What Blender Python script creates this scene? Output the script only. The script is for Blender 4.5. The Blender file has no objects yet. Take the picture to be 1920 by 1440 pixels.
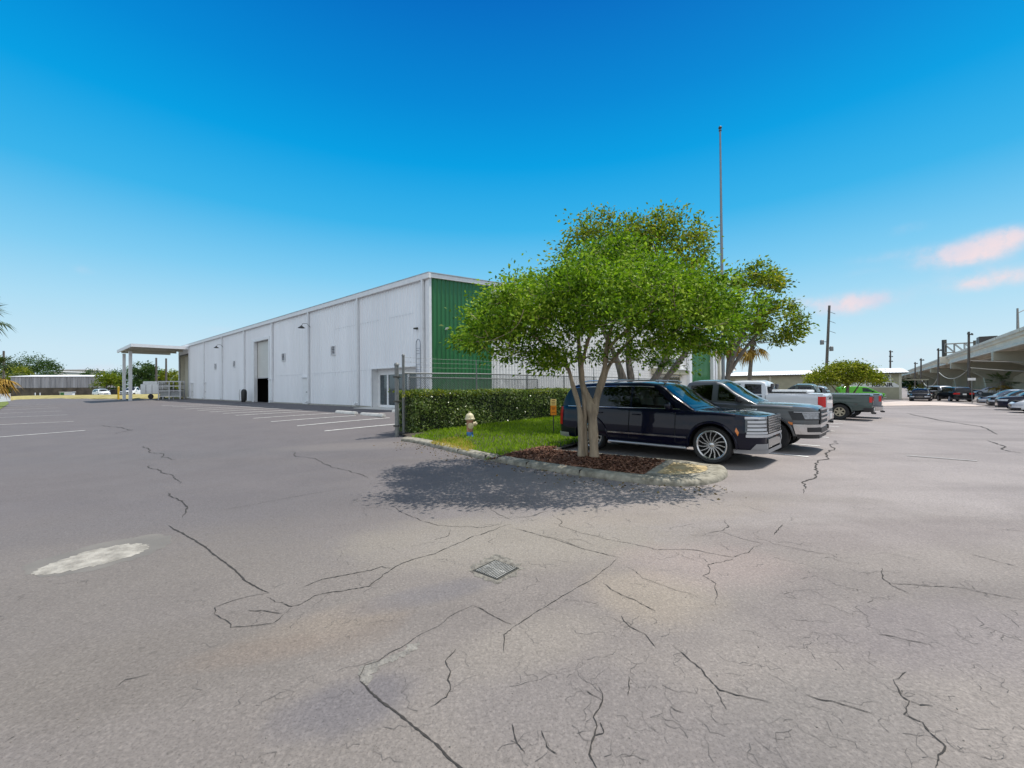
import bpy, bmesh, math, random
import numpy as np
from mathutils import Vector, Matrix

SC = bpy.context.scene
COL = SC.collection
rad = math.radians
random.seed(7)
RNG = np.random.default_rng(11)

# ---------------------------------------------------------------- camera
EYE, FPX = 1.65, 780.0
PITCH, ROLL = 0.44, -0.50
cam_data = bpy.data.cameras.new('camera')
cam = bpy.data.objects.new('camera', cam_data)
COL.objects.link(cam)
cam_data.sensor_width = 36
cam_data.lens = 36 * FPX / 1920
cam_data.clip_start, cam_data.clip_end = 0.05, 6000
CR = Matrix.Rotation(rad(90 + PITCH), 3, 'X') @ Matrix.Rotation(rad(ROLL), 3, 'Z')
cam.matrix_world = Matrix.Translation((0, 0, EYE)) @ CR.to_4x4()
SC.camera = cam
SC.view_settings.view_transform = 'Standard'
SC.view_settings.look = 'None'
SC.view_settings.gamma = 1
SC.view_settings.use_curve_mapping = False
SC.view_settings.exposure = 0.36

# ---------------------------------------------------------------- sun and sky
SUN_EL = 63.0
SUN_AZ = math.atan2(0.88, 0.475)            # from +Y towards +X
sd = Vector((math.sin(SUN_AZ) * math.cos(rad(SUN_EL)), math.cos(SUN_AZ) * math.cos(rad(SUN_EL)), math.sin(rad(SUN_EL))))
sl = bpy.data.lights.new('sun', 'SUN')
sl.energy, sl.angle, sl.color = 4.0, rad(0.5), (1.0, 0.955, 0.88)
sun = bpy.data.objects.new('sun', sl)
COL.objects.link(sun)
sun.rotation_euler = (-sd).to_track_quat('-Z', 'Y').to_euler()

class NT:
    """small helper for node trees"""
    def __init__(s, tree):
        s.t = tree
    def n(s, kind, **kw):
        nd = s.t.nodes.new(kind)
        for k, v in kw.items():
            setattr(nd, k, v)
        return nd
    def put(s, sock, v):
        if v is None: return
        if hasattr(v, 'is_linked') or hasattr(v, 'links'):
            s.t.links.new(v, sock)
        else:
            sock.default_value = v
    def m(s, op, a, b=None, c=None, clamp=False):
        nd = s.n('ShaderNodeMath', operation=op, use_clamp=clamp)
        s.put(nd.inputs[0], a); s.put(nd.inputs[1], b); s.put(nd.inputs[2], c)
        return nd.outputs[0]
    def mix(s, fac, a, b, blend='MIX'):
        nd = s.n('ShaderNodeMix', data_type='RGBA', blend_type=blend)
        s.put(nd.inputs[0], fac)
        s.put(nd.inputs[6], a if not isinstance(a, tuple) else (*a, 1)[:4])
        s.put(nd.inputs[7], b if not isinstance(b, tuple) else (*b, 1)[:4])
        return nd.outputs[2]
    def noise(s, vec, scale, detail=4, rough=0.55, dist=0.0):
        nd = s.n('ShaderNodeTexNoise')
        s.put(nd.inputs['Vector'], vec)
        nd.inputs['Scale'].default_value = scale
        nd.inputs['Detail'].default_value = detail
        nd.inputs['Roughness'].default_value = rough
        nd.inputs['Distortion'].default_value = dist
        return nd.outputs['Fac']
    def ramp(s, fac, stops, interp='LINEAR'):
        nd = s.n('ShaderNodeValToRGB')
        cr = nd.color_ramp
        cr.interpolation = interp
        while len(cr.elements) < len(stops):
            cr.elements.new(0.5)
        for e, (p, c) in zip(cr.elements, stops):
            e.position = p
            e.color = (*c, 1) if isinstance(c, tuple) else (c, c, c, 1)
        s.put(nd.inputs[0], fac)
        return nd.outputs[0]
    def mapr(s, v, a, b, c=0.0, d=1.0, smooth=False):
        nd = s.n('ShaderNodeMapRange', interpolation_type='SMOOTHSTEP' if smooth else 'LINEAR')
        s.put(nd.inputs[0], v)
        for i, q in enumerate((a, b, c, d)):
            nd.inputs[1 + i].default_value = q
        return nd.outputs[0]

def ray(px, py):
    return (CR @ Vector(((px - 960) / FPX, (720 - py) / FPX, -1))).normalized()

def make_world():
    w = bpy.data.worlds.new('World')
    SC.world = w
    w.use_nodes = True
    t = w.node_tree
    N = NT(t)
    for nd in list(t.nodes): t.nodes.remove(nd)
    out = N.n('ShaderNodeOutputWorld'); bg = N.n('ShaderNodeBackground')
    bg.inputs[1].default_value = 0.1
    t.links.new(bg.outputs[0], out.inputs[0])
    sky = N.n('ShaderNodeTexSky')
    sky.sky_type = 'NISHITA'; sky.sun_disc = False
    sky.sun_elevation, sky.sun_rotation = rad(SUN_EL), SUN_AZ
    sky.air_density, sky.dust_density, sky.ozone_density = 1.0, 0.6, 3.0
    tc = N.n('ShaderNodeTexCoord')
    sep = N.n('ShaderNodeSeparateXYZ')
    t.links.new(tc.outputs['Generated'], sep.inputs[0])
    X, Y, Z = sep.outputs
    el = N.m('ARCSINE', Z)
    az = N.m('ARCTAN2', X, Y)
    e01 = N.m('DIVIDE', N.m('MULTIPLY', el, 57.29578), 90.0, clamp=True)
    K = 10.0
    def c(r, g, b):
        f = lambda v: ((v / 255 + 0.055) / 1.055) ** 2.4 if v > 10 else v / 255 / 12.92
        return (f(r), f(g), f(b))
    grad = N.ramp(e01, [(0.0, c(214, 234, 244)), (0.045, c(203, 231, 245)), (0.10, c(172, 221, 245)), (0.155, c(128, 205, 243)),
                        (0.23, c(58, 180, 236)), (0.31, c(2, 160, 228)), (0.38, c(0, 138, 215)), (0.49, c(0, 106, 194)), (0.60, c(0, 92, 180)), (1.0, c(0, 80, 165))])
    gm = N.n('ShaderNodeVectorMath', operation='SCALE')
    t.links.new(grad, gm.inputs[0]); gm.inputs[3].default_value = K / (2 ** SC.view_settings.exposure)
    base = N.mix(0.985, sky.outputs[0], gm.outputs[0])
    # soft pink clouds low on the right: places on the sky sphere
    wob = N.n('ShaderNodeTexNoise'); t.links.new(tc.outputs['Generated'], wob.inputs[0])
    wob.inputs['Scale'].default_value = 9; wob.inputs['Detail'].default_value = 5
    ws = N.n('ShaderNodeSeparateColor'); t.links.new(wob.outputs['Color'], ws.inputs[0])
    azw = N.m('ADD', az, N.m('MULTIPLY', N.m('SUBTRACT', ws.outputs[0], 0.5), 0.09))
    elw = N.m('ADD', el, N.m('MULTIPLY', N.m('SUBTRACT', ws.outputs[1], 0.5), 0.022))
    tot = None
    for px, py, sx, sy, amp in ((1800, 475, 85, 20, 1.0), (1890, 438, 62, 16, .9), (1850, 522, 100, 18, .75), (1605, 567, 66, 18, 1.0), (1520, 562, 40, 13, .35),
                                (1700, 430, 55, 10, .28), (1650, 480, 80, 10, .22), (1600, 512, 60, 9, .16), (155, 505, 30, 10, .22), (410, 618, 40, 7, .25), (200, 690, 110, 9, .35), (1700, 668, 160, 20, .25)):
        r = ray(px, py)
        a0, e0 = math.atan2(r.x, r.y), math.asin(r.z)
        ca = math.cos(a0)
        u = N.m('DIVIDE', N.m('SUBTRACT', azw, a0), sx / FPX * ca * ca)
        v = N.m('DIVIDE', N.m('SUBTRACT', elw, e0), sy / FPX * ca)
        q = N.m('ADD', N.m('MULTIPLY', u, u), N.m('MULTIPLY', v, v))
        g = N.m('MULTIPLY', N.m('EXPONENT', N.m('MULTIPLY', q, -0.9)), amp)
        tot = g if tot is None else N.m('ADD', tot, g)
    puff = N.noise(tc.outputs['Generated'], 26, 6, 0.62)
    tot = N.m('MULTIPLY', tot, N.mapr(puff, 0.30, 0.62, 0.45, 1.25))
    tot = N.mapr(tot, 0.04, 1.0, 0, 0.9, True)
    pk = N.mix(N.mapr(ws.outputs[2], .35, .65), c(250, 226, 227), c(218, 218, 234))
    pk2 = N.n('ShaderNodeVectorMath', operation='SCALE')
    t.links.new(pk, pk2.inputs[0]); pk2.inputs[3].default_value = K / (2 ** SC.view_settings.exposure)
    fin = N.mix(tot, base, pk2.outputs[0])
    # unseen bright cloud added behind the viewer and overhead as neutral fill light
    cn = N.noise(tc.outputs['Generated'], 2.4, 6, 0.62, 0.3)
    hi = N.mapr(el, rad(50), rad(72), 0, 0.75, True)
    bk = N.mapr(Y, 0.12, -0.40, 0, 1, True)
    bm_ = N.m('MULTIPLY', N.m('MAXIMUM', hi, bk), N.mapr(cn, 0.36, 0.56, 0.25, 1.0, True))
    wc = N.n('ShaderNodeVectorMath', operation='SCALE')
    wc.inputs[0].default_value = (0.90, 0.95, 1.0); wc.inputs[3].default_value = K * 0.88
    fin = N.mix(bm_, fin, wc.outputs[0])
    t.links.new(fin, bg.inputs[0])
make_world()

# ---------------------------------------------------------------- places
P0 = Vector((-4.59, 23.25))                # near corner of the warehouse
TH = math.atan2(0.757, 0.654)              # site grid: local x runs along the warehouse front, local y along its long wall
VX, UY = Vector((math.cos(TH), math.sin(TH))), Vector((-math.sin(TH), math.cos(TH)))

def sstep(a, b, x):
    u = np.clip((np.asarray(x, float) - a) / (b - a), 0, 1)
    return u * u * (3 - 2 * u)

def H(x, y):
    """height of the ground: it rises to the warehouse and falls away on the right"""
    x = np.asarray(x, float); y = np.asarray(y, float)
    sx = (x - P0.x) * VX.x + (y - P0.y) * VX.y
    sy = (x - P0.x) * UY.x + (y - P0.y) * UY.y
    return 0.4 * sstep(-13, -2, sx) * sstep(-12, 2, sy) - 0.4 * sstep(4, 34, x)

def Hf(x, y): return float(H(x, y))

def G(px, py, lift=0.0):
    """the spot of ground seen at a place of the photograph"""
    r = ray(px, py)
    z = 0.0
    for _ in range(40):
        k = (z + lift - EYE) / r.z
        x, y = r.x * k, r.y * k
        z = 0.5 * z + 0.5 * Hf(x, y)
    return Vector((x, y, z + lift))

def AT(px, py, Y):
    r = ray(px, py); k = Y / r.y
    return Vector((r.x * k, Y, EYE + r.z * k))

def S2W(sx, sy, z=None):
    p = P0 + VX * sx + UY * sy
    return Vector((p.x, p.y, Hf(p.x, p.y) if z is None else z))

def W2S(p):
    q = Vector((p.x, p.y)) - P0
    return q.dot(VX), q.dot(UY)

# ---------------------------------------------------------------- object helpers
def tag(o, label=None, cat=None, group=None, kind=None):
    if label: o['label'] = label
    if cat: o['category'] = cat
    if group: o['group'] = group
    if kind: o['kind'] = kind
    return o

def empty(name, loc, rz=0.0, label=None, cat=None, group=None):
    o = bpy.data.objects.new(name, None)
    o.empty_display_size = 0.3
    COL.objects.link(o)
    o.location = loc; o.rotation_euler = (0, 0, rz)
    return tag(o, label, cat, group)

def copy_tree(o, parent=None):
    c = o.copy(); COL.objects.link(c)
    if parent: c.parent = parent
    for ch in [k for k in bpy.data.objects if k.parent == o]:
        copy_tree(ch, c)
    return c

def link_mesh(name, me, mat, parent=None, loc=None, smooth=None):
    if mat:
        for mm in (mat if isinstance(mat, (list, tuple)) else [mat]): me.materials.append(mm)
    o = bpy.data.objects.new(name, me)
    COL.objects.link(o)
    if parent: o.parent = parent
    if loc is not None: o.location = loc
    if smooth is not None:
        me.polygons.foreach_set('use_smooth', [True] * len(me.polygons))
        if smooth < 180: me.set_sharp_from_angle(angle=rad(smooth))
    return o

def fast_mesh(name, V, F, mat, parent=None, loc=None, smooth=None):
    """V (n,3), F (m,k) arrays"""
    V = np.asarray(V, np.float32); F = np.asarray(F, np.int32)
    me = bpy.data.meshes.new(name)
    me.vertices.add(len(V)); me.vertices.foreach_set('co', V.ravel())
    k = F.shape[1]
    me.loops.add(F.size); me.loops.foreach_set('vertex_index', F.ravel())
    me.polygons.add(len(F))
    me.polygons.foreach_set('loop_start', np.arange(0, F.size, k, dtype=np.int32))
    me.update(calc_edges=True); me.validate()
    return link_mesh(name, me, mat, parent, loc, smooth)

class MB:
    def __init__(s): s.v = []; s.f = []
    def add(s, vs, fs):
        b = len(s.v); s.v += [tuple(v) for v in vs]; s.f += [tuple(b + i for i in f) for f in fs]
        return s
    def box(s, c, d, rz=0.0, ry=0.0, rx=0.0, bev=0.0):
        x, y, z = (q / 2 for q in d)
        M = Matrix.Translation(c) @ Matrix.Rotation(rz, 4, 'Z') @ Matrix.Rotation(ry, 4, 'Y') @ Matrix.Rotation(rx, 4, 'X')
        if bev <= 0:
            vs = [(-x, -y, -z), (x, -y, -z), (x, y, -z), (-x, y, -z), (-x, -y, z), (x, -y, z), (x, y, z), (-x, y, z)]
            fs = [(0, 3, 2, 1), (4, 5, 6, 7), (0, 1, 5, 4), (1, 2, 6, 5), (2, 3, 7, 6), (3, 0, 4, 7)]
            return s.add([M @ Vector(v) for v in vs], fs)
        bm = bmesh.new()
        bmesh.ops.create_cube(bm, size=1.0)
        for v in bm.verts: v.co = Vector((v.co.x * 2 * x, v.co.y * 2 * y, v.co.z * 2 * z))
        bmesh.ops.bevel(bm, geom=bm.edges[:], offset=min(bev, x * .9, y * .9, z * .9), segments=2, affect='EDGES', profile=0.6)
        bm.verts.index_update()
        s.add([M @ v.co for v in bm.verts], [[v.index for v in f.verts] for f in bm.faces])
        bm.free()
        return s
    def span(s, a, b, bev=0.0):
        a, b = Vector(a), Vector(b)
        return s.box((a + b) / 2, [abs(q) for q in (b - a)], bev=bev)
    def tube(s, pts, r, n=8, cap=True):
        pts = [Vector(p) for p in pts]
        rs = r if isinstance(r, (list, tuple)) else [r] * len(pts)
        base = len(s.v); prev = None
        for i, p in enumerate(pts):
            d = (pts[min(i + 1, len(pts) - 1)] - pts[max(i - 1, 0)])
            if d.length < 1e-9: d = Vector((0, 0, 1))
            d.normalize()
            if prev is None:
                a = d.cross(Vector((0, 0, 1)))
                if a.length < 1e-3: a = d.cross(Vector((1, 0, 0)))
            else:
                a = prev - d * prev.dot(d)
                if a.length < 1e-6: a = d.orthogonal()
            a.normalize(); b = d.cross(a); prev = a
            for k in range(n):
                t = 2 * math.pi * k / n
                s.v.append(tuple(p + (a * math.cos(t) + b * math.sin(t)) * rs[i]))
        for i in range(len(pts) - 1):
            for k in range(n):
                k2 = (k + 1) % n
                s.f.append((base + i * n + k, base + i * n + k2, base + (i + 1) * n + k2, base + (i + 1) * n + k))
        if cap:
            s.f.append(tuple(base + k for k in reversed(range(n))))
            s.f.append(tuple(base + (len(pts) - 1) * n + k for k in range(n)))
        return s
    def lathe(s, prof, c=(0, 0, 0), n=24, axis='Z', cap=False):
        base = len(s.v); c = Vector(c)
        for r, h in prof:
            for k in range(n):
                t = 2 * math.pi * k / n
                p = (r * math.cos(t), r * math.sin(t), h)
                if axis == 'Y': p = (p[0], h, p[1])
                if axis == 'X': p = (h, p[0], p[1])
                s.v.append(tuple(c + Vector(p)))
        for i in range(len(prof) - 1):
            for k in range(n):
                k2 = (k + 1) % n
                s.f.append((base + i * n + k, base + i * n + k2, base + (i + 1) * n + k2, base + (i + 1) * n + k))
        if cap:
            s.f.append(tuple(base + k for k in range(n)))
            s.f.append(tuple(base + (len(prof) - 1) * n + k for k in range(n)))
        return s
    def grid(s, rows):
        """rows: list of equally long point lists"""
        b = len(s.v); m = len(rows[0])
        for r in rows: s.v += [tuple(p) for p in r]
        for i in range(len(rows) - 1):
            for j in range(m - 1):
                s.f.append((b + i * m + j, b + i * m + j + 1, b + (i + 1) * m + j + 1, b + (i + 1) * m + j))
        return s
    def prism(s, poly, z0, z1):
        n = len(poly)
        vs = [(p[0], p[1], z0) for p in poly] + [(p[0], p[1], z1) for p in poly]
        fs = [tuple(reversed(range(n))), tuple(range(n, 2 * n))] + [(i, (i + 1) % n, n + (i + 1) % n, n + i) for i in range(n)]
        return s.add(vs, fs)
    def build(s, name, mat, parent=None, smooth=None, loc=None, bevel=0.0):
        me = bpy.data.meshes.new(name)
        me.from_pydata(s.v, [], s.f)
        bm = bmesh.new(); bm.from_mesh(me)
        bmesh.ops.recalc_face_normals(bm, faces=bm.faces[:])
        bm.to_mesh(me); bm.free()
        o = link_mesh(name, me, mat, parent, loc, smooth)
        if bevel:
            md = o.modifiers.new('bevel', 'BEVEL'); md.width = bevel; md.segments = 2; md.limit_method = 'ANGLE'; md.angle_limit = rad(40)
        return o

def text(name, body, size, mat, parent=None, M=None, ext=0.004, bold=0.0, align='CENTER', sx=1.0):
    cu = bpy.data.curves.new(name, 'FONT')
    cu.body, cu.size, cu.extrude, cu.offset = body, size, ext, bold
    cu.align_x = align; cu.align_y = 'CENTER'
    tmp = bpy.data.objects.new(name, cu); COL.objects.link(tmp)
    bpy.context.view_layer.update()
    me = bpy.data.meshes.new_from_object(tmp.evaluated_get(bpy.context.evaluated_depsgraph_get()))
    bpy.data.objects.remove(tmp)
    if sx != 1.0: me.transform(Matrix.Diagonal((sx, 1, 1, 1)))
    if M is not None: me.transform(M)
    me.materials.clear()
    return link_mesh(name, me, mat, parent)

# ---------------------------------------------------------------- materials
def pm(name, col, rough=0.6, metal=0.0, var=0.12, scale=3.0, bump=0.0, bscale=60.0, coat=0.0, col2=None, spec=0.5, stretch=None, emit=0.0):
    m = bpy.data.materials.new(name); m.use_nodes = True
    t = m.node_tree; N = NT(t); b = t.nodes['Principled BSDF']
    tc = N.n('ShaderNodeTexCoord'); vec = tc.outputs['Object']
    if stretch:
        mp = N.n('ShaderNodeMapping'); mp.inputs['Scale'].default_value = stretch
        t.links.new(vec, mp.inputs[0]); vec = mp.outputs[0]
    f = N.noise(vec, scale, 5, 0.6)
    a = tuple(max(0, q * (1 - var)) for q in col)
    c2 = tuple(min(1, q * (1 + var)) for q in col) if col2 is None else col2
    t.links.new(N.mix(N.mapr(f, 0.32, 0.68), a, c2), b.inputs['Base Color'])
    b.inputs['Metallic'].default_value = metal
    b.inputs['Coat Weight'].default_value = coat
    b.inputs['Coat Roughness'].default_value = 0.03
    b.inputs['Specular IOR Level'].default_value = spec
    t.links.new(N.mapr(f, 0.3, 0.7, max(0.02, rough - 0.06), min(1, rough + 0.06)), b.inputs['Roughness'])
    if bump:
        f2 = N.noise(vec, bscale, 3, 0.6)
        bp = N.n('ShaderNodeBump'); bp.inputs['Strength'].default_value = bump; bp.inputs['Distance'].default_value = 0.02
        t.links.new(f2, bp.inputs['Height']); t.links.new(bp.outputs[0], b.inputs['Normal'])
    return m

def leaf_mat(name, stops, trans=0.35, rough=0.6, spec=0.2):
    """each leaf takes its own shade from the ramp"""
    m = bpy.data.materials.new(name); m.use_nodes = True
    t = m.node_tree; N = NT(t); b = t.nodes['Principled BSDF']; out = t.nodes['Material Output']
    g = N.n('ShaderNodeNewGeometry')
    tc = N.n('ShaderNodeTexCoord')
    big = N.noise(tc.outputs['Object'], 0.9, 2)
    f = N.m('ADD', N.m('MULTIPLY', g.outputs['Random Per Island'], 0.7), N.m('MULTIPLY', N.mapr(big, 0.3, 0.7), 0.3))
    c = N.ramp(f, stops)
    t.links.new(c, b.inputs['Base Color'])
    b.inputs['Roughness'].default_value = rough
    b.inputs['Specular IOR Level'].default_value = spec
    tr = N.n('ShaderNodeBsdfTranslucent')
    t.links.new(N.mix(1.0, c, (1.0, 1.15, 0.55), 'MULTIPLY'), tr.inputs[0])
    mx = N.n('ShaderNodeMixShader'); mx.inputs[0].default_value = trans
    t.links.new(b.outputs[0], mx.inputs[1]); t.links.new(tr.outputs[0], mx.inputs[2])
    t.links.new(mx.outputs[0], out.inputs['Surface'])
    return m

M = {}
M['white_metal'] = pm('white_painted_metal', (.79, .81, .84), .45, var=.05, scale=.5, stretch=(1, 1, .15))
M['trim_white'] = pm('white_trim', (.74, .75, .76), .45, var=.05)
M['green_metal'] = pm('green_painted_metal', (.020, .145, .038), .35, var=.12, scale=.6, stretch=(1, 1, .2))
M['roof_metal'] = pm('galvanised_roof', (.45, .46, .47), .4, metal=.5)
M['galv'] = pm('galvanised_steel', (.20, .205, .20), .55, metal=.35, var=.2, scale=12)
M['dark_steel'] = pm('dark_weathered_steel', (.07, .07, .06), .6, metal=.4, var=.3, scale=10)
M['concrete'] = pm('concrete', (.36, .35, .31), .85, var=.25, scale=5, bump=.3, bscale=90)
M['concrete_white'] = pm('pale_concrete', (.62, .60, .55), .85, var=.15, scale=6, bump=.3, bscale=80)
M['black'] = pm('black_rubber', (.012, .012, .013), .65, var=.2)
M['plastic_black'] = pm('black_plastic', (.018, .018, .02), .45, var=.2, scale=20)
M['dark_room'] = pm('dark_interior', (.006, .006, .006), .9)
M['glass_dark'] = pm('tinted_glass', (.006, .010, .010), .03, var=.1, spec=.5)
M['glass_blue'] = pm('window_glass', (.03, .05, .06), .03, var=.1, spec=1.0)
M['chrome'] = pm('chrome', (.62, .63, .64), .16, metal=1.0, var=.05)
M['satin'] = pm('satin_silver_trim', (.27, .275, .29), .4, metal=.4, var=.08)
M['silver'] = pm('silver_plastic', (.48, .48, .50), .35, metal=.6, var=.06)
M['lamp_clear'] = pm('clear_lamp', (.50, .51, .54), .12, var=.06, coat=.6)
M['lamp_dark'] = pm('smoked_lamp', (.05, .055, .06), .1, var=.1, coat=.8)
M['lamp_red'] = pm('red_lamp', (.50, .006, .004), .35, var=.1, coat=.25, spec=.3)
M['lamp_amber'] = pm('amber_lamp', (.75, .22, .03), .2, var=.1, coat=.6)
M['plate'] = pm('number_plate_white', (.72, .72, .70), .5, var=.05)
M['beige'] = pm('beige_painted_block', (.36, .345, .25), .8, var=.10, scale=1.2, bump=.15, bscale=12)
M['beige_light'] = pm('pale_beige_panel', (.55, .53, .44), .7, var=.08)
M['shutter'] = pm('roll_up_shutter', (.58, .58, .55), .5, var=.05, scale=.8)
M['white_roof'] = pm('white_coated_roof', (.78, .77, .75), .5, var=.08, scale=.6)
M['bark_pale'] = pm('smooth_pale_bark', (.30, .235, .165), .7, var=.4, scale=3.5, bump=.5, bscale=14, stretch=(3, 3, .5))
M['bark'] = pm('grey_bark', (.15, .125, .10), .85, var=.45, scale=7, bump=.8, bscale=22, stretch=(2, 2, .5))
M['bark_palm'] = pm('palm_bark', (.20, .175, .14), .9, var=.35, scale=6, bump=.9, bscale=18, stretch=(.6, .6, 3))
M['wood_pole'] = pm('weathered_pole_wood', (.115, .10, .085), .85, var=.35, scale=4, stretch=(4, 4, .4))
M['paint_white'] = pm('worn_white_road_paint', (.66, .65, .61), .8, var=.25, scale=6)

def tint(name, c, ior=1.5):
    m = bpy.data.materials.new(name); m.use_nodes = True
    t = m.node_tree; N = NT(t)
    for nd in list(t.nodes): t.nodes.remove(nd)
    out = N.n('ShaderNodeOutputMaterial'); fr = N.n('ShaderNodeFresnel'); fr.inputs[0].default_value = ior
    tr = N.n('ShaderNodeBsdfTransparent'); gl = N.n('ShaderNodeBsdfGlossy'); gl.inputs['Roughness'].default_value = 0.015
    tc = N.n('ShaderNodeTexCoord'); f = N.noise(tc.outputs['Object'], 1.5, 2)
    t.links.new(N.mix(f, tuple(q * .85 for q in c), c), tr.inputs[0])
    gl.inputs[0].default_value = (.95, .97, 1, 1)
    mx = N.n('ShaderNodeMixShader')
    t.links.new(fr.outputs[0], mx.inputs[0]); t.links.new(tr.outputs[0], mx.inputs[1]); t.links.new(gl.outputs[0], mx.inputs[2])
    t.links.new(mx.outputs[0], out.inputs[0])
    return m
M['tint_dark'] = tint('privacy_glass', (.10, .115, .11))
M['tint_mid'] = tint('side_glass', (.34, .38, .355))
M['tint_clear'] = tint('windshield_glass', (.50, .55, .54))
M['seat_pale'] = pm('pale_seat_leather', (.50, .52, .49), .5)
M['seat_dark'] = pm('dark_seat_cloth', (.05, .05, .055), .8)
# ================================================================ ground
def asphalt_mat():
    m = bpy.data.materials.new('weathered_asphalt'); m.use_nodes = True
    t = m.node_tree; N = NT(t); b = t.nodes['Principled BSDF']
    tc = N.n('ShaderNodeTexCoord'); vec = tc.outputs['Object']
    sep = N.n('ShaderNodeSeparateXYZ'); t.links.new(vec, sep.inputs[0]); X, Y, _ = sep.outputs
    big = N.noise(vec, 0.16, 4, 0.6, 0.6)
    mid = N.noise(vec, 0.9, 5, 0.65, 0.4)
    mp = N.n('ShaderNodeMapping'); mp.inputs['Rotation'].default_value = (0, 0, -TH); mp.inputs['Scale'].default_value = (.12, 1.0, 1)
    t.links.new(vec, mp.inputs[0])
    streak = N.noise(mp.outputs[0], 0.8, 4, 0.6)
    fine = N.noise(vec, 55, 3, 0.7)
    spk = N.n('ShaderNodeTexVoronoi'); t.links.new(vec, spk.inputs['Vector']); spk.inputs['Scale'].default_value = 38
    # worn pale lane on the right, fresher dark sealed lot on the left
    side = N.m('ADD', N.m('ADD', X, N.m('MULTIPLY', Y, -0.10)), N.m('MULTIPLY', N.m('SUBTRACT', big, 0.5), 5.0))
    side = N.mapr(side, -4.2, 3.2, 0, 1, True)
    c = N.mix(side, (.158, .148, .149), (.335, .308, .297))
    # warm silt towards the drain
    warm = N.mapr(N.m('ADD', Y, N.m('MULTIPLY', N.m('SUBTRACT', mid, .5), 3.0)), 3.6, 6.2, 1, 0, True)
    c = N.mix(N.m('MULTIPLY', warm, 0.55), c, (.250, .226, .190))
    c = N.mix(N.mapr(big, 0.42, 0.66, 0, 0.5), c, (.185, .168, .165))
    c = N.mix(N.mapr(streak, 0.5, 0.72, 0, 0.5), c, (.165, .150, .142))
    # stains: places on the lot (world metres)
    def blob(px, py, rx, ry, ang, col, amp, c, hard=0.55):
        p = G(px, py)
        dx = N.m('SUBTRACT', X, p.x); dy = N.m('SUBTRACT', Y, p.y)
        ca, sa = math.cos(ang), math.sin(ang)
        u = N.m('DIVIDE', N.m('ADD', N.m('MULTIPLY', dx, ca), N.m('MULTIPLY', dy, sa)), rx)
        v = N.m('DIVIDE', N.m('SUBTRACT', N.m('MULTIPLY', dy, ca), N.m('MULTIPLY', dx, sa)), ry)
        q = N.m('ADD', N.m('MULTIPLY', u, u), N.m('MULTIPLY', v, v))
        q = N.m('ADD', q, N.m('MULTIPLY', N.m('SUBTRACT', mid, 0.5), 2.2))
        return N.mix(N.mapr(q, hard - .5, 1.35, amp, 0, True), c, col)
    c = blob(960, 1010, 2.0, 0.9, 0.1, (.34, .315, .26), .5, c)
    c = blob(1230, 1110, .60, .50, 0.3, (.36, .315, .25), .6, c)
    c = blob(620, 1170, .62, .26, 0.5, (.30, .25, .195), .6, c)
    c = blob(520, 1215, .55, .16, 0.3, (.25, .20, .16), .6, c)
    c = blob(1320, 1060, .8, .6, 0.0, (.36, .30, .275), .5, c)
    c = blob(690, 1190, .35, .15, 0.9, (.22, .185, .155), .5, c)
    c = blob(660, 1320, .40, .22, 0.4, (.150, .145, .160), .6, c)
    c = blob(800, 1115, .75, .18, 0.45, (.165, .16, .17), .55, c)
    c = blob(1800, 1190, 1.0, .5, 0.1, (.20, .18, .19), .45, c)
    c = blob(1550, 1340, .7, .35, 0.3, (.20, .19, .18), .45, c)
    c = blob(1430, 930, 1.8, .30, -0.2, (.24, .22, .20), .45, c)
    c = blob(400, 850, 5.0, .8, 0.15, (.15, .145, .145), .45, c)
    c = blob(130, 900, 3.0, 1.2, 0.1, (.165, .150, .145), .45, c)
    c = blob(250, 1250, 1.6, .5, 0.3, (.19, .172, .150), .5, c)
    c = blob(1100, 1330, .9, .4, -0.2, (.21, .195, .19), .45, c)
    c = blob(1650, 1000, 2.2, .5, 0.1, (.25, .222, .215), .5, c)
    c = blob(420, 960, 3.0, .7, 0.5, (.165, .155, .155), .5, c)
    c = blob(1000, 1200, .7, .3, 0.6, (.30, .275, .235), .5, c)
    c = blob(1250, 960, 2.0, .5, 0.2, (.33, .295, .255), .5, c)
    c = blob(1500, 1150, .8, .4, 0.8, (.21, .19, .185), .45, c)
    c = blob(700, 835, 2.8, .8, 0.2, (.24, .22, .205), .5, c)
    # aggregate
    dk = N.mapr(spk.outputs['Distance'], 0.0, 0.55, 0, 1)
    c = N.mix(N.mapr(fine, 0.50, 0.64, 0, 0.38), c, N.mix(1.0, c, (.58, .57, .57), 'MULTIPLY'))
    c = N.mix(N.mapr(fine, 0.36, 0.46, 0.28, 0), c, N.mix(1.0, c, (1.45, 1.42, 1.38), 'MULTIPLY'))
    pit = N.noise(vec, 17, 2, 0.5)
    grit = N.noise(vec, 95, 2, 0.6)
    c = N.mix(N.mapr(grit, 0.55, 0.66, 0, 0.5), c, N.mix(1.0, c, (.45, .44, .45), 'MULTIPLY'))
    c = N.mix(N.mapr(dk, 0.62, 0.85, 0, 0.3), c, N.mix(1.0, c, (.6, .6, .6), 'MULTIPLY'))
    c = N.mix(N.mapr(mid, 0.38, 0.62, 0.30, 0), c, N.mix(1.0, c, (.72, .71, .73), 'MULTIPLY'))
    c = N.mix(N.mapr(pit, 0.60, 0.72, 0, 0.35), c, N.mix(1.0, c, (.55, .55, .55), 'MULTIPLY'))
    c = N.mix(1.0, c, (.93, .90, .885), 'MULTIPLY')
    t.links.new(c, b.inputs['Base Color'])
    b.inputs['Roughness'].default_value = 0.85
    b.inputs['Specular IOR Level'].default_value = 0.3
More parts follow.
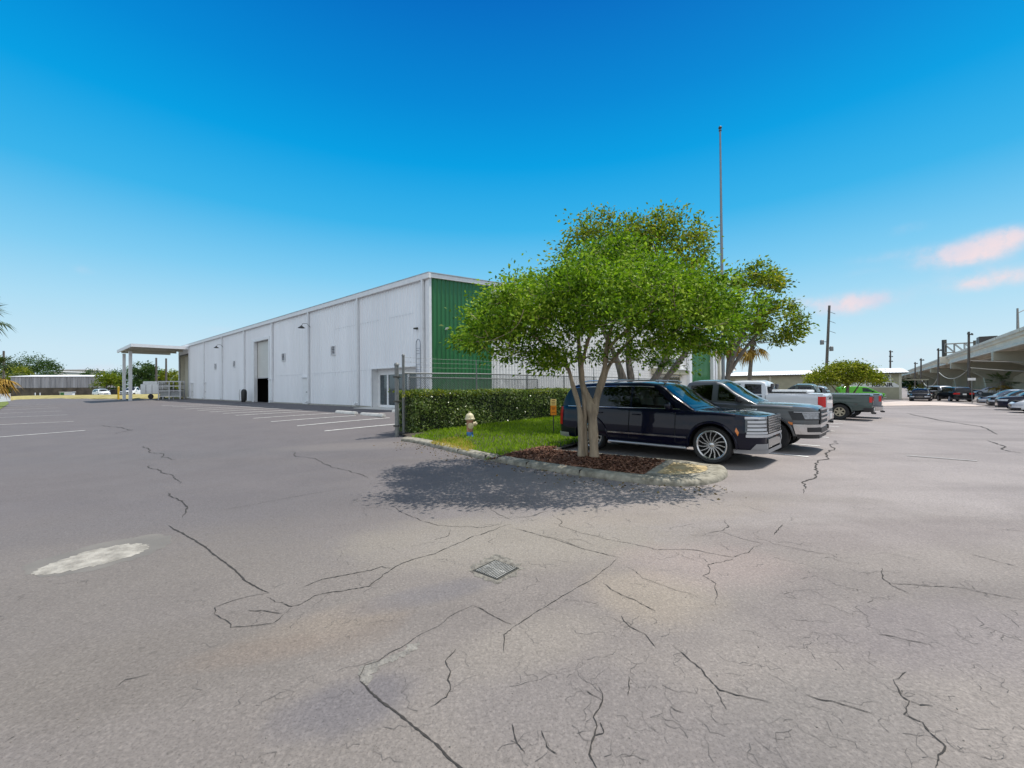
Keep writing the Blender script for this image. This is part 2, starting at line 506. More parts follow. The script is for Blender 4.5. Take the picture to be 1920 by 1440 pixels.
    hgt = N.m('ADD', N.m('MULTIPLY', dk, 0.5), N.m('ADD', fine, N.m('MULTIPLY', mid, 1.2)))
    bp = N.n('ShaderNodeBump'); bp.inputs['Strength'].default_value = 0.4; bp.inputs['Distance'].default_value = 0.009
    t.links.new(hgt, bp.inputs['Height']); t.links.new(bp.outputs[0], b.inputs['Normal'])
    return m
M['asphalt'] = asphalt_mat()

def axis(lo, hi, fine, far, ratio=1.18):
    a = [lo]
    while a[-1] < hi: a.append(a[-1] + fine)
    st = fine
    while a[-1] < far: st *= ratio; a.append(a[-1] + st)
    st = fine; b = [lo]
    while b[-1] > -far: st *= ratio; b.append(b[-1] - st)
    return np.array(b[:0:-1] + a)
gx, gy = axis(-14, 20, .5, 2500), axis(-4, 26, .5, 2500)
XX, YY = np.meshgrid(gx, gy)
VV = np.stack([XX, YY, H(XX, YY)], -1).reshape(-1, 3)
ni, nj = XX.shape
ii, jj = np.meshgrid(np.arange(ni - 1), np.arange(nj - 1), indexing='ij')
k = ii * nj + jj
lot = fast_mesh('parking_lot', VV, np.stack([k, k + 1, k + nj + 1, k + nj], -1).reshape(-1, 4), M['asphalt'], smooth=180)
tag(lot, 'cracked grey asphalt parking lot around the warehouse', 'parking lot', kind='structure')

def lift_at(p): return 0.004 + 0.0005 * math.hypot(p.x, p.y)

def strip(a, b, w, n=None):
    """a painted strip on the ground from a to b"""
    mb = MB(); d = (b - a); L = d.length; d.normalize(); s = Vector((-d.y, d.x, 0)) * w / 2
    n = n or max(2, int(L / .5))
    rows = [[], []]
    for i in range(n + 1):
        p = a.lerp(b, i / n)
        for r, q in zip(rows, (p + s, p - s)):
            r.append((q.x, q.y, Hf(q.x, q.y) + lift_at(q)))
    return mb.grid(rows)

def line_px(x0, y0, x1, y1, ext=0.0, w=0.11):
    a, b = G(x0, y0), G(x1, y1)
    if ext: a = a + (a - b).normalized() * ext
    strip(a, b, w).build('painted_line', M['paint_white'], lot)

for (x0, y0, x1, y1, e) in ((0, 820, 160, 807.5, 2.0), (0, 797, 139, 790.5, 1.0), (0, 783.5, 126, 778.3, 0), (0, 776, 115, 771, 0), (2, 769.5, 110, 765, 0),
                            (8, 765, 102, 761.6, 0), (12, 761.5, 97, 758.4, 0), (17, 757.8, 92, 756, 0), (20, 754.8, 89, 753.2, 0),
                            (608.5, 808.6, 741, 795.8, 0), (557, 799, 730.5, 783.8, 0), (508, 791.2, 667, 779.7, 0), (475, 784.8, 628, 775, 0), (442, 779.3, 596, 771, 0),
                            (418, 775.7, 568, 769, 0), (392, 773, 536, 765.8, 0), (370, 770.2, 512, 763.6, 0), (348, 767.5, 489, 762, 0), (323, 763.4, 469, 759.6, 0), (303, 761.5, 440, 757.5, 0)):
    line_px(x0, y0, x1, y1, e)

# ---- the row of stalls where the cars stand
HB = math.atan2(-0.694, 0.720)             # heading of a car parked nose out
HF = Vector((math.cos(HB), math.sin(HB), 0))
RW = Vector((0.694, 0.720, 0))
for (px, py) in ((1516, 857), (1537.5, 837), (1554, 821), (1565, 809), (1574, 801), (1580, 795.5), (1584, 790), (1592, 783), (1600, 777)):
    a = G(px, py)
    strip(a, a - HF * 5.6, 0.11).build('painted_line', M['paint_white'], lot)
for i in range(5):                         # hatched access aisle
    a = G(1574, 801) + (G(1580, 795.5) - G(1574, 801)) * .1 - HF * (.4 + i * 1.0)
    strip(a, a + RW * 1.5 - HF * .9, 0.11).build('painted_line', M['paint_white'], lot)
strip(G(1700, 854.5), G(1832, 865), 0.10).build('painted_line', pm('faded_road_paint', (.34, .325, .31), .85, var=.25, scale=8), lot)
for (px, py) in ((1872, 771), (1858, 765.5), (1888, 778)):
    a = G(px, py)
    strip(a, a + VX.to_3d() * -0 + (-UY).to_3d() * 5.2, 0.11).build('painted_line', M['paint_white'], lot)

# ---- cracks: tar-dark openings that follow the photograph's breaks
M['crack'] = pm('dark_crack', (.036, .032, .028), .95, var=.4, scale=30)
def jag(pts, amp, depth):
    for _ in range(depth):
        out = [pts[0]]
        for a, b in zip(pts, pts[1:]):
            d = b - a; L = d.length
            s = Vector((-d.y, d.x)) / max(L, 1e-6)
            out += [(a + b) / 2 + s * random.gauss(0, amp) * L, b]
        pts = out
    return pts
def crack(px, w=.010, amp=.075):
    w *= .54; amp *= .75
    base = [G(*p).to_2d() for p in px]
    L = sum((b - a).length for a, b in zip(base, base[1:]))
    seg = L / (len(base) - 1)
    pts = jag(base, amp, 4 if seg > .5 else 3 if seg > .15 else 2)
    mb = MB(); rows = [[], []]
    n = len(pts)
    for i, p in enumerate(pts):
        d = (pts[min(i + 1, n - 1)] - pts[max(i - 1, 0)])
        if d.length < 1e-6: d = Vector((1, 0))
        d.normalize(); s = Vector((-d.y, d.x))
        far = max(1.0, p.length / 4.5)
        ww = w * far * (.35 + abs(random.gauss(.55, .35))) * min(1, .25 + 6 * i / n, .25 + 6 * (n - 1 - i) / n) / 2
        for r, q in zip(rows, (p + s * ww, p - s * ww)):
            r.append((q.x, q.y, Hf(q.x, q.y) + .003 + .0003 * p.length))
    mb.grid(rows)
    mb.build('pavement_crack', M['crack'], lot)
def CL(pts, w=.010, amp=.075): crack([(x / 2, 880 + y / 2) for x, y in pts], w, amp)
def CR_(pts, w=.010, amp=.075): crack([(960 + x / 2, 880 + y / 2) for x, y in pts], w, amp)
CL([(630, 210), (700, 250), (790, 310), (870, 370), (940, 430), (1010, 465)], .020, .03)
CL([(1000, 480), (1050, 500), (1095, 515), (1140, 500), (1180, 475), (1240, 462), (1320, 450), (1385, 440), (1430, 405), (1470, 375), (1560, 335), (1680, 295), (1780, 250), (1880, 215), (1920, 205)], .013)
CL([(1135, 443), (1210, 412), (1290, 398), (1390, 380), (1430, 365), (1470, 375)], .013)
CL([(1095, 515), (1050, 560), (1020, 580), (940, 588), (865, 595), (830, 560), (805, 520), (840, 505), (960, 472), (1010, 465)], .011)
CL([(930, 530), (985, 530), (1060, 542)], .011)
CL([(630, 90), (645, 105), (690, 130), (685, 180)], .018)
CL([(560, -14), (590, 0), (640, 20), (675, 55)], .013)
CL([(1460, 140), (1525, 170), (1640, 210), (1700, 215), (1800, 220), (1880, 205)], .010)
CL([(1690, 225), (1680, 250), (1630, 265)], .009)
CL([(1840, 135), (1870, 170), (1920, 190)], .009)
CL([(1350, 795), (1400, 845), (1470, 900), (1550, 965), (1640, 1035), (1720, 1115), (1800, 1190)], .017, .025)
CL([(1775, 510), (1700, 545), (1620, 600), (1560, 630), (1480, 680), (1420, 720), (1370, 735), (1350, 790)], .008)
CL([(1775, 510), (1840, 545), (1920, 585)], .010)
CL([(1710, 675), (1670, 720), (1690, 760), (1690, 820), (1675, 855), (1610, 895)], .011)
CL([(1890, 690), (1890, 620), (1920, 595)], .011)
CL([(820, 155), (950, 133), (1100, 105), (1300, 72)], .007)
CL([(60, 1000), (20, 1025)], .008)
CL([(560, 770), (470, 790), (440, 815)], .007)
crack([(270, 836), (300, 850), (331, 863)], .012)
crack([(187, 798), (216, 814)], .012)
crack([(543, 845), (600, 865), (640, 880), (690, 897)], .013)
CR_([(0, 220), (80, 240), (160, 262), (240, 290), (320, 312), (400, 332)], .013, .03)
CR_([(150, 170), (185, 195), (175, 210), (240, 232), (330, 255), (420, 275), (500, 290), (545, 303), (650, 300), (740, 315), (830, 330), (890, 310), (940, 280)], .011)
CR_([(400, 332), (340, 380), (280, 425), (200, 470), (120, 520), (40, 570), (0, 595)], .009, .03)
CR_([(740, 238), (790, 230), (815, 215), (795, 190)], .010)
CR_([(790, 235), (860, 260), (940, 280)], .010)
CR_([(830, 335), (780, 350), (735, 358), (715, 400), (765, 430), (765, 510)], .009)
CR_([(340, 425), (400, 465), (470, 495), (540, 535)], .010)
CR_([(410, 550), (440, 590), (500, 620), (540, 670)], .011)
CR_([(600, 660), (660, 710), (710, 750), (750, 800), (780, 830), (860, 850), (980, 880)], .012)
CR_([(765, 830), (785, 870), (805, 905)], .008)
CR_([(1100, 845), (1200, 870), (1280, 895), (1360, 918)], .010)
CR_([(1385, 370), (1390, 410), (1430, 440), (1490, 468)], .010)
CR_([(1410, 425), (1500, 432), (1620, 440), (1700, 448), (1800, 470), (1920, 490)], .011)
CR_([(1720, 318), (1800, 340), (1900, 368)], .009)
CR_([(1370, 620), (1430, 628), (1500, 645), (1570, 660)], .011)
CR_([(1430, 790), (1460, 850), (1490, 870), (1470, 920), (1540, 950), (1580, 1000), (1625, 1040), (1600, 1090), (1590, 1125)], .013)
CR_([(1490, 870), (1530, 885), (1580, 890)], .009)
CR_([(1430, 790), (1480, 760)], .008)
CR_([(325, 815), (340, 870), (305, 930), (310, 1000), (290, 1070), (320, 1125)], .012)
CR_([(330, 950), (345, 990), (310, 1000)], .008)
CR_([(340, 870), (290, 840), (275, 830)], .008)
crack([(1563, 826), (1548, 850), (1530, 875), (1516, 900), (1507, 925)], .022, .12)
CR_([(420, 360), (490, 410), (590, 445), (700, 480)], .007)
CR_([(110, 980), (130, 1040), (170, 1070)], .009)
CR_([(0, 955), (20, 1030), (50, 1070)], .009)
CR_([(0, 185), (80, 175), (140, 155)], .008)
CR_([(985, 245), (1000, 225), (1015, 208)], .013)
CR_([(440, 780), (438, 810), (435, 850)], .008)
CR_([(590, 890), (640, 915)], .010)
CR_([(980, 280), (1080, 300), (1200, 320), (1220, 335)], .006)
CR_([(200, 265), (260, 265), (310, 285)], .007)
CR_([(100, 245), (170, 260), (270, 290)], .006)
crack([(1700, 775), (1760, 788), (1840, 800), (1870, 815)], .020, .02)
crack([(1850, 826), (1885, 838), (1915, 850)], .016)

# fine web of hairline cracks over the oldest paving, too many to count
hl = MB()
def hair(p, ang, L, w, depth):
    pts = [p]; n = max(4, int(L / .03))
    for i in range(n):
        ang += random.gauss(0, .16); aj = ang + random.gauss(0, .75)
        pts.append(pts[-1] + Vector((math.cos(aj), math.sin(aj))) * L / n)
        if depth and random.random() < .07: hair(pts[-1], ang + random.choice((-1, 1)) * random.uniform(.6, 1.4), L * .45, w * .8, depth - 1)
    rows = [[], []]
    for i, q in enumerate(pts):
        d = pts[min(i + 1, len(pts) - 1)] - pts[max(i - 1, 0)]; s_ = Vector((-d.y, d.x)).normalized() * w * random.uniform(.3, 1) * (1 - i / len(pts)) ** .5
        for r, e in zip(rows, (q + s_, q - s_)): r.append((e.x, e.y, Hf(e.x, e.y) + .0025))
    hl.grid(rows)
rs_ = random.Random(4)
for k in range(190):
    if k < 125: px, py = rs_.uniform(930, 1920), 930 + 510 * rs_.random() ** .8
    elif k < 160: px, py = rs_.uniform(650, 1500), rs_.uniform(940, 1060)
    else: px, py = rs_.uniform(0, 950), rs_.uniform(1080, 1440)
    p = G(px, py).to_2d()
    hair(p, rs_.choice((.9, -.5, 2.2, 2.7)) + rs_.gauss(0, .5), rs_.uniform(.10, .42) * max(1, p.length / 3.5), .0018 * max(1, p.length / 3.2), 1)
tag(hl.build('hairline_cracking', pm('hairline_crack', (.10, .092, .086), .95, var=.3, scale=20), lot), kind='stuff')

# ---- worn pale spots and loose stones
def patch_px(px, mat, name='worn_patch', ragged=.12, sub=5, lift=.0035):
    pts = [G(*p).to_2d() for p in px]; n = len(pts); out = []
    for i in range(n):
        a, b = pts[i], pts[(i + 1) % n]
        for k in range(sub):
            q = a.lerp(b, k / sub)
            d = b - a
            q = q + Vector((-d.y, d.x)) * random.uniform(-ragged, ragged) * (.6 if k else .2)
            out.append((q.x, q.y, Hf(q.x, q.y) + lift))
    mb = MB(); mb.v = out; mb.f = [tuple(range(len(out)))]
    return mb.build(name, mat, lot)
M['worn'] = pm('worn_pale_aggregate', (.24, .22, .185), .9, var=.2, scale=7, bump=.9, bscale=40, col2=(.42, .39, .335))
M['silt'] = pm('dry_brown_silt', (.150, .138, .122), .9, var=.15, scale=3, bump=.3, bscale=60)
M['silt2'] = pm('exposed_grit', (.19, .175, .155), .95, var=.4, scale=16, bump=.8, bscale=60, col2=(.29, .27, .235))
patch_px([(40, 1060), (110, 1040), (200, 1016), (280, 1002), (318, 1004), (322, 1018), (280, 1040), (190, 1066), (110, 1082), (50, 1078)], M['silt'], ragged=.16, lift=.0012)
patch_px([(57, 1078), (72, 1066), (120, 1048), (175, 1031), (230, 1021), (268, 1019), (281, 1025), (262, 1038), (215, 1053), (150, 1067), (95, 1077)], M['worn'], ragged=.20, sub=8, lift=.0024)
patch_px([(672, 1255), (690, 1243), (720, 1235), (745, 1225), (768, 1208), (786, 1204), (782, 1218), (755, 1232), (720, 1245), (700, 1262), (690, 1285), (675, 1280)], M['silt2'], ragged=.3, sub=7, lift=.0016)
patch_px([(1130, 888), (1160, 885), (1170, 890), (1140, 893)], M['silt2'], ragged=.2, lift=.002)
mb = MB()
for _ in range(150):
    px, py = random.uniform(0, 1920), random.uniform(960, 1440)
    p = G(px, py); s = random.uniform(.002, .005)
    mb.box((p.x, p.y, p.z + s * .4), (s * 1.5, s, s), rz=random.random() * 3, rx=.3)
tag(mb.build('loose_stone_litter', M['silt2']), 'tiny loose stones scattered over the asphalt', 'stones', kind='stuff')

patch_px([(878, 1070), (900, 1052), (925, 1040), (955, 1048), (985, 1066), (960, 1082), (935, 1095), (905, 1086)], pm('grit_round_drain', (.15, .135, .115), .95, var=.4, scale=20, bump=.8, bscale=60, col2=(.27, .25, .21)), 'drain_grit', ragged=.3, lift=.002)
# ---- drain grate
cs = [G(*p) for p in ((888, 1071), (926, 1050), (973, 1066), (934, 1089))]
o = sum(cs, Vector()) / 4
ax = ((cs[2] - cs[1]) + (cs[3] - cs[0])) / 2
L1 = ax.length; L2 = (((cs[1] - cs[0]) + (cs[2] - cs[3])) / 2).length
dr = empty('storm_drain', (o.x, o.y, 0.0), math.atan2(ax.y, ax.x), 'square steel storm drain grate set in the cracked asphalt', 'drain')
mb = MB(); mb.box((0, 0, .0032), (L1 - .015, L2 - .015, .001)); mb.build('drain_pit', M['dark_room'], dr)
mb = MB()
for i in range(12):
    x = -L1 / 2 + .03 + (L1 - .06) * i / 11
    mb.box((x, 0, .007), ((L1 - .09) / 11 * .45, L2 - .03, .006))
mb.box((0, 0, .0068), (L1 - .06, .010, .005))
mb.build('grate_bar', pm('worn_grate_steel', (.34, .33, .30), .55, metal=.3, var=.3, scale=20), dr)
mb = MB()
for sx in (-1, 1):
    mb.box((sx * (L1 / 2 - .006), 0, .005), (.009, L2 + .004, .007)); mb.box((0, sx * (L2 / 2 - .006), .0048), (L1 - .014, .009, .006))
mb.build('frame', M['dark_steel'], dr, bevel=.003)

# ================================================================ planted island
def smooth_path(pts, n=10):
    out = []
    P = [pts[0]] + pts + [pts[-1]]
    for i in range(1, len(P) - 2):
        for k in range(n):
            t = k / n
            a, b, c, d = P[i - 1], P[i], P[i + 1], P[i + 2]
            out.append(.5 * (2 * b + (c - a) * t + (2 * a - 5 * b + 4 * c - d) * t * t + (3 * b - a - 3 * c + d) * t ** 3))
    return out + [pts[-1]]
KERB_PX = [(752, 827), (785, 832), (842, 846), (894, 859), (946, 869), (1024, 882.5), (1077, 891), (1160, 902), (1236, 910.5), (1284, 913), (1320, 910.5), (1352, 903), (1366, 891), (1355, 878)]
BACK_PX = [(1331, 868), (1300, 861), (1250, 857), (1202, 852.5), (1123, 846), (1087, 842.5), (1043, 839)]
kp = [G(*p).to_2d() for p in KERB_PX] + [G(*p, .13).to_2d() for p in BACK_PX]
def resample(pp, step, passes):
    d = [0]
    for a, b in zip(pp, pp[1:]): d.append(d[-1] + (b - a).length)
    n = max(2, int(d[-1] / step)); t = np.linspace(0, d[-1], n)
    X_ = np.interp(t, d, [p.x for p in pp]); Y_ = np.interp(t, d, [p.y for p in pp])
    for _ in range(passes):
        X_[1:-1] = .25 * X_[:-2] + .5 * X_[1:-1] + .25 * X_[2:]; Y_[1:-1] = .25 * Y_[:-2] + .5 * Y_[1:-1] + .25 * Y_[2:]
    return [Vector((a, b)) for a, b in zip(X_, Y_)]
path = resample(smooth_path(kp, 8), .08, 12)
def offset(pp, d):
    out = []
    for i, p in enumerate(pp):
        t = pp[min(i + 4, len(pp) - 1)] - pp[max(i - 4, 0)]
        t.normalize()
        out.append(p + Vector((-t.y, t.x)) * d)
    return out
K0, K1, K2, K3 = path, offset(path, .07), offset(path, .25), offset(path, .28)
mb = MB()
def lvl(pp, h): return [(p.x, p.y, Hf(p.x, p.y) + h) for p in pp]
mb.grid([lvl(K0, -.02), lvl(K0, .03), lvl(offset(path, .014), .064), lvl(offset(path, .035), .086), lvl(K1, .100), lvl(offset(path, .14), .108), lvl(K2, .110), lvl(K3, .100), lvl(K3, .02)])
M['kerb'] = pm('weathered_kerb_concrete', (.20, .18, .135), .9, var=.35, scale=6.5, bump=.4, bscale=60, col2=(.36, .335, .27))
kerb = mb.build('kerb', M['kerb'], smooth=50)
tag(kerb, 'weathered concrete kerb round the planted island', 'kerb', kind='structure')
for f in (.12, .20, .285, .37, .455):        # joints
    i = int(f * len(path)); a, b = path[i], K2[i]
    mb = MB(); mb.box(((a.x + b.x) / 2, (a.y + b.y) / 2, .054), ((b - a).length + .004, .007, .106), rz=math.atan2(b.y - a.y, b.x - a.x))
    mb.build('kerb_joint', M['crack'], kerb)
# concrete pad that fills the nose
ci = lambda px, py: min(range(len(path)), key=lambda i: (path[i] - G(px, py, .1).to_2d()).length)
i0, i1 = ci(1187, 906), ci(1262, 858)
nose = K2[i0:i1 + 1]
mb = MB(); mb.v = lvl(nose, .109); mb.f = [tuple(range(len(nose)))]
mb.build('nose_pad', M['kerb'], kerb)
M['rust_pad'] = pm('rust_stained_concrete', (.42, .29, .12), .9, var=.3, scale=4, bump=.4, bscale=40, col2=(.56, .45, .26))
pc = G(1283, 882, .13)
nc = sum(nose, Vector((0, 0))) / len(nose)
ring = [nc + (q - nc) * (.74 + .05 * math.sin(i * .35)) for i, q in enumerate(nose)]
ring = [(q.x, q.y, Hf(q.x, q.y) + .1135) for q in ring]
mb = MB(); mb.v = ring; mb.f = [tuple(range(len(ring)))]; mb.build('stained_pad', M['rust_pad'], kerb)

# soil bed under the lawn and the mulch
HS = W2S(G(768, 818))                       # hedge start in the site grid
hy = HS[1]
front = K3[:ci(1043, 839) + 1]
mulch_px = [(1043, 837), (1024, 835), (985, 843), (946, 852), (928, 862)]
bed_poly = [p for p in K3[2:i0 + 1]] + [p for p in K2[i1:]] + [S2W(17.0, hy - 2.6).to_2d(), S2W(17.0, hy + 1.1).to_2d(), S2W(HS[0] + .1, hy + 1.1).to_2d()]
M['soil'] = pm('dark_soil', (.055, .042, .030), .95, var=.4, scale=14, bump=.6, bscale=40)
mb = MB(); mb.v = [(p.x, p.y, Hf(p.x, p.y) + .080) for p in bed_poly]; mb.f = [tuple(range(len(bed_poly)))]
tag(mb.build('planting_bed', M['soil']), 'soil of the planted island between hedge and kerb', 'soil', kind='structure')

def inside(P, poly):
    x, y = P[:, 0], P[:, 1]; r = np.zeros(len(P), bool)
    n = len(poly)
    for i in range(n):
        (x1, y1), (x2, y2) = poly[i], poly[(i + 1) % n]
        c = ((y1 > y) != (y2 > y)) & (x < (x2 - x1) * (y - y1) / (y2 - y1 + 1e-12) + x1)
        r ^= c
    return r
def scatter(poly, n):
    poly = [(p[0], p[1]) for p in poly]
    a = np.array(poly); lo, hi = a.min(0), a.max(0)
    out = np.zeros((0, 2))
    while len(out) < n:
        P = RNG.uniform(lo, hi, (n * 2, 2))
        out = np.vstack([out, P[inside(P, poly)]])
    return out[:n]
im0 = ci(905, 862)
mulch_edge = [G(x, y, .12).to_2d() for x, y in ((1043, 836.5), (1020, 835.5), (985, 842), (950, 850), (925, 858), (905, 860))]
mulch_poly = K2[im0:i0 + 1] + K2[i1:] + mulch_edge
lawn_poly = K2[2:im0 + 1] + list(reversed(mulch_edge)) + [S2W(15.5, hy - 2.6).to_2d(), S2W(15.5, hy + .1).to_2d(), S2W(HS[0] + .9, hy + .02).to_2d()]

def chips(poly, n, name, mat, smin, smax, z):
    P = scatter(poly, n); s = RNG.uniform(smin, smax, n); a = RNG.uniform(0, 6.28, n)
    t1, t2 = RNG.uniform(-.6, .6, n), RNG.uniform(-.6, .6, n)
    u = np.stack([np.cos(a), np.sin(a), t1], -1) * s[:, None]
    v = np.stack([-np.sin(a), np.cos(a), t2], -1) * (s * RNG.uniform(.25, .5, n))[:, None]
    w = np.array([0, 0, .006]) 
    c = np.stack([P[:, 0], P[:, 1], H(P[:, 0], P[:, 1]) + z + RNG.uniform(0, .03, n)], -1)
    V = np.stack([c - u - v, c + u - v * .6, c + u * .8 + v, c - u + v], 1).reshape(-1, 3)
    F = np.arange(4 * n).reshape(n, 4)
    return fast_mesh(name, V, F, mat)
M['mulch'] = leaf_mat('bark_mulch', [(0, (.05, .024, .015)), (.45, (.14, .066, .042)), (.8, (.24, .13, .085)), (1, (.42, .29, .21))], trans=0.0, rough=.9, spec=.2)
tag(chips(mulch_poly, 15000, 'bark_mulch', M['mulch'], .015, .05, .088), 'reddish brown bark mulch round the foot of the tree', 'mulch', kind='stuff')

def grass(poly, n, name, mat, h0, h1, z=.080, w=.006, lean=.5):
    P = scatter(poly, n); h = RNG.uniform(h0, h1, n); a = RNG.uniform(0, 6.28, n)
    c = np.stack([P[:, 0], P[:, 1], H(P[:, 0], P[:, 1]) + z], -1)
    side = np.stack([np.cos(a), np.sin(a), 0 * a], -1) * w * RNG.uniform(.7, 1.6, n)[:, None]
    b = RNG.uniform(0, 6.28, n); l = RNG.uniform(0, lean, n) * h
    tip = c + np.stack([np.cos(b) * l, np.sin(b) * l, h], -1)
    mid = (c + tip) / 2 + np.stack([0 * h, 0 * h, h * .12], -1)
    V = np.stack([c - side, c + side, mid + side * .8, tip, mid - side * .8], 1).reshape(-1, 3)
    return fast_mesh(name, V, np.arange(5 * n).reshape(n, 5), mat)
M['grass'] = leaf_mat('lawn_grass', [(0, (.06, .12, .006)), (.4, (.19, .31, .012)), (.8, (.32, .46, .022)), (1, (.52, .60, .09))], trans=.4, rough=.6, spec=.25)
M['grass_dry'] = leaf_mat('dry_yellow_grass', [(0, (.20, .17, .03)), (.5, (.52, .40, .08)), (1, (.72, .58, .20))], trans=.35, rough=.7, spec=.2)
tag(grass(lawn_poly, 46000, 'lawn_grass', M['grass'], .05, .12, w=.007, lean=.9), 'bright green lawn between hedge and mulch bed', 'lawn', kind='stuff')
dry = [G(x, y, .12).to_2d() for x, y in ((806, 829), (850, 838), (880, 845), (893, 838), (880, 826), (862, 820), (835, 822))]
tag(grass(dry, 1500, 'dry_grass', M['grass_dry'], .05, .10, w=.008, lean=.8), 'dry yellow grass at the kerb beside the hydrant', 'dry grass', kind='stuff')

# ---------------------------------------------------------------- leaves
def leaf_quads(C, D, size, name, mat, parent=None, fold=.35, wide=.5):
    """C centres, D directions (n,3), size (n)"""
    n = len(C)
    D = D / (np.linalg.norm(D, axis=1, keepdims=True) + 1e-9)
    R = RNG.normal(size=(n, 3))
    S = np.cross(D, R); S /= (np.linalg.norm(S, axis=1, keepdims=True) + 1e-9)
    Nn = np.cross(S, D)
    s = size[:, None]
    base = C - D * s * .5; tip = C + D * s * .5 - np.array([0, 0, 1]) * s * .12
    l = C + S * s * wide * .5 + Nn * s * fold * .25; r = C - S * s * wide * .5 + Nn * s * fold * .25
    V = np.stack([base, l, tip, r], 1).reshape(-1, 3)
    F = np.arange(4 * n).reshape(n, 4)
    return fast_mesh(name, V, F, mat, parent)

def tree(name, label, cat, base, stems, lobes, n_cl, per, leaf, bark, lm, cl_r=.32, r0=.10, twig=.012, group=None, drop=.25, seed=1, wide=.5, nseg=5, shell=.55):
    """stems: list of lists of (dx,dy,h,r); lobes: list of ((cx,cy,cz),(rx,ry,rz),weight) relative to the base"""
    rng = np.random.default_rng(seed)
    root = empty(name, base, 0, label, cat, group)
    mb = MB(); nodes = []
    for st in stems:
        P = [Vector(p[:3]) for p in st]; r = [p[3] for p in st]
        sp = smooth_path(P, nseg); rr = np.interp(np.linspace(0, len(P) - 1, len(sp)), range(len(P)), r)
        rr = [q * (1 + .10 * math.sin(7 * i + len(st))) for i, q in enumerate(rr)]
        mb.tube(sp, list(rr), 9)
        for p, q in zip(sp, rr):
            nodes.append((p, q))
    # clusters spread through the lobes, more of them near the outside
    w = np.array([l[2] for l in lobes], float); w /= w.sum()
    cl = []
    for i in rng.choice(len(lobes), n_cl, p=w):
        c, r, _ = lobes[i]
        d = rng.normal(size=3); d /= np.linalg.norm(d)
        if d[2] < -.45: d[2] *= -.6
        k = shell + (1.02 - shell) * rng.random() ** .6
        cl.append(np.array(c) + d * np.array(r) * k)
    cl = np.array(cl)
    order = np.argsort(np.linalg.norm(cl[:, :2], axis=1) + .3 * cl[:, 2])
    NP = [n[0] for n in nodes]; NR = [n[1] for n in nodes]
    allC, allD = [], []
    for i in order:
        p = Vector(cl[i])
        best = min(range(len(NP)), key=lambda j: (NP[j] - p).length + max(0, (NP[j].z - p.z)) * 1.6 + (NR[j] > r0 * .6) * .4)
        a = NP[best]; d = p - a
        mid = a.lerp(p, .5) + Vector((0, 0, -.10 * d.length)) + Vector(rng.normal(size=3)) * .05 * d.length
        ra = min(NR[best] * .6, .012 + .02 * d.length)
        pts = smooth_path([a, mid, p], 3)
        rs = list(np.linspace(ra, twig * .5, len(pts)))
        mb.tube(pts, rs, 5, cap=False)
        for q, r in list(zip(pts, rs))[2:]:
            NP.append(q); NR.append(r)
        out = np.array(d.normalized())
        n = int(per * rng.uniform(.45, 1.5))
        rr = cl_r * rng.uniform(.65, 1.35)
        off = rng.normal(size=(n, 3)) * rr * np.array([.62, .62, .42])
        allC.append(cl[i] + off)
        allD.append(off / (rr) + out * .8 + rng.normal(size=(n, 3)) * .6 - np.array([0, 0, drop]))
    mb.build('trunk', bark, root, smooth=180)
    C = np.vstack(allC); D = np.vstack(allD)
    sz = leaf * rng.uniform(.6, 1.35, len(C))
    leaf_quads(C, D, sz, 'crown', lm, root, wide=wide)
    return root

M['leaf_front'] = leaf_mat('fresh_green_leaves', [(0, (.014, .038, .005)), (.3, (.075, .155, .009)), (.65, (.21, .345, .018)), (1, (.52, .60, .09))], trans=.35, rough=.6, spec=.15)
M['leaf_back'] = leaf_mat('olive_leaves', [(0, (.03, .06, .008)), (.35, (.11, .17, .014)), (.72, (.26, .30, .026)), (1, (.50, .40, .07))], trans=.45, rough=.6, spec=.15)
M['leaf_dark'] = leaf_mat('dark_green_leaves', [(0, (.015, .04, .010)), (.5, (.05, .10, .022)), (1, (.13, .19, .05))], trans=.25, rough=.5)
M['leaf_yellow'] = leaf_mat('yellow_green_leaves', [(0, (.04, .07, .006)), (.4, (.15, .19, .012)), (.75, (.30, .31, .03)), (1, (.50, .44, .10))], trans=.35, rough=.5)
M['hedge'] = leaf_mat('hedge_leaves', [(0, (.025, .05, .012)), (.4, (.105, .17, .035)), (.75, (.26, .33, .10)), (1, (.62, .64, .38))], trans=.3, rough=.35, spec=.6)

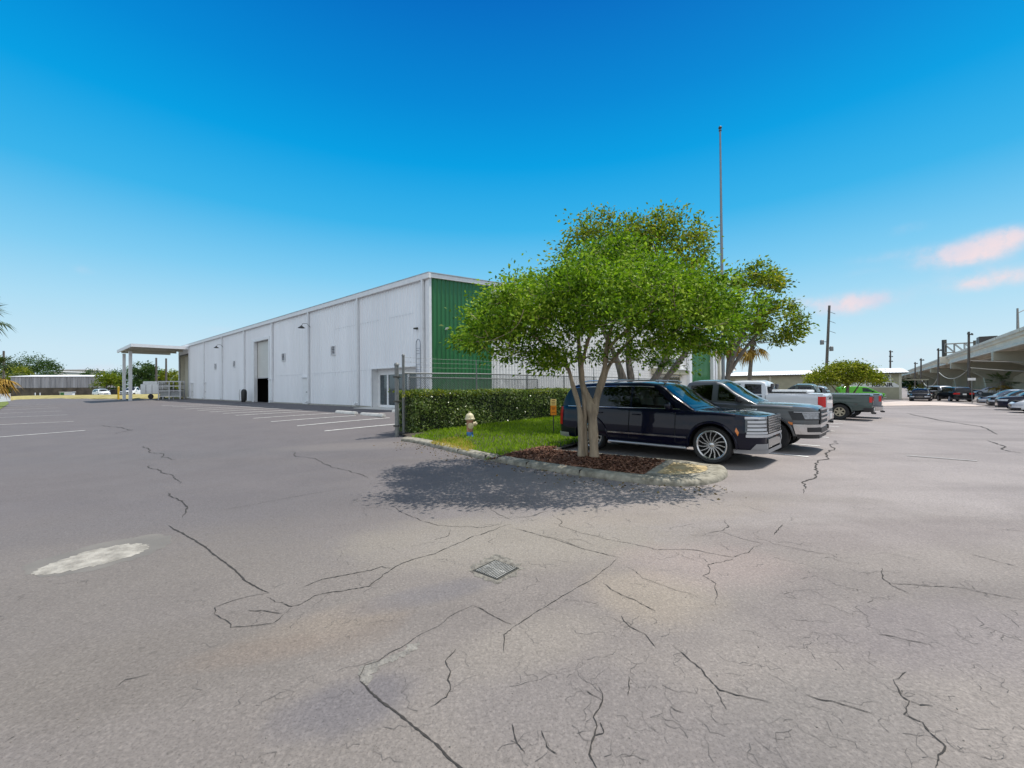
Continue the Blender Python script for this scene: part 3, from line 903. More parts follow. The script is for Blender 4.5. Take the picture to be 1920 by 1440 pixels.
# ---------------------------------------------------------------- the crepe myrtle at the front
tb = G(1103, 856, .11)
front_tree = tree('crepe_myrtle', 'wide green multi-stemmed tree with pale trunks in the mulch bed beside the navy SUV', 'tree', (tb.x, tb.y, tb.z - .03), [
    [(-.15, .0, 0, .085), (-.155, 0, .5, .068), (-.165, 0, .95, .062), (-.22, .02, 1.25, .055), (-.33, .05, 1.65, .048), (-.45, .1, 2.05, .04), (-.85, .2, 2.5, .03), (-1.5, .4, 3.05, .018)],
    [(-.06, .05, 0, .07), (-.06, .05, .6, .058), (-.05, .05, 1.15, .06), (-.09, .05, 1.55, .055), (-.13, .0, 2.0, .048), (-.22, -.1, 2.7, .035), (-.3, -.3, 3.6, .02)],
    [(.13, -.03, 0, .13), (.12, -.03, .3, .098), (.10, -.03, .8, .105), (.09, -.03, 1.08, .125), (.02, 0, 1.3, .085), (-.10, .06, 1.62, .06), (-.13, .2, 2.1, .05), (-.1, .5, 2.8, .035), (.0, .9, 3.6, .02)],
    [(.11, -.03, .95, .09), (.19, -.03, 1.3, .085), (.27, -.06, 1.62, .066), (.36, -.1, 2.0, .055), (.42, -.2, 2.6, .045), (.6, -.3, 3.2, .03), (.8, -.5, 4.0, .018)],
    [(.13, 0, 1.05, .085), (.25, .04, 1.4, .068), (.37, .08, 1.7, .055), (.52, .12, 2.05, .046), (.9, .2, 2.5, .036), (1.5, .35, 3.0, .026), (2.3, .5, 3.4, .014)],
    [(-.13, .0, 2.0, .04), (-.05, -.3, 2.5, .035), (.1, -.8, 3.1, .025), (.2, -1.4, 3.6, .015)],
    [(.42, -.2, 2.4, .04), (.8, -.6, 2.8, .03), (1.5, -1.2, 3.3, .018)],
    [(-.42, .1, 1.95, .03), (-.8, -.25, 2.35, .025), (-1.4, -.7, 2.7, .018), (-2.0, -1.0, 2.9, .01)],
], [((.3, .0, 3.35), (1.7, 1.6, 1.2), 2.6), ((-1.3, -.2, 2.9), (1.35, 1.5, .95), 2.4), ((1.5, .0, 3.15), (1.6, 1.6, 1.1), 2.6), ((2.15, -.1, 2.7), (.85, 1.3, 1.0), 1.6),
    ((.7, -1.6, 2.95), (1.8, 1.15, 1.0), 2.2), ((-.8, -1.7, 2.85), (1.5, 1.1, .9), 2.1), ((.5, .9, 3.1), (1.6, 1.0, .9), .8), ((.6, 0, 4.15), (1.25, 1.1, .6), 1.1), ((-2.0, -.6, 2.45), (.7, 1.0, .75), 1.2), ((1.6, -.5, 2.25), (1.1, 1.0, .6), 1.2),
    ((-2.65, -.4, 2.55), (.4, .5, .25), .10), ((1.9, -.1, 3.75), (.7, .7, .4), .35), ((1.9, -1.7, 2.75), (1.1, .9, .75), 1.1), ((-1.7, -1.6, 2.6), (1.0, .95, .7), 1.1), ((-1.1, -.2, 2.15), (.8, .8, .4), .5), ((-1.2, .0, 3.75), (.6, .6, .3), .2), ((-.55, -.5, 2.1), (.6, .6, .38), .35), ((.75, .3, 2.25), (.6, .6, .35), .3), ((.5, 0, 4.35), (.9, .9, .5), .4)],
    900, 66, .082, M['bark_pale'], M['leaf_front'], cl_r=.235, r0=.11, seed=5, shell=.5)

# ---- hedge
hx0, hx1 = HS[0] + .15, 17.0
hb = S2W(hx0, hy)
hedge = empty('hedge', (hb.x, hb.y, hb.z + .06), TH, 'long clipped dark green hedge in front of the chain link fence', 'hedge')
HL, HT, HHH = hx1 - hx0, .95, 1.40
mb = MB()
slope = (Hf(*S2W(hx1, hy).to_2d()) - Hf(*hb.to_2d())) / HL
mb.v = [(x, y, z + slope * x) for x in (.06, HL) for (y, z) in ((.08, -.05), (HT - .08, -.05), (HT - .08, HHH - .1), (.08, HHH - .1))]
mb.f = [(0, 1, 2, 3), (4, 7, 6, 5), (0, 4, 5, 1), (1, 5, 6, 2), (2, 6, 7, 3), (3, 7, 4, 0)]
mb.build('shade_core', pm('hedge_shade', (.02, .026, .012), .95), hedge)  # near-black box: the shade inside the hedge put into its colour
n = 26000; nt = 9000; ne = 1800
x = np.concatenate([RNG.uniform(0, 1, n) ** 1.35 * HL, RNG.uniform(0, 1, nt) ** 1.3 * HL, RNG.uniform(-.03, .12, ne)])
y = np.concatenate([RNG.normal(.02, .06, n), RNG.uniform(0, HT, nt), RNG.uniform(0, HT, ne)])
z = np.concatenate([RNG.uniform(-.02, HHH, n), HHH + RNG.normal(-.02, .035, nt), RNG.uniform(0, HHH, ne)])
y[:n] += .05 * np.sin(x[:n] * 2.1) + .04 * np.sin(z[:n] * 5 + x[:n])
z = z + slope * x + .02 * np.sin(x * 1.7)
D = RNG.normal(size=(len(x), 3)) + np.array([0, -.7, .5]); D[n:n + nt] += (0, .5, 1.0)
leaf_quads(np.stack([x, y, z], -1), D, RNG.uniform(.05, .10, len(x)), 'foliage', M['hedge'], hedge, wide=.62)

nt = 5200
x = RNG.uniform(-.02, 1, nt) ** 1 * HL; y = np.where(RNG.random(nt) < .5, RNG.uniform(-.10, .10, nt), RNG.uniform(-.06, HT, nt)); z = HHH + np.where(y < .10, RNG.uniform(-.17, .05, nt), RNG.normal(.015, .03, nt)) + slope * x + .02 * np.sin(x * 1.7)
leaf_quads(np.stack([x, y, z], -1), RNG.normal(size=(nt, 3)) * .6 + np.array([0, -.3, 1.0]), RNG.uniform(.05, .09, nt), 'new_growth', M['leaf_yellow'], hedge, wide=.62)

# fallen leaves and bark along the kerb
n = 420
i_ = RNG.integers(0, int(len(path) * .62), n); off = -np.abs(RNG.normal(0, .35, n)) - .02
P_ = np.array([tuple(path[i] + Vector((-(path[min(i + 4, len(path) - 1)] - path[max(i - 4, 0)]).normalized().y, (path[min(i + 4, len(path) - 1)] - path[max(i - 4, 0)]).normalized().x)) * float(o_)) for i, o_ in zip(i_, off)])
D = RNG.normal(size=(n, 3)) * np.array([1, 1, .12])
lit = leaf_quads(np.stack([P_[:, 0], P_[:, 1], H(P_[:, 0], P_[:, 1]) + .012], -1), D, RNG.uniform(.02, .06, n), 'leaf_litter', leaf_mat('fallen_leaves', [(0, (.05, .03, .012)), (.5, (.14, .09, .03)), (1, (.26, .20, .06))], trans=.1))
tag(lit, 'dry fallen leaves scattered along the kerb', 'leaf litter', kind='stuff')
# ================================================================ warehouse
WH = empty('warehouse', (P0.x, P0.y, 0.4), TH, 'long white corrugated metal warehouse with green panels on its front corner', 'warehouse')
LW, LF, EH = 60.2, 58.0, 7.55             # long wall, front, eave
def gable(x): return EH + min(x, LF - x) / 12.0
def corr(mb, axis_, a, b, z0, z1, out, pitch=.305, dep=.042, off=0.0):
    """ribbed sheet from a to b; out = +1/-1 side the ribs stand out to"""
    xs = []
    n = max(1, int(round(abs(b - a) / pitch)))
    p = (b - a) / n
    for i in range(n):
        q = a + p * i
        xs += [(q, 0), (q + p * .62, 0), (q + p * .72, 1), (q + p * .90, 1)]
    xs.append((b, 0))
    rows = []
    f1 = z1 if callable(z1) else (lambda q: z1)
    f0 = z0 if callable(z0) else (lambda q: z0)
    lo = [((q, off + out * dep * r, f0(q)) if axis_ == 'x' else (off + out * dep * r, q, f0(q))) for q, r in xs]
    hi = [((q, off + out * dep * r, f1(q)) if axis_ == 'x' else (off + out * dep * r, q, f1(q))) for q, r in xs]
    mb.grid([lo, hi])
# long wall, local x = 0, openings at y
ALC, RUD, BAY = (1.2, 6.0, 2.5), (23.95, 27.8, 5.95), (54.2, 59.2, 6.2)
mb = MB()
for a, b in ((0, ALC[0]), (ALC[1], RUD[0]), (RUD[1], BAY[0]), (BAY[1], LW)):
    corr(mb, 'y', a, b, 0, EH, -1)
for a, b, h in (ALC, RUD, BAY):
    corr(mb, 'y', a, b, h, EH, -1)
mb.build('side_wall', M['white_metal'], WH)
mb = MB(); corr(mb, 'x', 5.0, 31.0, 0, gable, -1, dep=.045); corr(mb, 'x', 31.0, 40.3, 4.8, gable, -1); corr(mb, 'x', 40.3, 43.6, 0, gable, -1)
mb.build('front_wall', pm('white_front_metal', (.80, .79, .76), .5, var=.05, scale=.5), WH)
mb = MB(); corr(mb, 'x', .05, 5.0, 0, gable, -1, dep=.045); mb.build('green_panel', M['green_metal'], WH)
mb = MB(); corr(mb, 'x', 43.6, 53.4, 0, gable, -1, pitch=.61, dep=.05); mb.build('green_panel', M['green_metal'], WH)
mb = MB(); corr(mb, 'x', 53.4, LF, 0, gable, -1); mb.build('front_wall', M['trim_white'], WH)
# back walls, roof
mb = MB()
mb.add([(LF, 0, 0), (LF, LW, 0), (LF, LW, EH), (LF, 0, EH)], [(0, 1, 2, 3)])
mb.add([(0, LW, 0), (LF, LW, 0), (LF, LW, EH), (LF / 2, LW, gable(LF / 2)), (0, LW, EH)], [(0, 1, 2, 3, 4)])
mb.build('rear_wall', M['white_metal'], WH)
mb = MB()
for sx in (0, 1):
    xa, xb = (-.22, LF / 2) if sx == 0 else (LF / 2, LF + .22)
    za, zb = EH + .16 + (-.02 if sx == 0 else LF / 24), EH + .16 + (LF / 24 if sx == 0 else -.02)
    mb.add([(xa, -.20, za), (xb, -.20, zb), (xb, LW + .2, zb), (xa, LW + .2, za), (xa, -.20, za - .05), (xb, -.20, zb - .05), (xb, LW + .2, zb - .05), (xa, LW + .2, za - .05)],
           [(0, 1, 2, 3), (7, 6, 5, 4), (0, 4, 5, 1), (2, 6, 7, 3), (0, 3, 7, 4)])
mb.build('roof', M['roof_metal'], WH)
mb = MB(); mb.span((-.20, -.2, EH - .20), (-.02, LW + .1, EH + .10), bev=.02); mb.build('gutter', M['trim_white'], WH)
mb = MB()
mb.add([(0, -.16, EH - .13), (LF / 2, -.16, EH - .13 + LF / 24), (LF, -.16, EH - .13), (0, -.16, EH + .10), (LF / 2, -.16, EH + .10 + LF / 24), (LF, -.16, EH + .10),
        (0, -.0, EH - .13), (LF / 2, 0, EH - .13 + LF / 24), (LF, 0, EH - .13)], [(0, 1, 4, 3), (1, 2, 5, 4), (0, 6, 7, 1), (1, 7, 8, 2)])
mb.build('rake_trim', M['trim_white'], WH)
mb = MB(); mb.span((-.07, -.07, 0), (.10, -.002, EH - .14)); mb.span((-.07, -.002, 0), (-.002, .14, EH - .2)); mb.build('corner_trim', M['trim_white'], WH)
for k in range(8):
    y = .45 if k == 0 else 7.62 * k
    mb = MB(); mb.span((-.19, y - .07, .25), (-.05, y + .07, EH - .2)); mb.box((-.24, y, .20), (.30, .15, .12), ry=.5)
    for z in (2.0, 4.6): mb.span((-.195, y - .10, z), (-.045, y + .10, z + .06))
    mb.build('downspout', M['trim_white'], WH)
for a, b in ((.4, ALC[0]), (ALC[1], RUD[0]), (RUD[1], BAY[0])):          # dark foot of the wall
    mb = MB(); mb.span((-.05, a, -.1), (.02, b, .10)); mb.build('base_strip', M['concrete'], WH)
M['lap'] = pm('lap_shade', (.70, .72, .75), .5)
for z, segs in ((2.45, ((6.2, 15), (16.8, 22.5))), (5.6, ((1.4, 4.0), (5.0, 11)))):
    for a, b in segs:
        mb = MB(); mb.span((-.045, a, z), (-.034, b, z + .025)); mb.build('panel_lap', M['lap'], WH)
# storefront alcove
a, b, h = ALC
DP = .42
mb = MB()
mb.span((.0, a - .04, 0), (DP, a, h)); mb.span((0, b, 0), (DP, b + .04, h)); mb.span((0, a, h), (DP, b, h + .05)); mb.span((DP, a, h - .30), (DP + .05, b, h))
mb.span((DP, b - .22, 0), (DP + .05, b, h - .30)); mb.span((DP, a, 0), (DP + .05, a + .3, h - .30)); mb.build('entry_recess', M['trim_white'], WH)
mb = MB(); mb.span((-.06, a - .1, h - .01), (.03, b + .1, h + .06)); mb.span((-.06, b, 0), (.03, b + .09, h)); mb.span((-.06, a - .09, 0), (.03, a, h)); mb.build('entry_trim', M['trim_white'], WH)
ys = [a + .3, a + 1.35, a + 2.5, a + 3.6, b - .22]
for y0, y1 in zip(ys, ys[1:]):
    fr = MB()
    for q in ((y0, y0 + .08), (y1 - .08, y1)): fr.span((DP - .05, q[0] + .002, .02), (DP + .035, q[1] - .002, h - .30))
    fr.span((DP - .045, y0 + .08, .02), (DP + .03, y1 - .08, .18)); fr.span((DP - .045, y0 + .08, h - .38), (DP + .03, y1 - .08, h - .30))
    f = fr.build('window_frame', M['trim_white'], WH)
    mb = MB(); mb.span((DP - .005, y0 + .08, .18), (DP + .005, y1 - .08, h - .38)); mb.build('window_pane', M['glass_blue'], f)
mb = MB(); mb.span((-1.2, a - .2, -.12), (DP, b + .2, .03)); mb.build('entry_step', M['concrete_white'], WH)
# half-open roll-up door
a, b, h = RUD
d = MB(); d.span((.28, a, 2.40), (.34, b, h)); 
for i in range(12): d.span((.262, a + .02, 2.45 + i * .29), (.281, b - .02, 2.47 + i * .29))
door = d.build('roll_up_door', M['shutter'], WH)
mb = MB(); mb.span((.25, a + .05, 2.33), (.36, b - .05, 2.42)); mb.build('door_bottom_bar', M['silver'], door)
mb = MB(); mb.span((-.07, a - .26, 0), (.25, a, h + .02)); mb.span((-.07, b, 0), (.25, b + .6, h + .02)); mb.span((-.07, a - .26, h + .02), (.25, b + .6, h + .26)); mb.build('door_frame', M['trim_white'], WH)
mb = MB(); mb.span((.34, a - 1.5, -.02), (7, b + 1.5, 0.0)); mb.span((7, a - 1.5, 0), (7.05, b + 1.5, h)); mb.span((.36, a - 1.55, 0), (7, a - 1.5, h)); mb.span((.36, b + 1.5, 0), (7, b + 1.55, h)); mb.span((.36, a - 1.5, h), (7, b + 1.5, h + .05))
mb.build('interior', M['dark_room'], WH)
# bay under the canopy
a, b, h = BAY
mb = MB(); mb.span((.5, a, 0), (.55, b, h)); mb.span((0, a - .05, 0), (.5, a, h)); mb.span((0, b, 0), (.5, b + .05, h)); mb.span((0, a, h), (.5, b, h + .04)); mb.build('bay_door', M['beige_light'], WH)
mb = MB(); mb.span((-.08, a - .3, 0), (-.034, a, h)); mb.span((-.08, b, 0), (-.034, b + .25, h)); mb.span((-.08, a - .3, h), (-.034, b + .25, h + .2)); mb.build('bay_frame', M['dark_steel'], WH)
# doors, vents, lights
for y0, w in ((15.5, 1.0), (22.75, 1.0), (45.1, 1.0), (51.6, 1.0)):
    mb = MB(); mb.span((-.06, y0, .05), (-.04, y0 + w, 2.12)); dd = mb.build('door', M['trim_white'], WH, bevel=.004)
    mb = MB(); mb.tube([(-.06, y0 + .12, 1.0), (-.12, y0 + .12, 1.0)], .025); mb.span((-.125, y0 + .08, .98), (-.105, y0 + .24, 1.03)); mb.build('door_handle', M['dark_steel'], dd)
    mb = MB(); mb.span((-.16, y0 - .08, 2.15), (-.035, y0 + w + .08, 2.21)); mb.build('drip_cap', M['lap'], dd)
    for s in (y0 - .06, y0 + w): 
        mb = MB(); mb.span((-.052, s + .004, .05), (-.034, s + .056, 2.15)); mb.build('door_jamb', M['lap'], dd)
for y0 in (11.2, 20.4, 33.9, 41.0):
    mb = MB()
    for q in (-.36, .30): mb.span((-.10, y0 + q, 3.72), (-.03, y0 + q + .06, 4.42))
    mb.span((-.10, y0 - .30, 4.36), (-.03, y0 + .30, 4.42)); mb.span((-.10, y0 - .30, 3.72), (-.03, y0 + .30, 3.78))
    v = mb.build('vent', M['trim_white'], WH)
    mb = MB(); mb.span((-.038, y0 - .30, 3.78), (-.034, y0 + .30, 4.36)); mb.build('vent_opening', M['dark_room'], v)
    mb = MB()
    for i in range(5): mb.box((-.065, y0, 3.84 + i * .115), (.06, .60, .012), ry=-.6)
    mb.build('louvre', M['lap'], v)
for y0, z0 in ((15.05, 6.15), (37.9, 6.15)):
    mb = MB(); mb.tube([(-.05, y0, z0), (-.3, y0, z0 + .28), (-.62, y0, z0 + .24), (-.72, y0, z0 + .05)], .022, 8); l = mb.build('wall_lamp', M['galv'], WH, smooth=60)
    mb = MB(); mb.lathe([(.05, .08), (.09, .02), (.2, -.06), (.27, -.12)], (-.72, y0, z0 + .0), 16); mb.build('lamp_shade', M['dark_steel'], l, smooth=60)
# camera and spotlight, ladder by the corner
mb = MB(); mb.span((-.10, 1.02, 4.62), (-.035, 1.16, 4.74)); mb.tube([(-.1, 1.09, 4.68), (-.32, 1.0, 4.64)], .05); mb.build('security_camera', M['dark_steel'], WH, smooth=60)
mb = MB(); mb.tube([(1.1, -.03, 4.62), (1.1, -.16, 4.64)], .03); mb.lathe([(0, 0), (.09, .02), (.11, .12), (.0, .14)], (1.1, -.22, 4.58), 14); mb.build('spotlight', M['trim_white'], WH, smooth=60)
mb = MB()
for y in (.55, .95): mb.tube([(-.22, y, .3), (-.22, y, 3.7)] , .025, 8)
mb.tube([(-.22, .55, 3.7), (-.22, .58, 3.88), (-.22, .68, 4.0), (-.22, .75, 4.02), (-.22, .82, 4.0), (-.22, .92, 3.88), (-.22, .95, 3.7)], .025, 8)
for i in range(11): mb.tube([(-.22, .55, .5 + .3 * i), (-.22, .95, .5 + .3 * i)], .014, 6)
for y in (.55, .95):
    for z in (.8, 2.2, 3.4): mb.tube([(-.22, y, z), (-.03, y, z)], .014, 6)
mb.build('wall_ladder', pm('grey_ladder_steel', (.30, .32, .36), .5, metal=.2), WH)
# front: office windows, awning, pilasters, plinth
fr = MB()
fr.span((31.0, -.03, 3.25), (40.3, .05, 3.45)); fr.span((31.0, -.03, 4.6), (40.3, .05, 4.8)); fr.span((31.0, -.03, 0), (31.2, .05, 4.6)); fr.span((40.1, -.03, 0), (40.3, .05, 4.6)); fr.span((35.6, -.02, 0), (35.9, .05, 4.6)); fr.span((31.2, -.02, 2.35), (40.1, .05, 2.5)); fr.span((31.2, -.02, 0), (40.1, .05, .6))
f = fr.build('office_window_frame', M['beige_light'], WH)
mb = MB(); mb.span((31.2, .06, .6), (40.1, .08, 4.6)); mb.build('window_pane', pm('olive_window_glass', (.10, .10, .07), .08, spec=.9), f)
mb = MB(); mb.span((30.6, -.8, 2.62), (41.4, -.03, 3.22), bev=.03); aw = mb.build('entry_awning', M['beige'], WH)
mb = MB(); mb.span((30.55, -.86, 3.22), (41.45, -.03, 3.34)); mb.build('awning_cap', M['trim_white'], aw)
for x0, w, m_ in ((42.6, 1.0, 'trim_white'), (53.5, .9, 'trim_white'), (55.0, .8, 'trim_white'), (57.1, .9, 'beige_light')):
    mb = MB(); mb.span((x0, -.45, 0), (x0 + w, -.04, EH - .2)); mb.build('pilaster', M[m_], WH)
for x0 in (54.45, 56.0): mb = MB(); mb.tube([(x0, -.25, 0), (x0, -.25, EH - .3)], .12, 10); mb.build('front_downspout', M['dark_steel'], WH, smooth=60)
mb = MB(); mb.span((1.4, -.06, 0), (5.0, -.035, 1.05)); mb.build('grey_plinth', pm('grey_plinth_paint', (.36, .40, .38), .8, var=.12), WH)

# canopy at the far end: stands on its own two posts
cp = empty('canopy', tuple((P0 + UY * 53.4).to_3d() + Vector((0, 0, .4))), TH, 'flat white canopy on two posts at the far end of the warehouse', 'canopy')
mb = MB(); mb.span((-6.0, 0, 7.05), (-.23, 13.2, 7.20)); mb.build('roof_deck', M['beige_light'], cp)
mb = MB(); mb.span((-6.15, -.12, 7.21), (-.23, 13.3, 7.30)); mb.span((-6.15, -.12, 6.9), (-6.0, 13.3, 7.21)); mb.span((-6.0, -.12, 6.9), (-.23, -.001, 7.21)); mb.build('fascia', M['trim_white'], cp)
for y in (3.0, 7.0, 11.0): mb = MB(); mb.span((-5.9, y - .08, 6.75), (-.25, y + .08, 7.045)); mb.build('beam', M['beige_light'], cp)
for y, w in ((6.2, .40), (12.2, .36)):
    mb = MB(); mb.span((-5.65, y - w / 2, -.4), (-5.3, y + w / 2, 6.745), bev=.02); mb.build('post', M['trim_white'], cp)
# dark round-topped drum with a hose by the roll-up door
bp = S2W(-.70, 28.6)
bb = empty('trash_barrel', (bp.x, bp.y, bp.z), TH, 'dark round-topped wheeled drum left of the half-open roll-up door', 'drum')
mb = MB(); mb.lathe([(.0, .12), (.23, .14), (.25, .3), (.26, 1.0), (.21, 1.18), (.11, 1.28), (0, 1.3)], (0, 0, 0), 20); mb.build('drum', M['plastic_black'], bb, smooth=60)
mb = MB(); mb.tube([(-.36, -.1, .2), (-.40, -.1, .9), (-.36, -.1, 1.25), (-.36, .1, 1.25), (-.4, .1, .9), (-.36, .1, .2)], .018); mb.build('handle', M['silver'], bb)
for s in (-.26, .26): mb = MB(); mb.lathe([(0, -.03), (.12, -.03), (.12, .03), (0, .03)], (-.05, s, .12), 14, 'Y'); mb.build('wheel', M['black'], bb)

# ---- parking blocks in front of the wall
def block(px, py, px2, py2, label):
    a, b = G(px, py), G(px2, py2); c = (a + b) / 2
    o = empty('parking_block', (c.x, c.y, Hf(c.x, c.y)), math.atan2(b.y - a.y, b.x - a.x), label, 'parking block', 'parking blocks by the warehouse wall')
    L = (b - a).length
    mb = MB(); p = [(-.11, 0), (-.10, .06), (-.06, .13), (.06, .13), (.10, .06), (.11, 0)]
    mb.grid([[(-L / 2, y, z) for y, z in p], [(L / 2, y, z) for y, z in p]])
    mb.add([(-L / 2, y, z) for y, z in p], [tuple(range(6))]); mb.add([(L / 2, y, z) for y, z in p], [tuple(range(6))])
    mb.build('concrete_bar', M['concrete_white'], o)
    for s in (-.3, .3): mb = MB(); mb.lathe([(0, .137), (.02, .137), (.02, .12)], (s * L, 0, 0), 8); mb.build('anchor_pin', M['dark_steel'], o)
block(632, 774, 668, 777.5, 'white concrete parking block farther from the gate post')
block(679, 777.5, 720, 782.5, 'white concrete parking block in the middle of the three')
block(738, 772.5, 768, 775.5, 'white concrete parking block seen behind the gate posts')

# ================================================================ chain link fence behind the hedge
FY = hy + 1.25
fb = S2W(HS[0] - .45, FY - .55)
gate0 = G(744.5, 818.5).to_2d(); gate1 = G(757, 816).to_2d()
FE = empty('chain_link_fence', (gate1.x, gate1.y, 0.0), TH, 'chain link fence with barbed wire standing behind the hedge', 'fence')
FLn = 24.0
zf = lambda x: Hf(*(gate1 + VX * x)) + .02
mb = MB(); mb.tube([(0, 0, zf(0) - .05), (0, 0, zf(0) + 2.62)], .045, 12); mb.lathe([(.055, 0), (.05, .05), (0, .08)], (0, 0, zf(0) + 2.62), 12)
mb.build('end_post', M['galv'], FE, smooth=60)
for x in (3.4, 6.6, 9.6, 12.6, 15.6, 18.6, 21.6, 24.0):
    mb = MB(); mb.tube([(x, 0, zf(x)), (x, 0, zf(x) + 2.08)], .032, 10); mb.tube([(x, 0, zf(x) + 2.08), (x - .02, 0, zf(x) + 2.6)], [.02, .014], 8)
    mb.build('line_post', M['galv'], FE, smooth=60)
mb = MB(); mb.tube([(x, 0, zf(x) + 2.05) for x in (0, 3.4, 6.6, 9.6, 12.6, 15.6, 18.6, 21.6, 24)], .025, 8); mb.build('top_rail', M['galv'], FE, smooth=60)
mb = MB(); mb.tube([(x, 0, zf(x) + 1.0) for x in (0, 1.5)], .02, 8); mb.build('brace_rail', M['galv'], FE, smooth=60)
for h in (2.26, 2.43, 2.58):
    mb = MB()
    mb.tube([(x, 0, zf(x) + h - .02 * math.sin(x * .98) ** 2) for x in np.linspace(0, 24, 25)], .0032, 4)
    for x in np.arange(.3, 24, .42): mb.box((x, 0, zf(x) + h), (.006, .035, .006), rx=x * 3); mb.box((x, 0, zf(x) + h), (.006, .006, .035), rx=x * 2)
    mb.build('barbed_wire', M['galv'], FE)
def chain(mb, L, h0, h1, p=.085, r=.0042, zf=lambda x: 0):
    n = int((L + (h1 - h0)) / p)
    for i in range(-int((h1 - h0) / p), int(L / p)):
        for s in (1, -1):
            a0 = i * p if s == 1 else i * p + (h1 - h0)
            xa, xb = (a0, a0 + (h1 - h0)) if s == 1 else (a0, a0 - (h1 - h0))
            za, zb = h0, h1
            for lim in (0, L):
                if (xa - lim) * (xb - lim) < 0:
                    t = (lim - xa) / (xb - xa); zz = za + (zb - za) * t
                    if (xa < 0 if lim == 0 else xa > L): xa, za = lim, zz
                    else: xb, zb = lim, zz
            if min(xa, xb) < -1e-6 or max(xa, xb) > L + 1e-6: continue
            a, b = Vector((xa, .03 + .003 * s, za + zf(xa))), Vector((xb, .03 + .003 * s, zb + zf(xb)))
            d = (b - a)
            if d.length < .05: continue
            q = Vector((-d.z, 0, d.x)).normalized() * r; w = Vector((0, r, 0))
            mb.add([a + q, a - q * .5 + w, a - q * .5 - w, b + q, b - q * .5 + w, b - q * .5 - w], [(0, 1, 4, 3), (1, 2, 5, 4), (2, 0, 3, 5)])
mb = MB(); chain(mb, 13.0, .04, 2.04, zf=zf); mb.build('wire_mesh', M['galv'], FE)
# rolling gate leaf parked behind the fence, its near post stands in front of the end post
GT = empty('sliding_gate', (gate0.x, gate0.y, Hf(gate0.x, gate0.y)), math.atan2(gate1.y - gate0.y, gate1.x - gate0.x), 'open chain link gate leaf hung on a thick post beside the hedge', 'gate')
gz = .02
mb = MB(); mb.tube([(0, 0, -.05), (0, 0, 2.32)], .068, 14); mb.lathe([(.085, 0), (.08, .06), (.04, .09), (0, .10)], (0, 0, 2.32), 14); mb.build('gate_post', M['galv'], GT, smooth=60)
for h in (.35, 1.15, 1.95): mb = MB(); mb.box((0.0, 0, h), (.17, .17, .05), bev=.01); mb.tube([(.08, 0, h), (.24, 0, h)], .014); mb.build('hinge', M['dark_steel'], GT)
GL = empty('rail_gate_leaf', tuple(S2W(*(Vector(W2S(gate1)) + Vector((.7, .7))))), TH, 'second chain link panel with a low top rail behind the fence', 'gate')
mb = MB(); mb.tube([(0, 0, .1), (0, 0, 1.92), (7.6, 0, 1.92), (7.6, 0, .1), (0, 0, .1)], .024, 8); mb.build('frame_tube', M['galv'], GL, smooth=60)
mb = MB(); chain(mb, 7.6, .1, 1.9); mb.build('wire_mesh', M['galv'], GL)

# ================================================================ hydrant and yard sign
hp = G(881, 818, .10)
hd = empty('fire_hydrant', (hp.x, hp.y, hp.z - .02), TH - .6, 'faded fire hydrant with cream bonnet and blue foot in front of the hedge', 'fire hydrant')
M['hyd_pink'] = pm('faded_red_hydrant_paint', (.42, .17, .10), .6, var=.35, scale=14, col2=(.52, .30, .20))
M['hyd_cream'] = pm('cream_hydrant_paint', (.60, .53, .34), .55, var=.2, scale=14)
M['hyd_blue'] = pm('blue_hydrant_paint', (.06, .20, .52), .55, var=.25, scale=14)
mb = MB(); mb.lathe([(0, 0), (.115, 0), (.115, .03), (.10, .035), (.10, .16)], n=24); mb.build('foot', M['hyd_blue'], hd, smooth=40)
mb = MB(); mb.lathe([(.098, .16), (.098, .50), (.125, .505), (.125, .54)], n=24); mb.build('barrel', M['hyd_pink'], hd, smooth=40)
mb = MB(); mb.lathe([(.155, .54), (.16, .56), (.15, .59), (.135, .60), (.125, .66), (.095, .71), (.05, .74), (.035, .745), (.035, .79), (0, .79)], n=24); mb.build('bonnet', M['hyd_cream'], hd, smooth=40)
mb = MB(); mb.lathe([(.06, .09), (.065, .16), (.075, .165), (.075, .20), (.03, .205), (.03, .235), (0, .235)], (0, 0, .40), 16, 'X'); mb.build('outlet_cap', M['hyd_cream'], hd, smooth=40)
mb = MB(); mb.lathe([(.075, -.085), (.08, -.15), (.09, -.155), (.09, -.19), (.03, -.195), (.03, -.22), (0, -.22)], (0, 0, .36), 16, 'Y'); mb.build('outlet_cap', M['hyd_cream'], hd, smooth=40)
mb = MB()
for i in range(8): a = i * math.pi / 4; mb.lathe([(0, .565), (.014, .565), (.014, .535)], (.14 * math.cos(a), .14 * math.sin(a), .03), 6)
mb.build('flange_bolt', M['dark_steel'], hd)
yp = G(1038, 811, .10)
ysn = empty('yard_sign', (yp.x, yp.y, yp.z - .03), math.atan2(-yp.x, yp.y) + .15, 'small orange and yellow notice on a dark stake in the lawn', 'sign')
mb = MB(); mb.box((0, 0, .38), (.035, .02, .78)); mb.build('stake', M['dark_steel'], ysn)
M['sign_orange'] = pm('orange_sign_board', (.78, .25, .012), .5, var=.06); M['sign_yellow'] = pm('yellow_sign_board', (.80, .60, .20), .5, var=.08)
mb = MB(); mb.box((0, -.018, .78), (.20, .008, .32)); mb.build('orange_panel', M['sign_orange'], ysn)
mb = MB(); mb.box((0, -.018, 1.05), (.20, .008, .215)); mb.build('yellow_panel', M['sign_yellow'], ysn)
M['ink'] = pm('brown_sign_ink', (.22, .06, .01), .6)
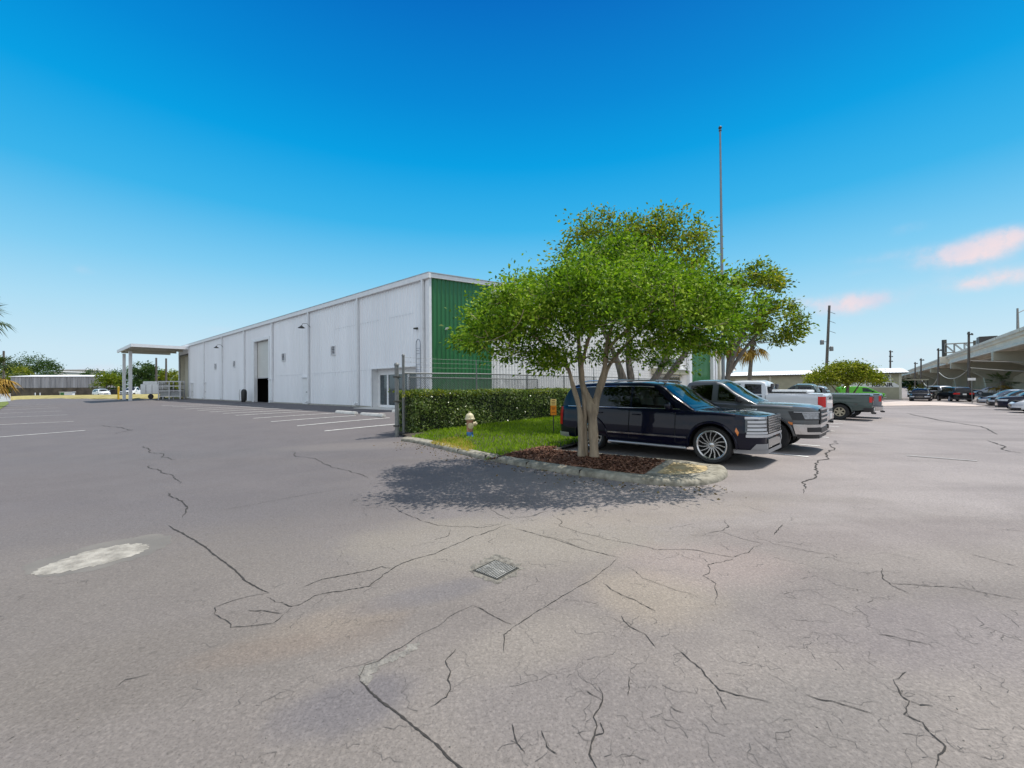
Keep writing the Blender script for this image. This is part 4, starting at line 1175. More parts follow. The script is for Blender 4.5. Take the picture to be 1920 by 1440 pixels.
for z, w in ((1.11, .10), (1.05, .13), (.995, .12), (.86, .13), (.82, .09), (.70, .12)):
    mb = MB(); mb.box((0, -.0235, z), (w, .002, .020)); mb.build('printed_line', M['ink'], ysn)

# ================================================================ flagpole
fp = AT(1356.5, 740, 21.0); fz = Hf(fp.x, fp.y)
fl = empty('flagpole', (fp.x, fp.y, fz), 0, 'tall bare grey flagpole rising behind the trees', 'flagpole')
ftop = AT(1357.5, 237, 21.0).z - fz
mb = MB(); mb.tube([(0, 0, 0), (0, 0, ftop * .45), (0, 0, ftop - .15)], [.085, .075, .042], 14); mb.build('pole', pm('grey_flagpole_metal', (.22, .23, .24), .45, metal=.5), fl, smooth=60)
mb = MB(); mb.lathe([(0, -.09), (.06, -.06), (.09, 0), (.06, .06), (0, .09)], (0, 0, ftop - .07), 14); mb.build('finial', M['dark_steel'], fl, smooth=60)
mb = MB(); mb.lathe([(.02, -.26), (.07, -.24), (.07, -.2), (.02, -.18)], (0, 0, ftop), 12); mb.build('truck_pulley', M['dark_steel'], fl)
mb = MB(); mb.lathe([(.22, 0), (.2, .12), (.1, .2)], (0, 0, 0), 16); mb.build('base_collar', M['galv'], fl, smooth=60)
# ================================================================ vehicles
def pchip(pts):
    X = np.array([p[0] for p in pts], float); Y = np.array([p[1] for p in pts], float)
    h = np.diff(X); dl = np.diff(Y) / h; m = np.zeros(len(X))
    m[0], m[-1] = dl[0], dl[-1]
    for i in range(1, len(X) - 1):
        if dl[i - 1] * dl[i] > 0:
            w1, w2 = 2 * h[i] + h[i - 1], h[i] + 2 * h[i - 1]
            m[i] = (w1 + w2) / (w1 / dl[i - 1] + w2 / dl[i])
    def f(x):
        x = np.clip(np.asarray(x, float), X[0], X[-1])
        i = np.clip(np.searchsorted(X, x, side='right') - 1, 0, len(X) - 2)
        t = (x - X[i]) / h[i]
        return (2 * t ** 3 - 3 * t ** 2 + 1) * Y[i] + (t ** 3 - 2 * t ** 2 + t) * h[i] * m[i] + (-2 * t ** 3 + 3 * t ** 2) * Y[i + 1] + (t ** 3 - t ** 2) * h[i] * m[i + 1]
    return f
GP = pchip([(-.5, .93), (0, .955), (.10, .985), (.30, 1.0), (.60, .992), (.70, .975), (.88, .962), (.96, .945), (1.0, .915)])

def paint(name, col, metal=.25, rough=.28):
    m = pm(name, col, max(rough, .4), metal=metal, var=.04, scale=2, coat=1.0, spec=.08)
    m.node_tree.nodes['Principled BSDF'].inputs['Coat IOR'].default_value = 1.36
    return m

def wheel_mesh(mb_t, mb_r, mb_d, r, w, rim, style, n):
    hw = w / 2
    mb_t.lathe([(rim, -hw * .86), (rim + .02, -hw * .93), (r - .035, -hw), (r - .008, -hw * .82), (r, -hw * .55), (r, hw * .55), (r - .008, hw * .82), (r - .035, hw), (rim + .02, hw * .93), (rim, hw * .86)], n=40, axis='Y')
    y = hw * .80
    mb_r.lathe([(rim - .035, y - .06), (rim - .032, y), (rim - .012, y + .018), (rim + .004, y + .012), (rim + .004, y - .02)], n=40, axis='Y')
    mb_r.lathe([(0, y - .004), (.035, y - .004), (.052, y - .012), (.066, y - .035), (.07, y - .06)], n=20, axis='Y')
    for i in range(n):
        a = 2 * math.pi * i / n
        if style == 'turbine':
            pts = [(.05, a), (rim * .55, a + .10), (rim - .02, a + .24)]
            wd = (.026, .020, .022)
        elif style == 'split':
            pts = [(.05, a), (rim * .5, a + .02), (rim - .02, a + (.12 if i % 2 else -.12))]
            wd = (.05, .04, .045)
        else:
            pts = [(.05, a), (rim * .6, a), (rim - .02, a)]; wd = (.075, .07, .085)
        top, bot = [], []
        for (q, t), ww in zip(pts, wd):
            ca, sa = math.cos(t), math.sin(t)
            yy = y - .012 + .014 * q / rim
            for s in (-1, 1):
                px, pz = q * ca - s * ww / 2 * sa, q * sa + s * ww / 2 * ca
                top.append((px, yy, pz)); bot.append((px, yy - .03, pz))
        vs = top + bot; k = len(top); fs = []
        for j in range(0, k - 2, 2):
            fs += [(j, j + 1, j + 3, j + 2), (j, j + 2, k + j + 2, k + j), (j + 1, k + j + 1, k + j + 3, j + 3)]
        mb_r.add(vs, fs)
    mb_d.lathe([(0, y - .075), (rim - .03, y - .075), (rim - .03, -hw * .8), (0, -hw * .8)], n=30, axis='Y')
    mb_d.lathe([(0, y - .05), (rim * .6, y - .052), (rim * .6, y - .07)], n=24, axis='Y')

def vehicle(name, label, cat, loc, heading, S, group=None):
    root = empty(name, loc, heading, label, cat, group)
    body_m, trim = S['paint'], S.get('trim', M['plastic_black'])
    top, hw, low = pchip(S['top']), pchip(S['hw']), pchip(S['low'])
    x0, x1, zs = S['top'][0][0], S['top'][-1][0], S['sill']
    R, ra, axf, axr = S['wr'], S['arch'], S['axf'], S['axr']
    def yb(x, z):
        v = (np.asarray(z, float) - zs) / (top(x) - zs)
        return hw(x) * GP(v)
    xs = list(np.linspace(x0, x1, 44)) + [x1 - q for q in (.012, .03, .06, .10, .15, .22, .3)] + [x0 + q for q in (.012, .03, .06, .10, .15, .22)]
    for c in (axf, axr):
        xs = [x for x in xs if abs(abs(x - c) - ra) > .03 and abs(x - c) > 0 and not abs(x - c) < ra]
        xs += [c + ra * math.cos(t) for t in np.linspace(.02, math.pi - .02, 17)] + [c + ra + .004, c - ra - .004]
    xs = sorted(xs)
    def zlo(x):
        z = float(low(x))
        for c in (axf, axr):
            if abs(x - c) < ra: z = max(z, R + math.sqrt(ra * ra - (x - c) ** 2))
        return z
    Mr, Kc = 13, 5
    fr = np.linspace(0, 1, Mr) ** .85
    rings = []
    for x in xs:
        zl, zt = zlo(x), float(top(x))
        zl = min(zl, zt - .06)
        z = zl + (zt - zl) * fr
        y = yb(x, z)
        R_ = [(x, -yy, zz) for yy, zz in zip(y, z)]
        yt = y[-1]; cr = S.get('crown', .035)
        mid = [(x, yt * q, zt + cr * (1 - abs(q) ** 2.2) + .006) for q in np.linspace(-.93, .93, 2 * Kc - 1)]
        rings.append(R_ + mid + [(x, yy, zz) for yy, zz in zip(y[::-1], z[::-1])])
    mb = MB(); mb.grid(rings)
    for rg, sgn in ((rings[0], 0), (rings[-1], 1)):
        L = rg[:Mr]; Rr = rg[::-1][:Mr]
        mb.grid([L, Rr])
        b = len(mb.v); mb.v += rg[Mr - 1:-(Mr - 1)]; mb.f.append(tuple(range(b, len(mb.v))))
    body = mb.build('body', body_m, root, smooth=38)
    bmesh_merge(body.data)
    # floor and wheel wells
    mb = MB(); yi = S['hwmax'] - .30
    mb.span((x0 + .12, -yi, zs + .0), (x1 - .12, yi, min(S['belt'] - .1, .85)))
    mb.span((axr + ra + .02, -(S['hwmax'] - .05), zs + .01), (axf - ra - .02, S['hwmax'] - .05, zs + .2))
    for c in (axf, axr):
        for s in (-1, 1):
            mb.grid([[(c + (ra + .0) * math.cos(t), s * yy, R + (ra + .0) * math.sin(t)) for t in np.linspace(-.15, math.pi + .15, 16)] for yy in (yi - .05, S['hwmax'] - .03)])
    mb.build('underbody', M['dark_room'], root)
    # arch lips
    for c in (axf, axr):
        for s in (-1, 1):
            pts = []
            for t in np.linspace(-.10, math.pi + .10, 18):
                x, z = c + (ra + .012) * math.cos(t), R + (ra + .012) * math.sin(t)
                z = max(z, zs)
                pts.append((x, s * (float(yb(x, z)) + .002), z))
            mb = MB(); mb.tube(pts, S.get('lip', .022), 6); mb.build('wheel_arch', S.get('lip_m', body_m), root, smooth=60)
    # cabin
    roof = pchip(S['roof']); xa, xb = S['roof'][0][0], S['roof'][-1][0]; rw = S['rw']
    Hm = max(p[1] for p in S['roof'])
    zb0 = lambda x: float(top(x)) - .03
    def yg(x, z):
        yt = hw(x) * .915
        zb = top(x) - .03
        f = np.clip((np.asarray(z, float) - zb) / (Hm - zb), 0, 1)
        return yt - (yt - rw) * f ** 1.12
    rings = []
    cx = sorted(set(list(np.linspace(xa, xb, 64)) + [p[0] for p in S['roof']] + [xb - .03, xa + .03]))
    for x in cx:
        zr, zb = float(roof(x)), zb0(x)
        h = max(zr - zb, .004); rc = min(.07, .45 * h)
        z = np.array([zb + (h - rc) * f for f in (0, .12, .24, .36, .48, .6, .72, .84, .92, 1)])
        y = yg(x, z)
        sd_ = list(zip(y, z)) + [(float(y[-1]) - rc * .25, zb + h - rc * .45), (float(y[-1]) - rc * .75, zb + h - rc * .12)]
        yt = sd_[-1][0]
        cr = min(.05, h * .3)
        rings.append([(x, -a, b) for a, b in sd_] + [(x, yt * q, zb + h - rc * .12 + cr * (1 - q * q)) for q in np.linspace(-.85, .85, 9)] + [(x, a, b) for a, b in sd_[::-1]])
    mb = MB(); mb.grid(rings)
    def inq(x, z, q):
        return all((q[(i + 1) % 4][0] - q[i][0]) * (z - q[i][1]) - (q[(i + 1) % 4][1] - q[i][1]) * (x - q[i][0]) > .004 for i in range(4))
    tops = [(S['windshield'], .07)] + ([(S['rear_glass'], .09)] if S.get('rear_glass') else [])
    def gone(f):
        P_ = [mb.v[i] for i in f]
        for q in S['windows']:
            if all(inq(p[0], p[2], q) for p in P_) and len({p[1] > 0 for p in P_}) == 1: return True
        for (a, b), ins in tops:
            lo, hi = min(a, b), max(a, b)
            if all(lo + .01 < p[0] < hi - .01 for p in P_):
                if all(abs(p[1]) < float(yg(p[0], p[2])) - .075 - ins for p in P_): return True
        return False
    mb.f = [f for f in mb.f if not gone(f)]
    for rg in (rings[0], rings[-1]):
        b = len(mb.v); mb.v += rg; mb.f.append(tuple(range(b, len(mb.v))))
    sb = float(top(0)); sx = S['windshield'][1] - .55
    for dx in ((0, -.95) if xb - xa > 2.2 else (0,)):
        for s in (-1, 1):
            st_ = MB(); st_.box((sx + dx, s * .36, sb + .05), (.14, .46, .42), ry=-.18, bev=.05); st_.box((sx + dx - .06, s * .36, min(sb + .36, Hm - .18)), (.10, .26, .19), ry=-.12, bev=.04)
            st_.build('seat', S.get('seat', M['seat_dark']), root, smooth=60)
    mi = MB(); mi.span((xa + .25, -.62, sb + .035), (S['windshield'][0] - .25, .62, sb + .05)); mi.box((S['windshield'][0] - .42, 0, sb + .02), (.40, 1.2, .10), bev=.03); mi.build('interior_trim', M['seat_dark'], root)
    cab = mb.build('cabin', S.get('cabin_paint', body_m), root, smooth=50)
    bmesh_merge(cab.data)
    def quad(corners, fn, off, s, n=10, m=6):
        (ax, az), (bx, bz), (cx_, cz), (dx, dz) = corners      # BL BR TR TL
        rows = []
        for j in range(m + 1):
            v = j / m; row = []
            for i in range(n + 1):
                u = i / n
                x = (ax * (1 - u) + bx * u) * (1 - v) + (dx * (1 - u) + cx_ * u) * v
                z = (az * (1 - u) + bz * u) * (1 - v) + (dz * (1 - u) + cz * u) * v
                row.append((x, s * (float(fn(x, z)) + off), z))
            rows.append(row)
        return rows
    for q in S['windows']:
        for s in (-1, 1):
            mb = MB(); mb.grid(quad(q, yg, .006, s)); mb.build('side_window', (M['tint_mid'] if q is S['windows'][-1] else M['tint_dark']), root, smooth=180)
    if S.get('window_trim'):
        for s in (-1, 1):
            for tr in S['window_trim']:
                mb = MB(); mb.tube([(x, s * (float(yg(x, z)) + .010), z) for x, z in tr], .011, 6); mb.build('window_trim', M['chrome'], root, smooth=60)
    def top_glass(nm, a, b, inset, mat):
        rows = []
        for x in np.linspace(a, b, 10):
            zr = float(roof(x)); zb = zb0(x); h = max(zr - zb, .004); rc = min(.07, .45 * h); cr = min(.05, h * .3)
            yt = max(.05, float(yg(x, zr - rc)) - rc * .75 - inset)
            ym = yt + inset
            sl = (float(roof(x + .02)) - float(roof(x - .02))) / .04
            nx, nz = -sl / math.hypot(sl, 1), 1 / math.hypot(sl, 1)
            rows.append([(x + nx * .008, yt * q, zr - rc * .12 + cr * (1 - (q * yt / ym) ** 2) + nz * .008) for q in np.linspace(-1, 1, 13)])
        mb = MB(); mb.grid(rows); mb.build(nm, mat, root, smooth=180)
    top_glass('windshield', *S['windshield'], .05, M['tint_clear'])
    if S.get('rear_glass'):
        top_glass('rear_window', *S['rear_glass'], .07, M['tint_dark'])
    # doors, seams, handles
    for i, (xA, xB) in enumerate(S['doors']):
        for s in (-1, 1):
            zt_ = lambda x: float(top(x)) - .035
            c = [(xA + .012, zs + .10), (xB - .012, zs + .10), (xB - .012, zt_(xB)), (xA + .012, zt_(xA))]
            mb = MB(); mb.grid(quad(c, yb, .004, s, 10, 10)); d = mb.build('door', body_m, root, smooth=180)
            for x in (xA, xB):
                mb = MB(); mb.grid(quad([(x - .007, zs + .1), (x + .007, zs + .1), (x + .007, zt_(x)), (x - .007, zt_(x))], yb, .0055, s, 1, 10)); mb.build('door_seam', M['black'], d)
            hx = xA + .14
            zz = float(top(hx)) - .13
            mb = MB(); mb.box((hx + .05, s * (float(yb(hx, zz)) + .022), zz), (.20, .03, .032), bev=.010); mb.build('door_handle', S.get('handle', body_m), d, smooth=60)
    if S.get('side_strip'):
        z, m_ = S['side_strip']
        for s in (-1, 1):
            mb = MB(); mb.grid(quad([(axr + ra + .04, z - .018), (axf - ra - .04, z - .018), (axf - ra - .04, z + .018), (axr + ra + .04, z + .018)], yb, .010, s, 16, 1)); mb.build('side_trim', m_, root)
    if S.get('rocker'):
        for s in (-1, 1):
            mb = MB(); mb.tube([(axr + ra + .05, s * (S['hwmax'] - .03), zs - .01), (axf - ra - .05, s * (S['hwmax'] - .03), zs - .01)], .03, 8); mb.build('side_step', S['rocker'], root, smooth=60)
    # mirrors
    if S.get('mirror'):
        mx, mz, mm = S['mirror']
        for s in (-1, 1):
            y = float(yg(mx, mz)) 
            mb = MB(); mb.box((mx - .02, s * (y + .15), mz + .07), (.12, .24, .16), rz=-s * .25, bev=.05); mb.tube([(mx, s * (y - .02), mz), (mx, s * (y + .08), mz + .03)], .03, 8)
            mr = mb.build('side_mirror', mm, root, smooth=60)
            mb = MB(); mb.box((mx - .088, s * (y + .155), mz + .07), (.006, .18, .11), rz=-s * .25); mb.build('mirror_glass', M['glass_blue'], mr)
    # wheels
    t, r, d = MB(), MB(), MB()
    wheel_mesh(t, r, d, R, S['ww'], S['rim'], S['wstyle'], S['wn'])
    w0 = None
    ty = S['hwmax'] - S['ww'] / 2 - .015
    for x, s in ((axf, 1), (axf, -1), (axr, 1), (axr, -1)):
        if w0 is None:
            w0 = d.build('wheel', M['dark_room'], root)
            t.build('tyre', M['black'], w0, smooth=40); r.build('rim', S.get('rim_m', M['silver']), w0, smooth=30)
            w = w0
        else:
            w = copy_tree(w0, root)
        w.location = (x, s * ty, R); w.rotation_euler = (0, (.3 + x) % 1, 0 if s > 0 else math.pi)
    # helpers for front and rear pieces
    def wrap(z0, z1, xa_, yc, s, off, end='f', n1=8, n2=5, taper=0.0):
        """panel that follows the plan curve round a corner"""
        xe = x1 if end == 'f' else x0
        rows = []
        for z in np.linspace(z0, z1, 4):
            row = []
            za = xa_ + taper * (z - z0) / max(1e-6, z1 - z0)
            for i in range(n1 + 1):
                u = i / n1; x = za + (xe - za) * (1 - (1 - u) ** 1.8)
                y = float(yb(x, z))
                k = u
                row.append((x + (off * k if end == 'f' else -off * k), s * (y + off * (1 - .6 * k)), z))
            ye = float(yb(xe, z))
            for i in range(1, n2 + 1):
                y = ye + (yc - ye) * i / n2
                row.append((xe + (off if end == 'f' else -off), s * y, z))
            rows.append(row)
        return rows
    S['details'](root, dict(yb=yb, yg=yg, top=top, wrap=wrap, quad=quad, x0=x0, x1=x1, roof=roof))
    return root

def bmesh_merge(me):
    bm = bmesh.new(); bm.from_mesh(me)
    bmesh.ops.remove_doubles(bm, verts=bm.verts[:], dist=.0006)
    bmesh.ops.recalc_face_normals(bm, faces=bm.faces[:])
    bm.to_mesh(me); bm.free()

def plate(root, x, z, s=1):
    mb = MB(); mb.box((x, 0, z), (.012, .31, .155)); mb.build('number_plate', M['plate'], root)

# ---------------------------------------------------------------- navy SUV
def suv_details(root, k):
    x1, x0, wrap, yb = k['x1'], k['x0'], k['wrap'], k['yb']
    for s in (-1, 1):
        for i, (z, xa, yc) in enumerate(((.985, x1 - .31, .60), (.905, x1 - .26, .60), (.83, x1 - .26, .60), (.755, x1 - .26, .60), (.685, x1 - .27, .55))):
            h = .047 if i < 4 else .045
            mb = MB(); mb.grid(wrap(z - h / 2, z + h / 2, xa, yc, s, .014 + .002 * i)); mb.build('headlight_bar', M['lamp_clear'], root, smooth=60)
        mb = MB(); mb.grid(wrap(.60, .655, x1 - .28, .0, s, .034)); mb.build('chrome_band', M['silver'], root, smooth=60)
        mb = MB(); mb.grid(wrap(.70, 1.0, x1 - .30, .40, s, .008)); mb.build('headlight_housing', M['lamp_dark'], root, smooth=60)
        mb = MB(); mb.grid(wrap(.27, .35, x1 - .50, .0, s, .03)); mb.build('skid_trim', M['satin'], root, smooth=60)
        mb = MB(); mb.grid(wrap(.345, .47, x1 - .22, .50, s, .020, taper=.10)); mb.build('bumper_corner', M['satin'], root, smooth=60)
        mb = MB(); mb.grid(k['quad']([(x1 - .47, .72), (x1 - .42, .62), (x1 - .40, .69), (x1 - .45, .79)], yb, .012, s, 4, 3)); mb.build('side_marker', M['lamp_amber'], root)
        mb = MB(); mb.grid(wrap(.62, 1.10, x0 + .16, .72, s, .012, 'r')); mb.build('tail_light', M['lamp_red'], root, smooth=60)
        mb = MB(); mb.grid(wrap(.30, .42, x0 + .40, 0, s, .02, 'r')); mb.build('rear_skid_trim', M['silver'], root, smooth=60)
        mb = MB(); mb.tube([(.22, s * .66, 1.735), (.12, s * .68, 1.775), (-.7, s * .69, 1.80), (-1.7, s * .68, 1.79), (-2.0, s * .66, 1.75)], .018, 8); mb.build('roof_rail', M['chrome'], root, smooth=60)
    mb = MB(); mb.box((x1 + .012, 0, .84), (.03, 1.02, .36), bev=.01); g = mb.build('grille', M['plastic_black'], root)
    mb = MB()
    for i in range(7): mb.box((x1 + .032, 0, .69 + i * .05), (.012, 1.0, .014))
    for i in range(17): mb.box((x1 + .031, -.48 + i * .06, .84), (.010, .016, .34))
    mb.build('grille_bar', M['chrome'], g)
    mb = MB(); mb.box((x1 + .012, 0, .47), (.03, 1.0, .18), bev=.01); mb.build('lower_intake', M['lamp_dark'], root)
M['navy'] = paint('navy_car_paint', (.0012, .002, .013), .0, .25)
SUV = dict(paint=M['navy'], sill=.30, belt=1.10, hwmax=.985, wr=.395, arch=.465, axf=1.475, axr=-1.475, ww=.26, rim=.305, wstyle='turbine', wn=15, rim_m=pm('bright_alloy', (.60, .60, .61), .25, metal=.85, var=.05), lip=.030,
    top=[(-2.58, 1.10), (-2.3, 1.13), (-1.0, 1.115), (.2, 1.10), (1.0, 1.09), (1.6, 1.075), (2.1, 1.03), (2.32, .99), (2.40, .95)],
    hw=[(-2.58, .80), (-2.45, .90), (-2.2, .955), (-1.4, .985), (1.3, .985), (1.8, .965), (2.08, .90), (2.26, .80), (2.36, .69), (2.40, .60)],
    low=[(-2.58, .42), (-2.3, .32), (-1.9, .30), (1.9, .30), (2.25, .27), (2.40, .26)],
    roof=[(-2.56, 1.10), (-2.42, 1.36), (-2.26, 1.62), (-2.05, 1.705), (-1.2, 1.735), (-.3, 1.735), (.15, 1.69), (.30, 1.655), (.62, 1.43), (1.16, 1.075)],
    rw=.70, crown=.03,
    windows=[[(-2.22, 1.15), (-1.42, 1.15), (-1.42, 1.62), (-2.08, 1.60)], [(-1.36, 1.15), (-.42, 1.145), (-.42, 1.635), (-1.36, 1.62)], [(-.36, 1.145), (.74, 1.135), (.17, 1.605), (-.36, 1.635)]],
    seat=M['seat_pale'], window_trim=[[(x, 1.645 - .02 * abs(x + .8) ** 2) for x in np.linspace(-2.1, .15, 14)], [(x, 1.125) for x in np.linspace(-2.25, .8, 14)]],
    windshield=(1.06, .34), rear_glass=(-2.52, -2.28), doors=[(-1.42, -.40), (-.40, .72)], side_strip=(.52, M['chrome']), rocker=M['silver'], mirror=(.62, 1.13, M['navy']), handle=M['navy'], details=suv_details)

# ---------------------------------------------------------------- pickups
M['lamp_grey'] = pm('grey_reflector_lamp', (.26, .27, .29), .2, var=.3, scale=14, coat=.5)
def pickup_spec(pt, L=5.35, wb=3.22, w=.93, h=1.76, crew=True, bed_h=1.24, hood=1.14, nose=.92, lip_m=None, rim_m=None, wr=.385, tl=(.20, .46, .07), front='fang', cover=None, hl=None, cab_back=None, wstyle='split', wn=12):
    axf = wb / 2; axr = -wb / 2; x1 = axf + nose; x0 = x1 - L
    cb = cab_back if cab_back is not None else (-.62 if crew else -.25)
    cowl = axf - .48
    belt = bed_h - .06
    hx = cowl - .75
    def det(root, k):
        wrap = k['wrap']; X1, X0 = k['x1'], k['x0']
        for s in (-1, 1):
            mb = MB(); mb.grid(wrap(hood - .34, hood - .13, X1 - .46, .46, s, .016, taper=-.10)); hlm = mb.build('headlight', M['plastic_black'], root, smooth=60)
            mb = MB(); mb.grid(wrap(hood - .31, hood - .165, X1 - .22, .60, s, .022, taper=-.06)); mb.build('headlight_lens', M['lamp_grey'], hlm, smooth=60)
            mb = MB(); mb.grid(wrap(hood - .155, hood - .14, X1 - .44, .50, s, .026)); mb.build('light_strip', M['lamp_clear'], hlm, smooth=60)
            mb = MB(); mb.grid(wrap(.46, .70, X1 - .40, .0, s, .040, taper=-.05)); bpr = mb.build('front_bumper', M['chrome'] if front == 'fang' else M['silver'], root, smooth=60)
            mb = MB(); mb.grid(wrap(.52, .63, X1 - .16, .50, s, .066)); mb.build('fog_lamp_recess', M['plastic_black'], bpr, smooth=60)
            mb = MB(); mb.grid(wrap(.36, .455, X1 - .38, .0, s, .015)); mb.build('bumper_lip', M['plastic_black'], root, smooth=60)
            mb = MB(); mb.grid(k['quad']([(X1 - .56, hood - .44), (X1 - .46, hood - .46), (X1 - .46, hood - .40), (X1 - .55, hood - .38)], k['yb'], .016, s, 4, 3)); mb.build('side_marker', M['lamp_amber'], root)
            mb = MB(); mb.grid(wrap(bed_h - tl[1], bed_h - tl[2], X0 + tl[0], w - .18, s, .014, 'r')); mb.build('tail_light', M['lamp_red'], root, smooth=60)
            mb = MB(); mb.grid(wrap(.44, .64, X0 + .30, .0, s, .05, 'r')); mb.build('rear_bumper', hl or M['chrome'], root, smooth=60)
            mb = MB(); mb.span((X0 + .06, s * (w * .915 - .09), bed_h - .02), (cb - .05, s * (w * .915 - .005), bed_h + .028), bev=.015); mb.build('bed_rail', M['plastic_black'] if cover is None else pt, root)
            if front == 'fang':
                mb = MB(); mb.grid(k['quad']([(axf - .62, hood - .20), (axf - .38, hood - .22), (axf - .30, hood - .10), (axf - .62, hood - .10)], k['yb'], .010, s, 5, 3)); v = mb.build('fender_vent', M['chrome'], root)
                mb = MB(); mb.grid(k['quad']([(axf - .59, hood - .185), (axf - .40, hood - .20), (axf - .34, hood - .115), (axf - .59, hood - .115)], k['yb'], .013, s, 5, 3)); mb.build('vent_inset', M['plastic_black'], v)
        mb = MB(); mb.box((X1 + .02, 0, hood - .25), (.05, .98, .36), bev=.02); g = mb.build('grille', M['plastic_black'], root)
        mb = MB(); mb.box((X1 + .055, 0, hood - .20), (.03, .94, .055), bev=.008); mb.box((X1 + .055, 0, hood - .30), (.03, .94, .055), bev=.008); mb.box((X1 + .05, 0, hood - .085), (.03, .98, .03)); mb.box((X1 + .05, 0, hood - .42), (.03, .98, .03)); mb.build('grille_bar', M['chrome'], g)
        mb = MB(); mb.box((X1 + .048, 0, .55), (.014, .9, .12)); mb.build('lower_intake', M['plastic_black'], root)
        mb = MB(); mb.box((X0 - .012, 0, bed_h - .28), (.03, 2 * w - .50, .46), bev=.012); tg = mb.build('tailgate', pt, root)
        mb = MB(); mb.box((X0 - .034, 0, bed_h - .13), (.02, .30, .07), bev=.008); mb.build('tailgate_handle', M['plastic_black'], tg)
        mb = MB(); mb.box((X0 - .05, 0, .36), (.16, .09, .09), bev=.01); mb.box((X0 - .0, 0, .38), (.10, .9, .06)); mb.build('tow_hitch', M['plastic_black'], root)
        plate(root, X0 - .058, .56)
        mb = MB(); mb.span((X0 + .08, -(w * .915 - .10), bed_h - .01), (cb - .06, w * .915 - .10, bed_h + .022)); mb.build('bed_cover', M['plastic_black'], root)
        if cover == 'roll':
            mb = MB(); mb.span((cb - 1.25, -.74, bed_h + .06), (cb - .12, .74, bed_h + .165), bev=.05); c = mb.build('folded_tonneau', M['trim_white'], root)
            mb = MB(); mb.span((cb - 1.2, -.745, bed_h + .03), (cb - .10, .745, bed_h + .085)); mb.build('tonneau_shade_strip', M['plastic_black'], c)
        # rear screen of the cab
        zr = float(k['roof'](cb + .12))
        mb = MB(); 
        rows = []
        for v in np.linspace(0, 1, 5):
            z = bed_h + .12 + (h - .17 - bed_h - .12) * v
            xx = cb - .012 + .10 * v
            yy = .66 - .06 * v
            rows.append([(xx - .012, yy * q, z) for q in np.linspace(-1, 1, 5)])
        mb.grid(rows); mb.build('rear_window', M['glass_dark'], root)
    wl = belt + .06
    wins = [[(cb + .95 if crew else cb + .14, wl), (cowl - .16, wl - .03), (hx + .03, h - .13), (cb + .95 if crew else cb + .17, h - .10)]]
    if crew: wins.insert(0, [(cb + .18, wl), (cb + .80, wl), (cb + .80, h - .11), (cb + .22, h - .13)])
    doors = [(cb + .92, cowl + .05)] + ([(cb + .04, cb + .92)] if crew else [])
    return dict(paint=pt, sill=.42, belt=belt, hwmax=w, wr=wr, arch=wr + .085, axf=axf, axr=axr, ww=.265, rim=.225, wstyle=wstyle, wn=wn, rim_m=rim_m or M['silver'], lip=.035, lip_m=lip_m or pt,
        top=[(x0, bed_h - .01), (x0 + .3, bed_h), (cb - .1, bed_h), (cb + .05, belt + .04), (.3, belt), (cowl, belt - .03), (axf, hood), (x1 - .25, hood - .03), (x1 - .07, hood - .065), (x1, hood - .11)],
        hw=[(x0, w - .10), (x0 + .10, w - .03), (x0 + .4, w - .01), (axr, w), (axf, w), (x1 - .45, w - .02), (x1 - .22, w - .08), (x1 - .07, w - .22), (x1, w - .34)],
        low=[(x0, .58), (x0 + .5, .50), (axr + .6, .42), (axf - .6, .42), (x1 - .3, .40), (x1, .38)],
        roof=[(cb, belt + .02), (cb + .05, belt + .30), (cb + .12, h - .06), (cb + .35, h - .005), (cb + .9, h), (hx - .15, h - .03), (hx, h - .065), (hx + .38, h - .33), (cowl + .18, belt - .04)],
        rw=.66, crown=.05, windows=wins, windshield=(cowl + .08, hx + .02), doors=doors, mirror=(cowl - .22, wl - .02, M['plastic_black'] if lip_m else pt), handle=pt, details=det)

def put(name, label, cat, contact, S, heading, near_side, axle, group=None, dz=0.0):
    """stand a vehicle so that the outer foot of one wheel is on a given spot"""
    h = Vector((math.cos(heading), math.sin(heading))); l = Vector((-h.y, h.x))
    ax = S['axf'] if axle == 'f' else S['axr']
    c = contact.to_2d() - h * ax - l * near_side * (S['hwmax'] - .03)
    r = vehicle(name, label, cat, (c.x, c.y, Hf(c.x, c.y) + .004 + dz), heading, S, group)
    # stand it on the sloping ground
    e = .6
    gx_ = Vector((h.x, h.y, (Hf(c.x + h.x * e, c.y + h.y * e) - Hf(c.x - h.x * e, c.y - h.y * e)) / (2 * e))).normalized()
    gy_ = Vector((l.x, l.y, (Hf(c.x + l.x * e, c.y + l.y * e) - Hf(c.x - l.x * e, c.y - l.y * e)) / (2 * e))).normalized()
    gz_ = gx_.cross(gy_).normalized(); gy_ = gz_.cross(gx_)
    r.rotation_euler = Matrix((gx_, gy_, gz_)).transposed().to_euler()
    return r
HD_OUT = HB; HD_IN = HB + math.pi
put('parked_suv', 'glossy navy blue SUV with multi-spoke alloy wheels parked nose out beside the tree', 'SUV', G(1334, 870.5), SUV, HD_OUT, -1, 'f')
M['grey_truck'] = paint('dark_grey_truck_paint', (.11, .115, .12), .55, .3)
put('pickup_truck', 'dark grey pickup truck with chrome front bumper parked nose out beside the navy SUV', 'pickup truck', G(1446, 846),
    pickup_spec(M['grey_truck'], lip_m=M['grey_truck'], h=1.78, rim_m=M['silver']), HD_OUT, -1, 'f')
M['white_truck'] = paint('white_truck_paint', (.60, .62, .65), .1, .3)
TAIL = G(1540, 815)
M['green_truck'] = paint('grey_green_truck_paint', (.068, .090, .084), .2, .35)
M['tan_rim'] = pm('tan_wheel', (.42, .37, .27), .5, metal=.2, var=.1)
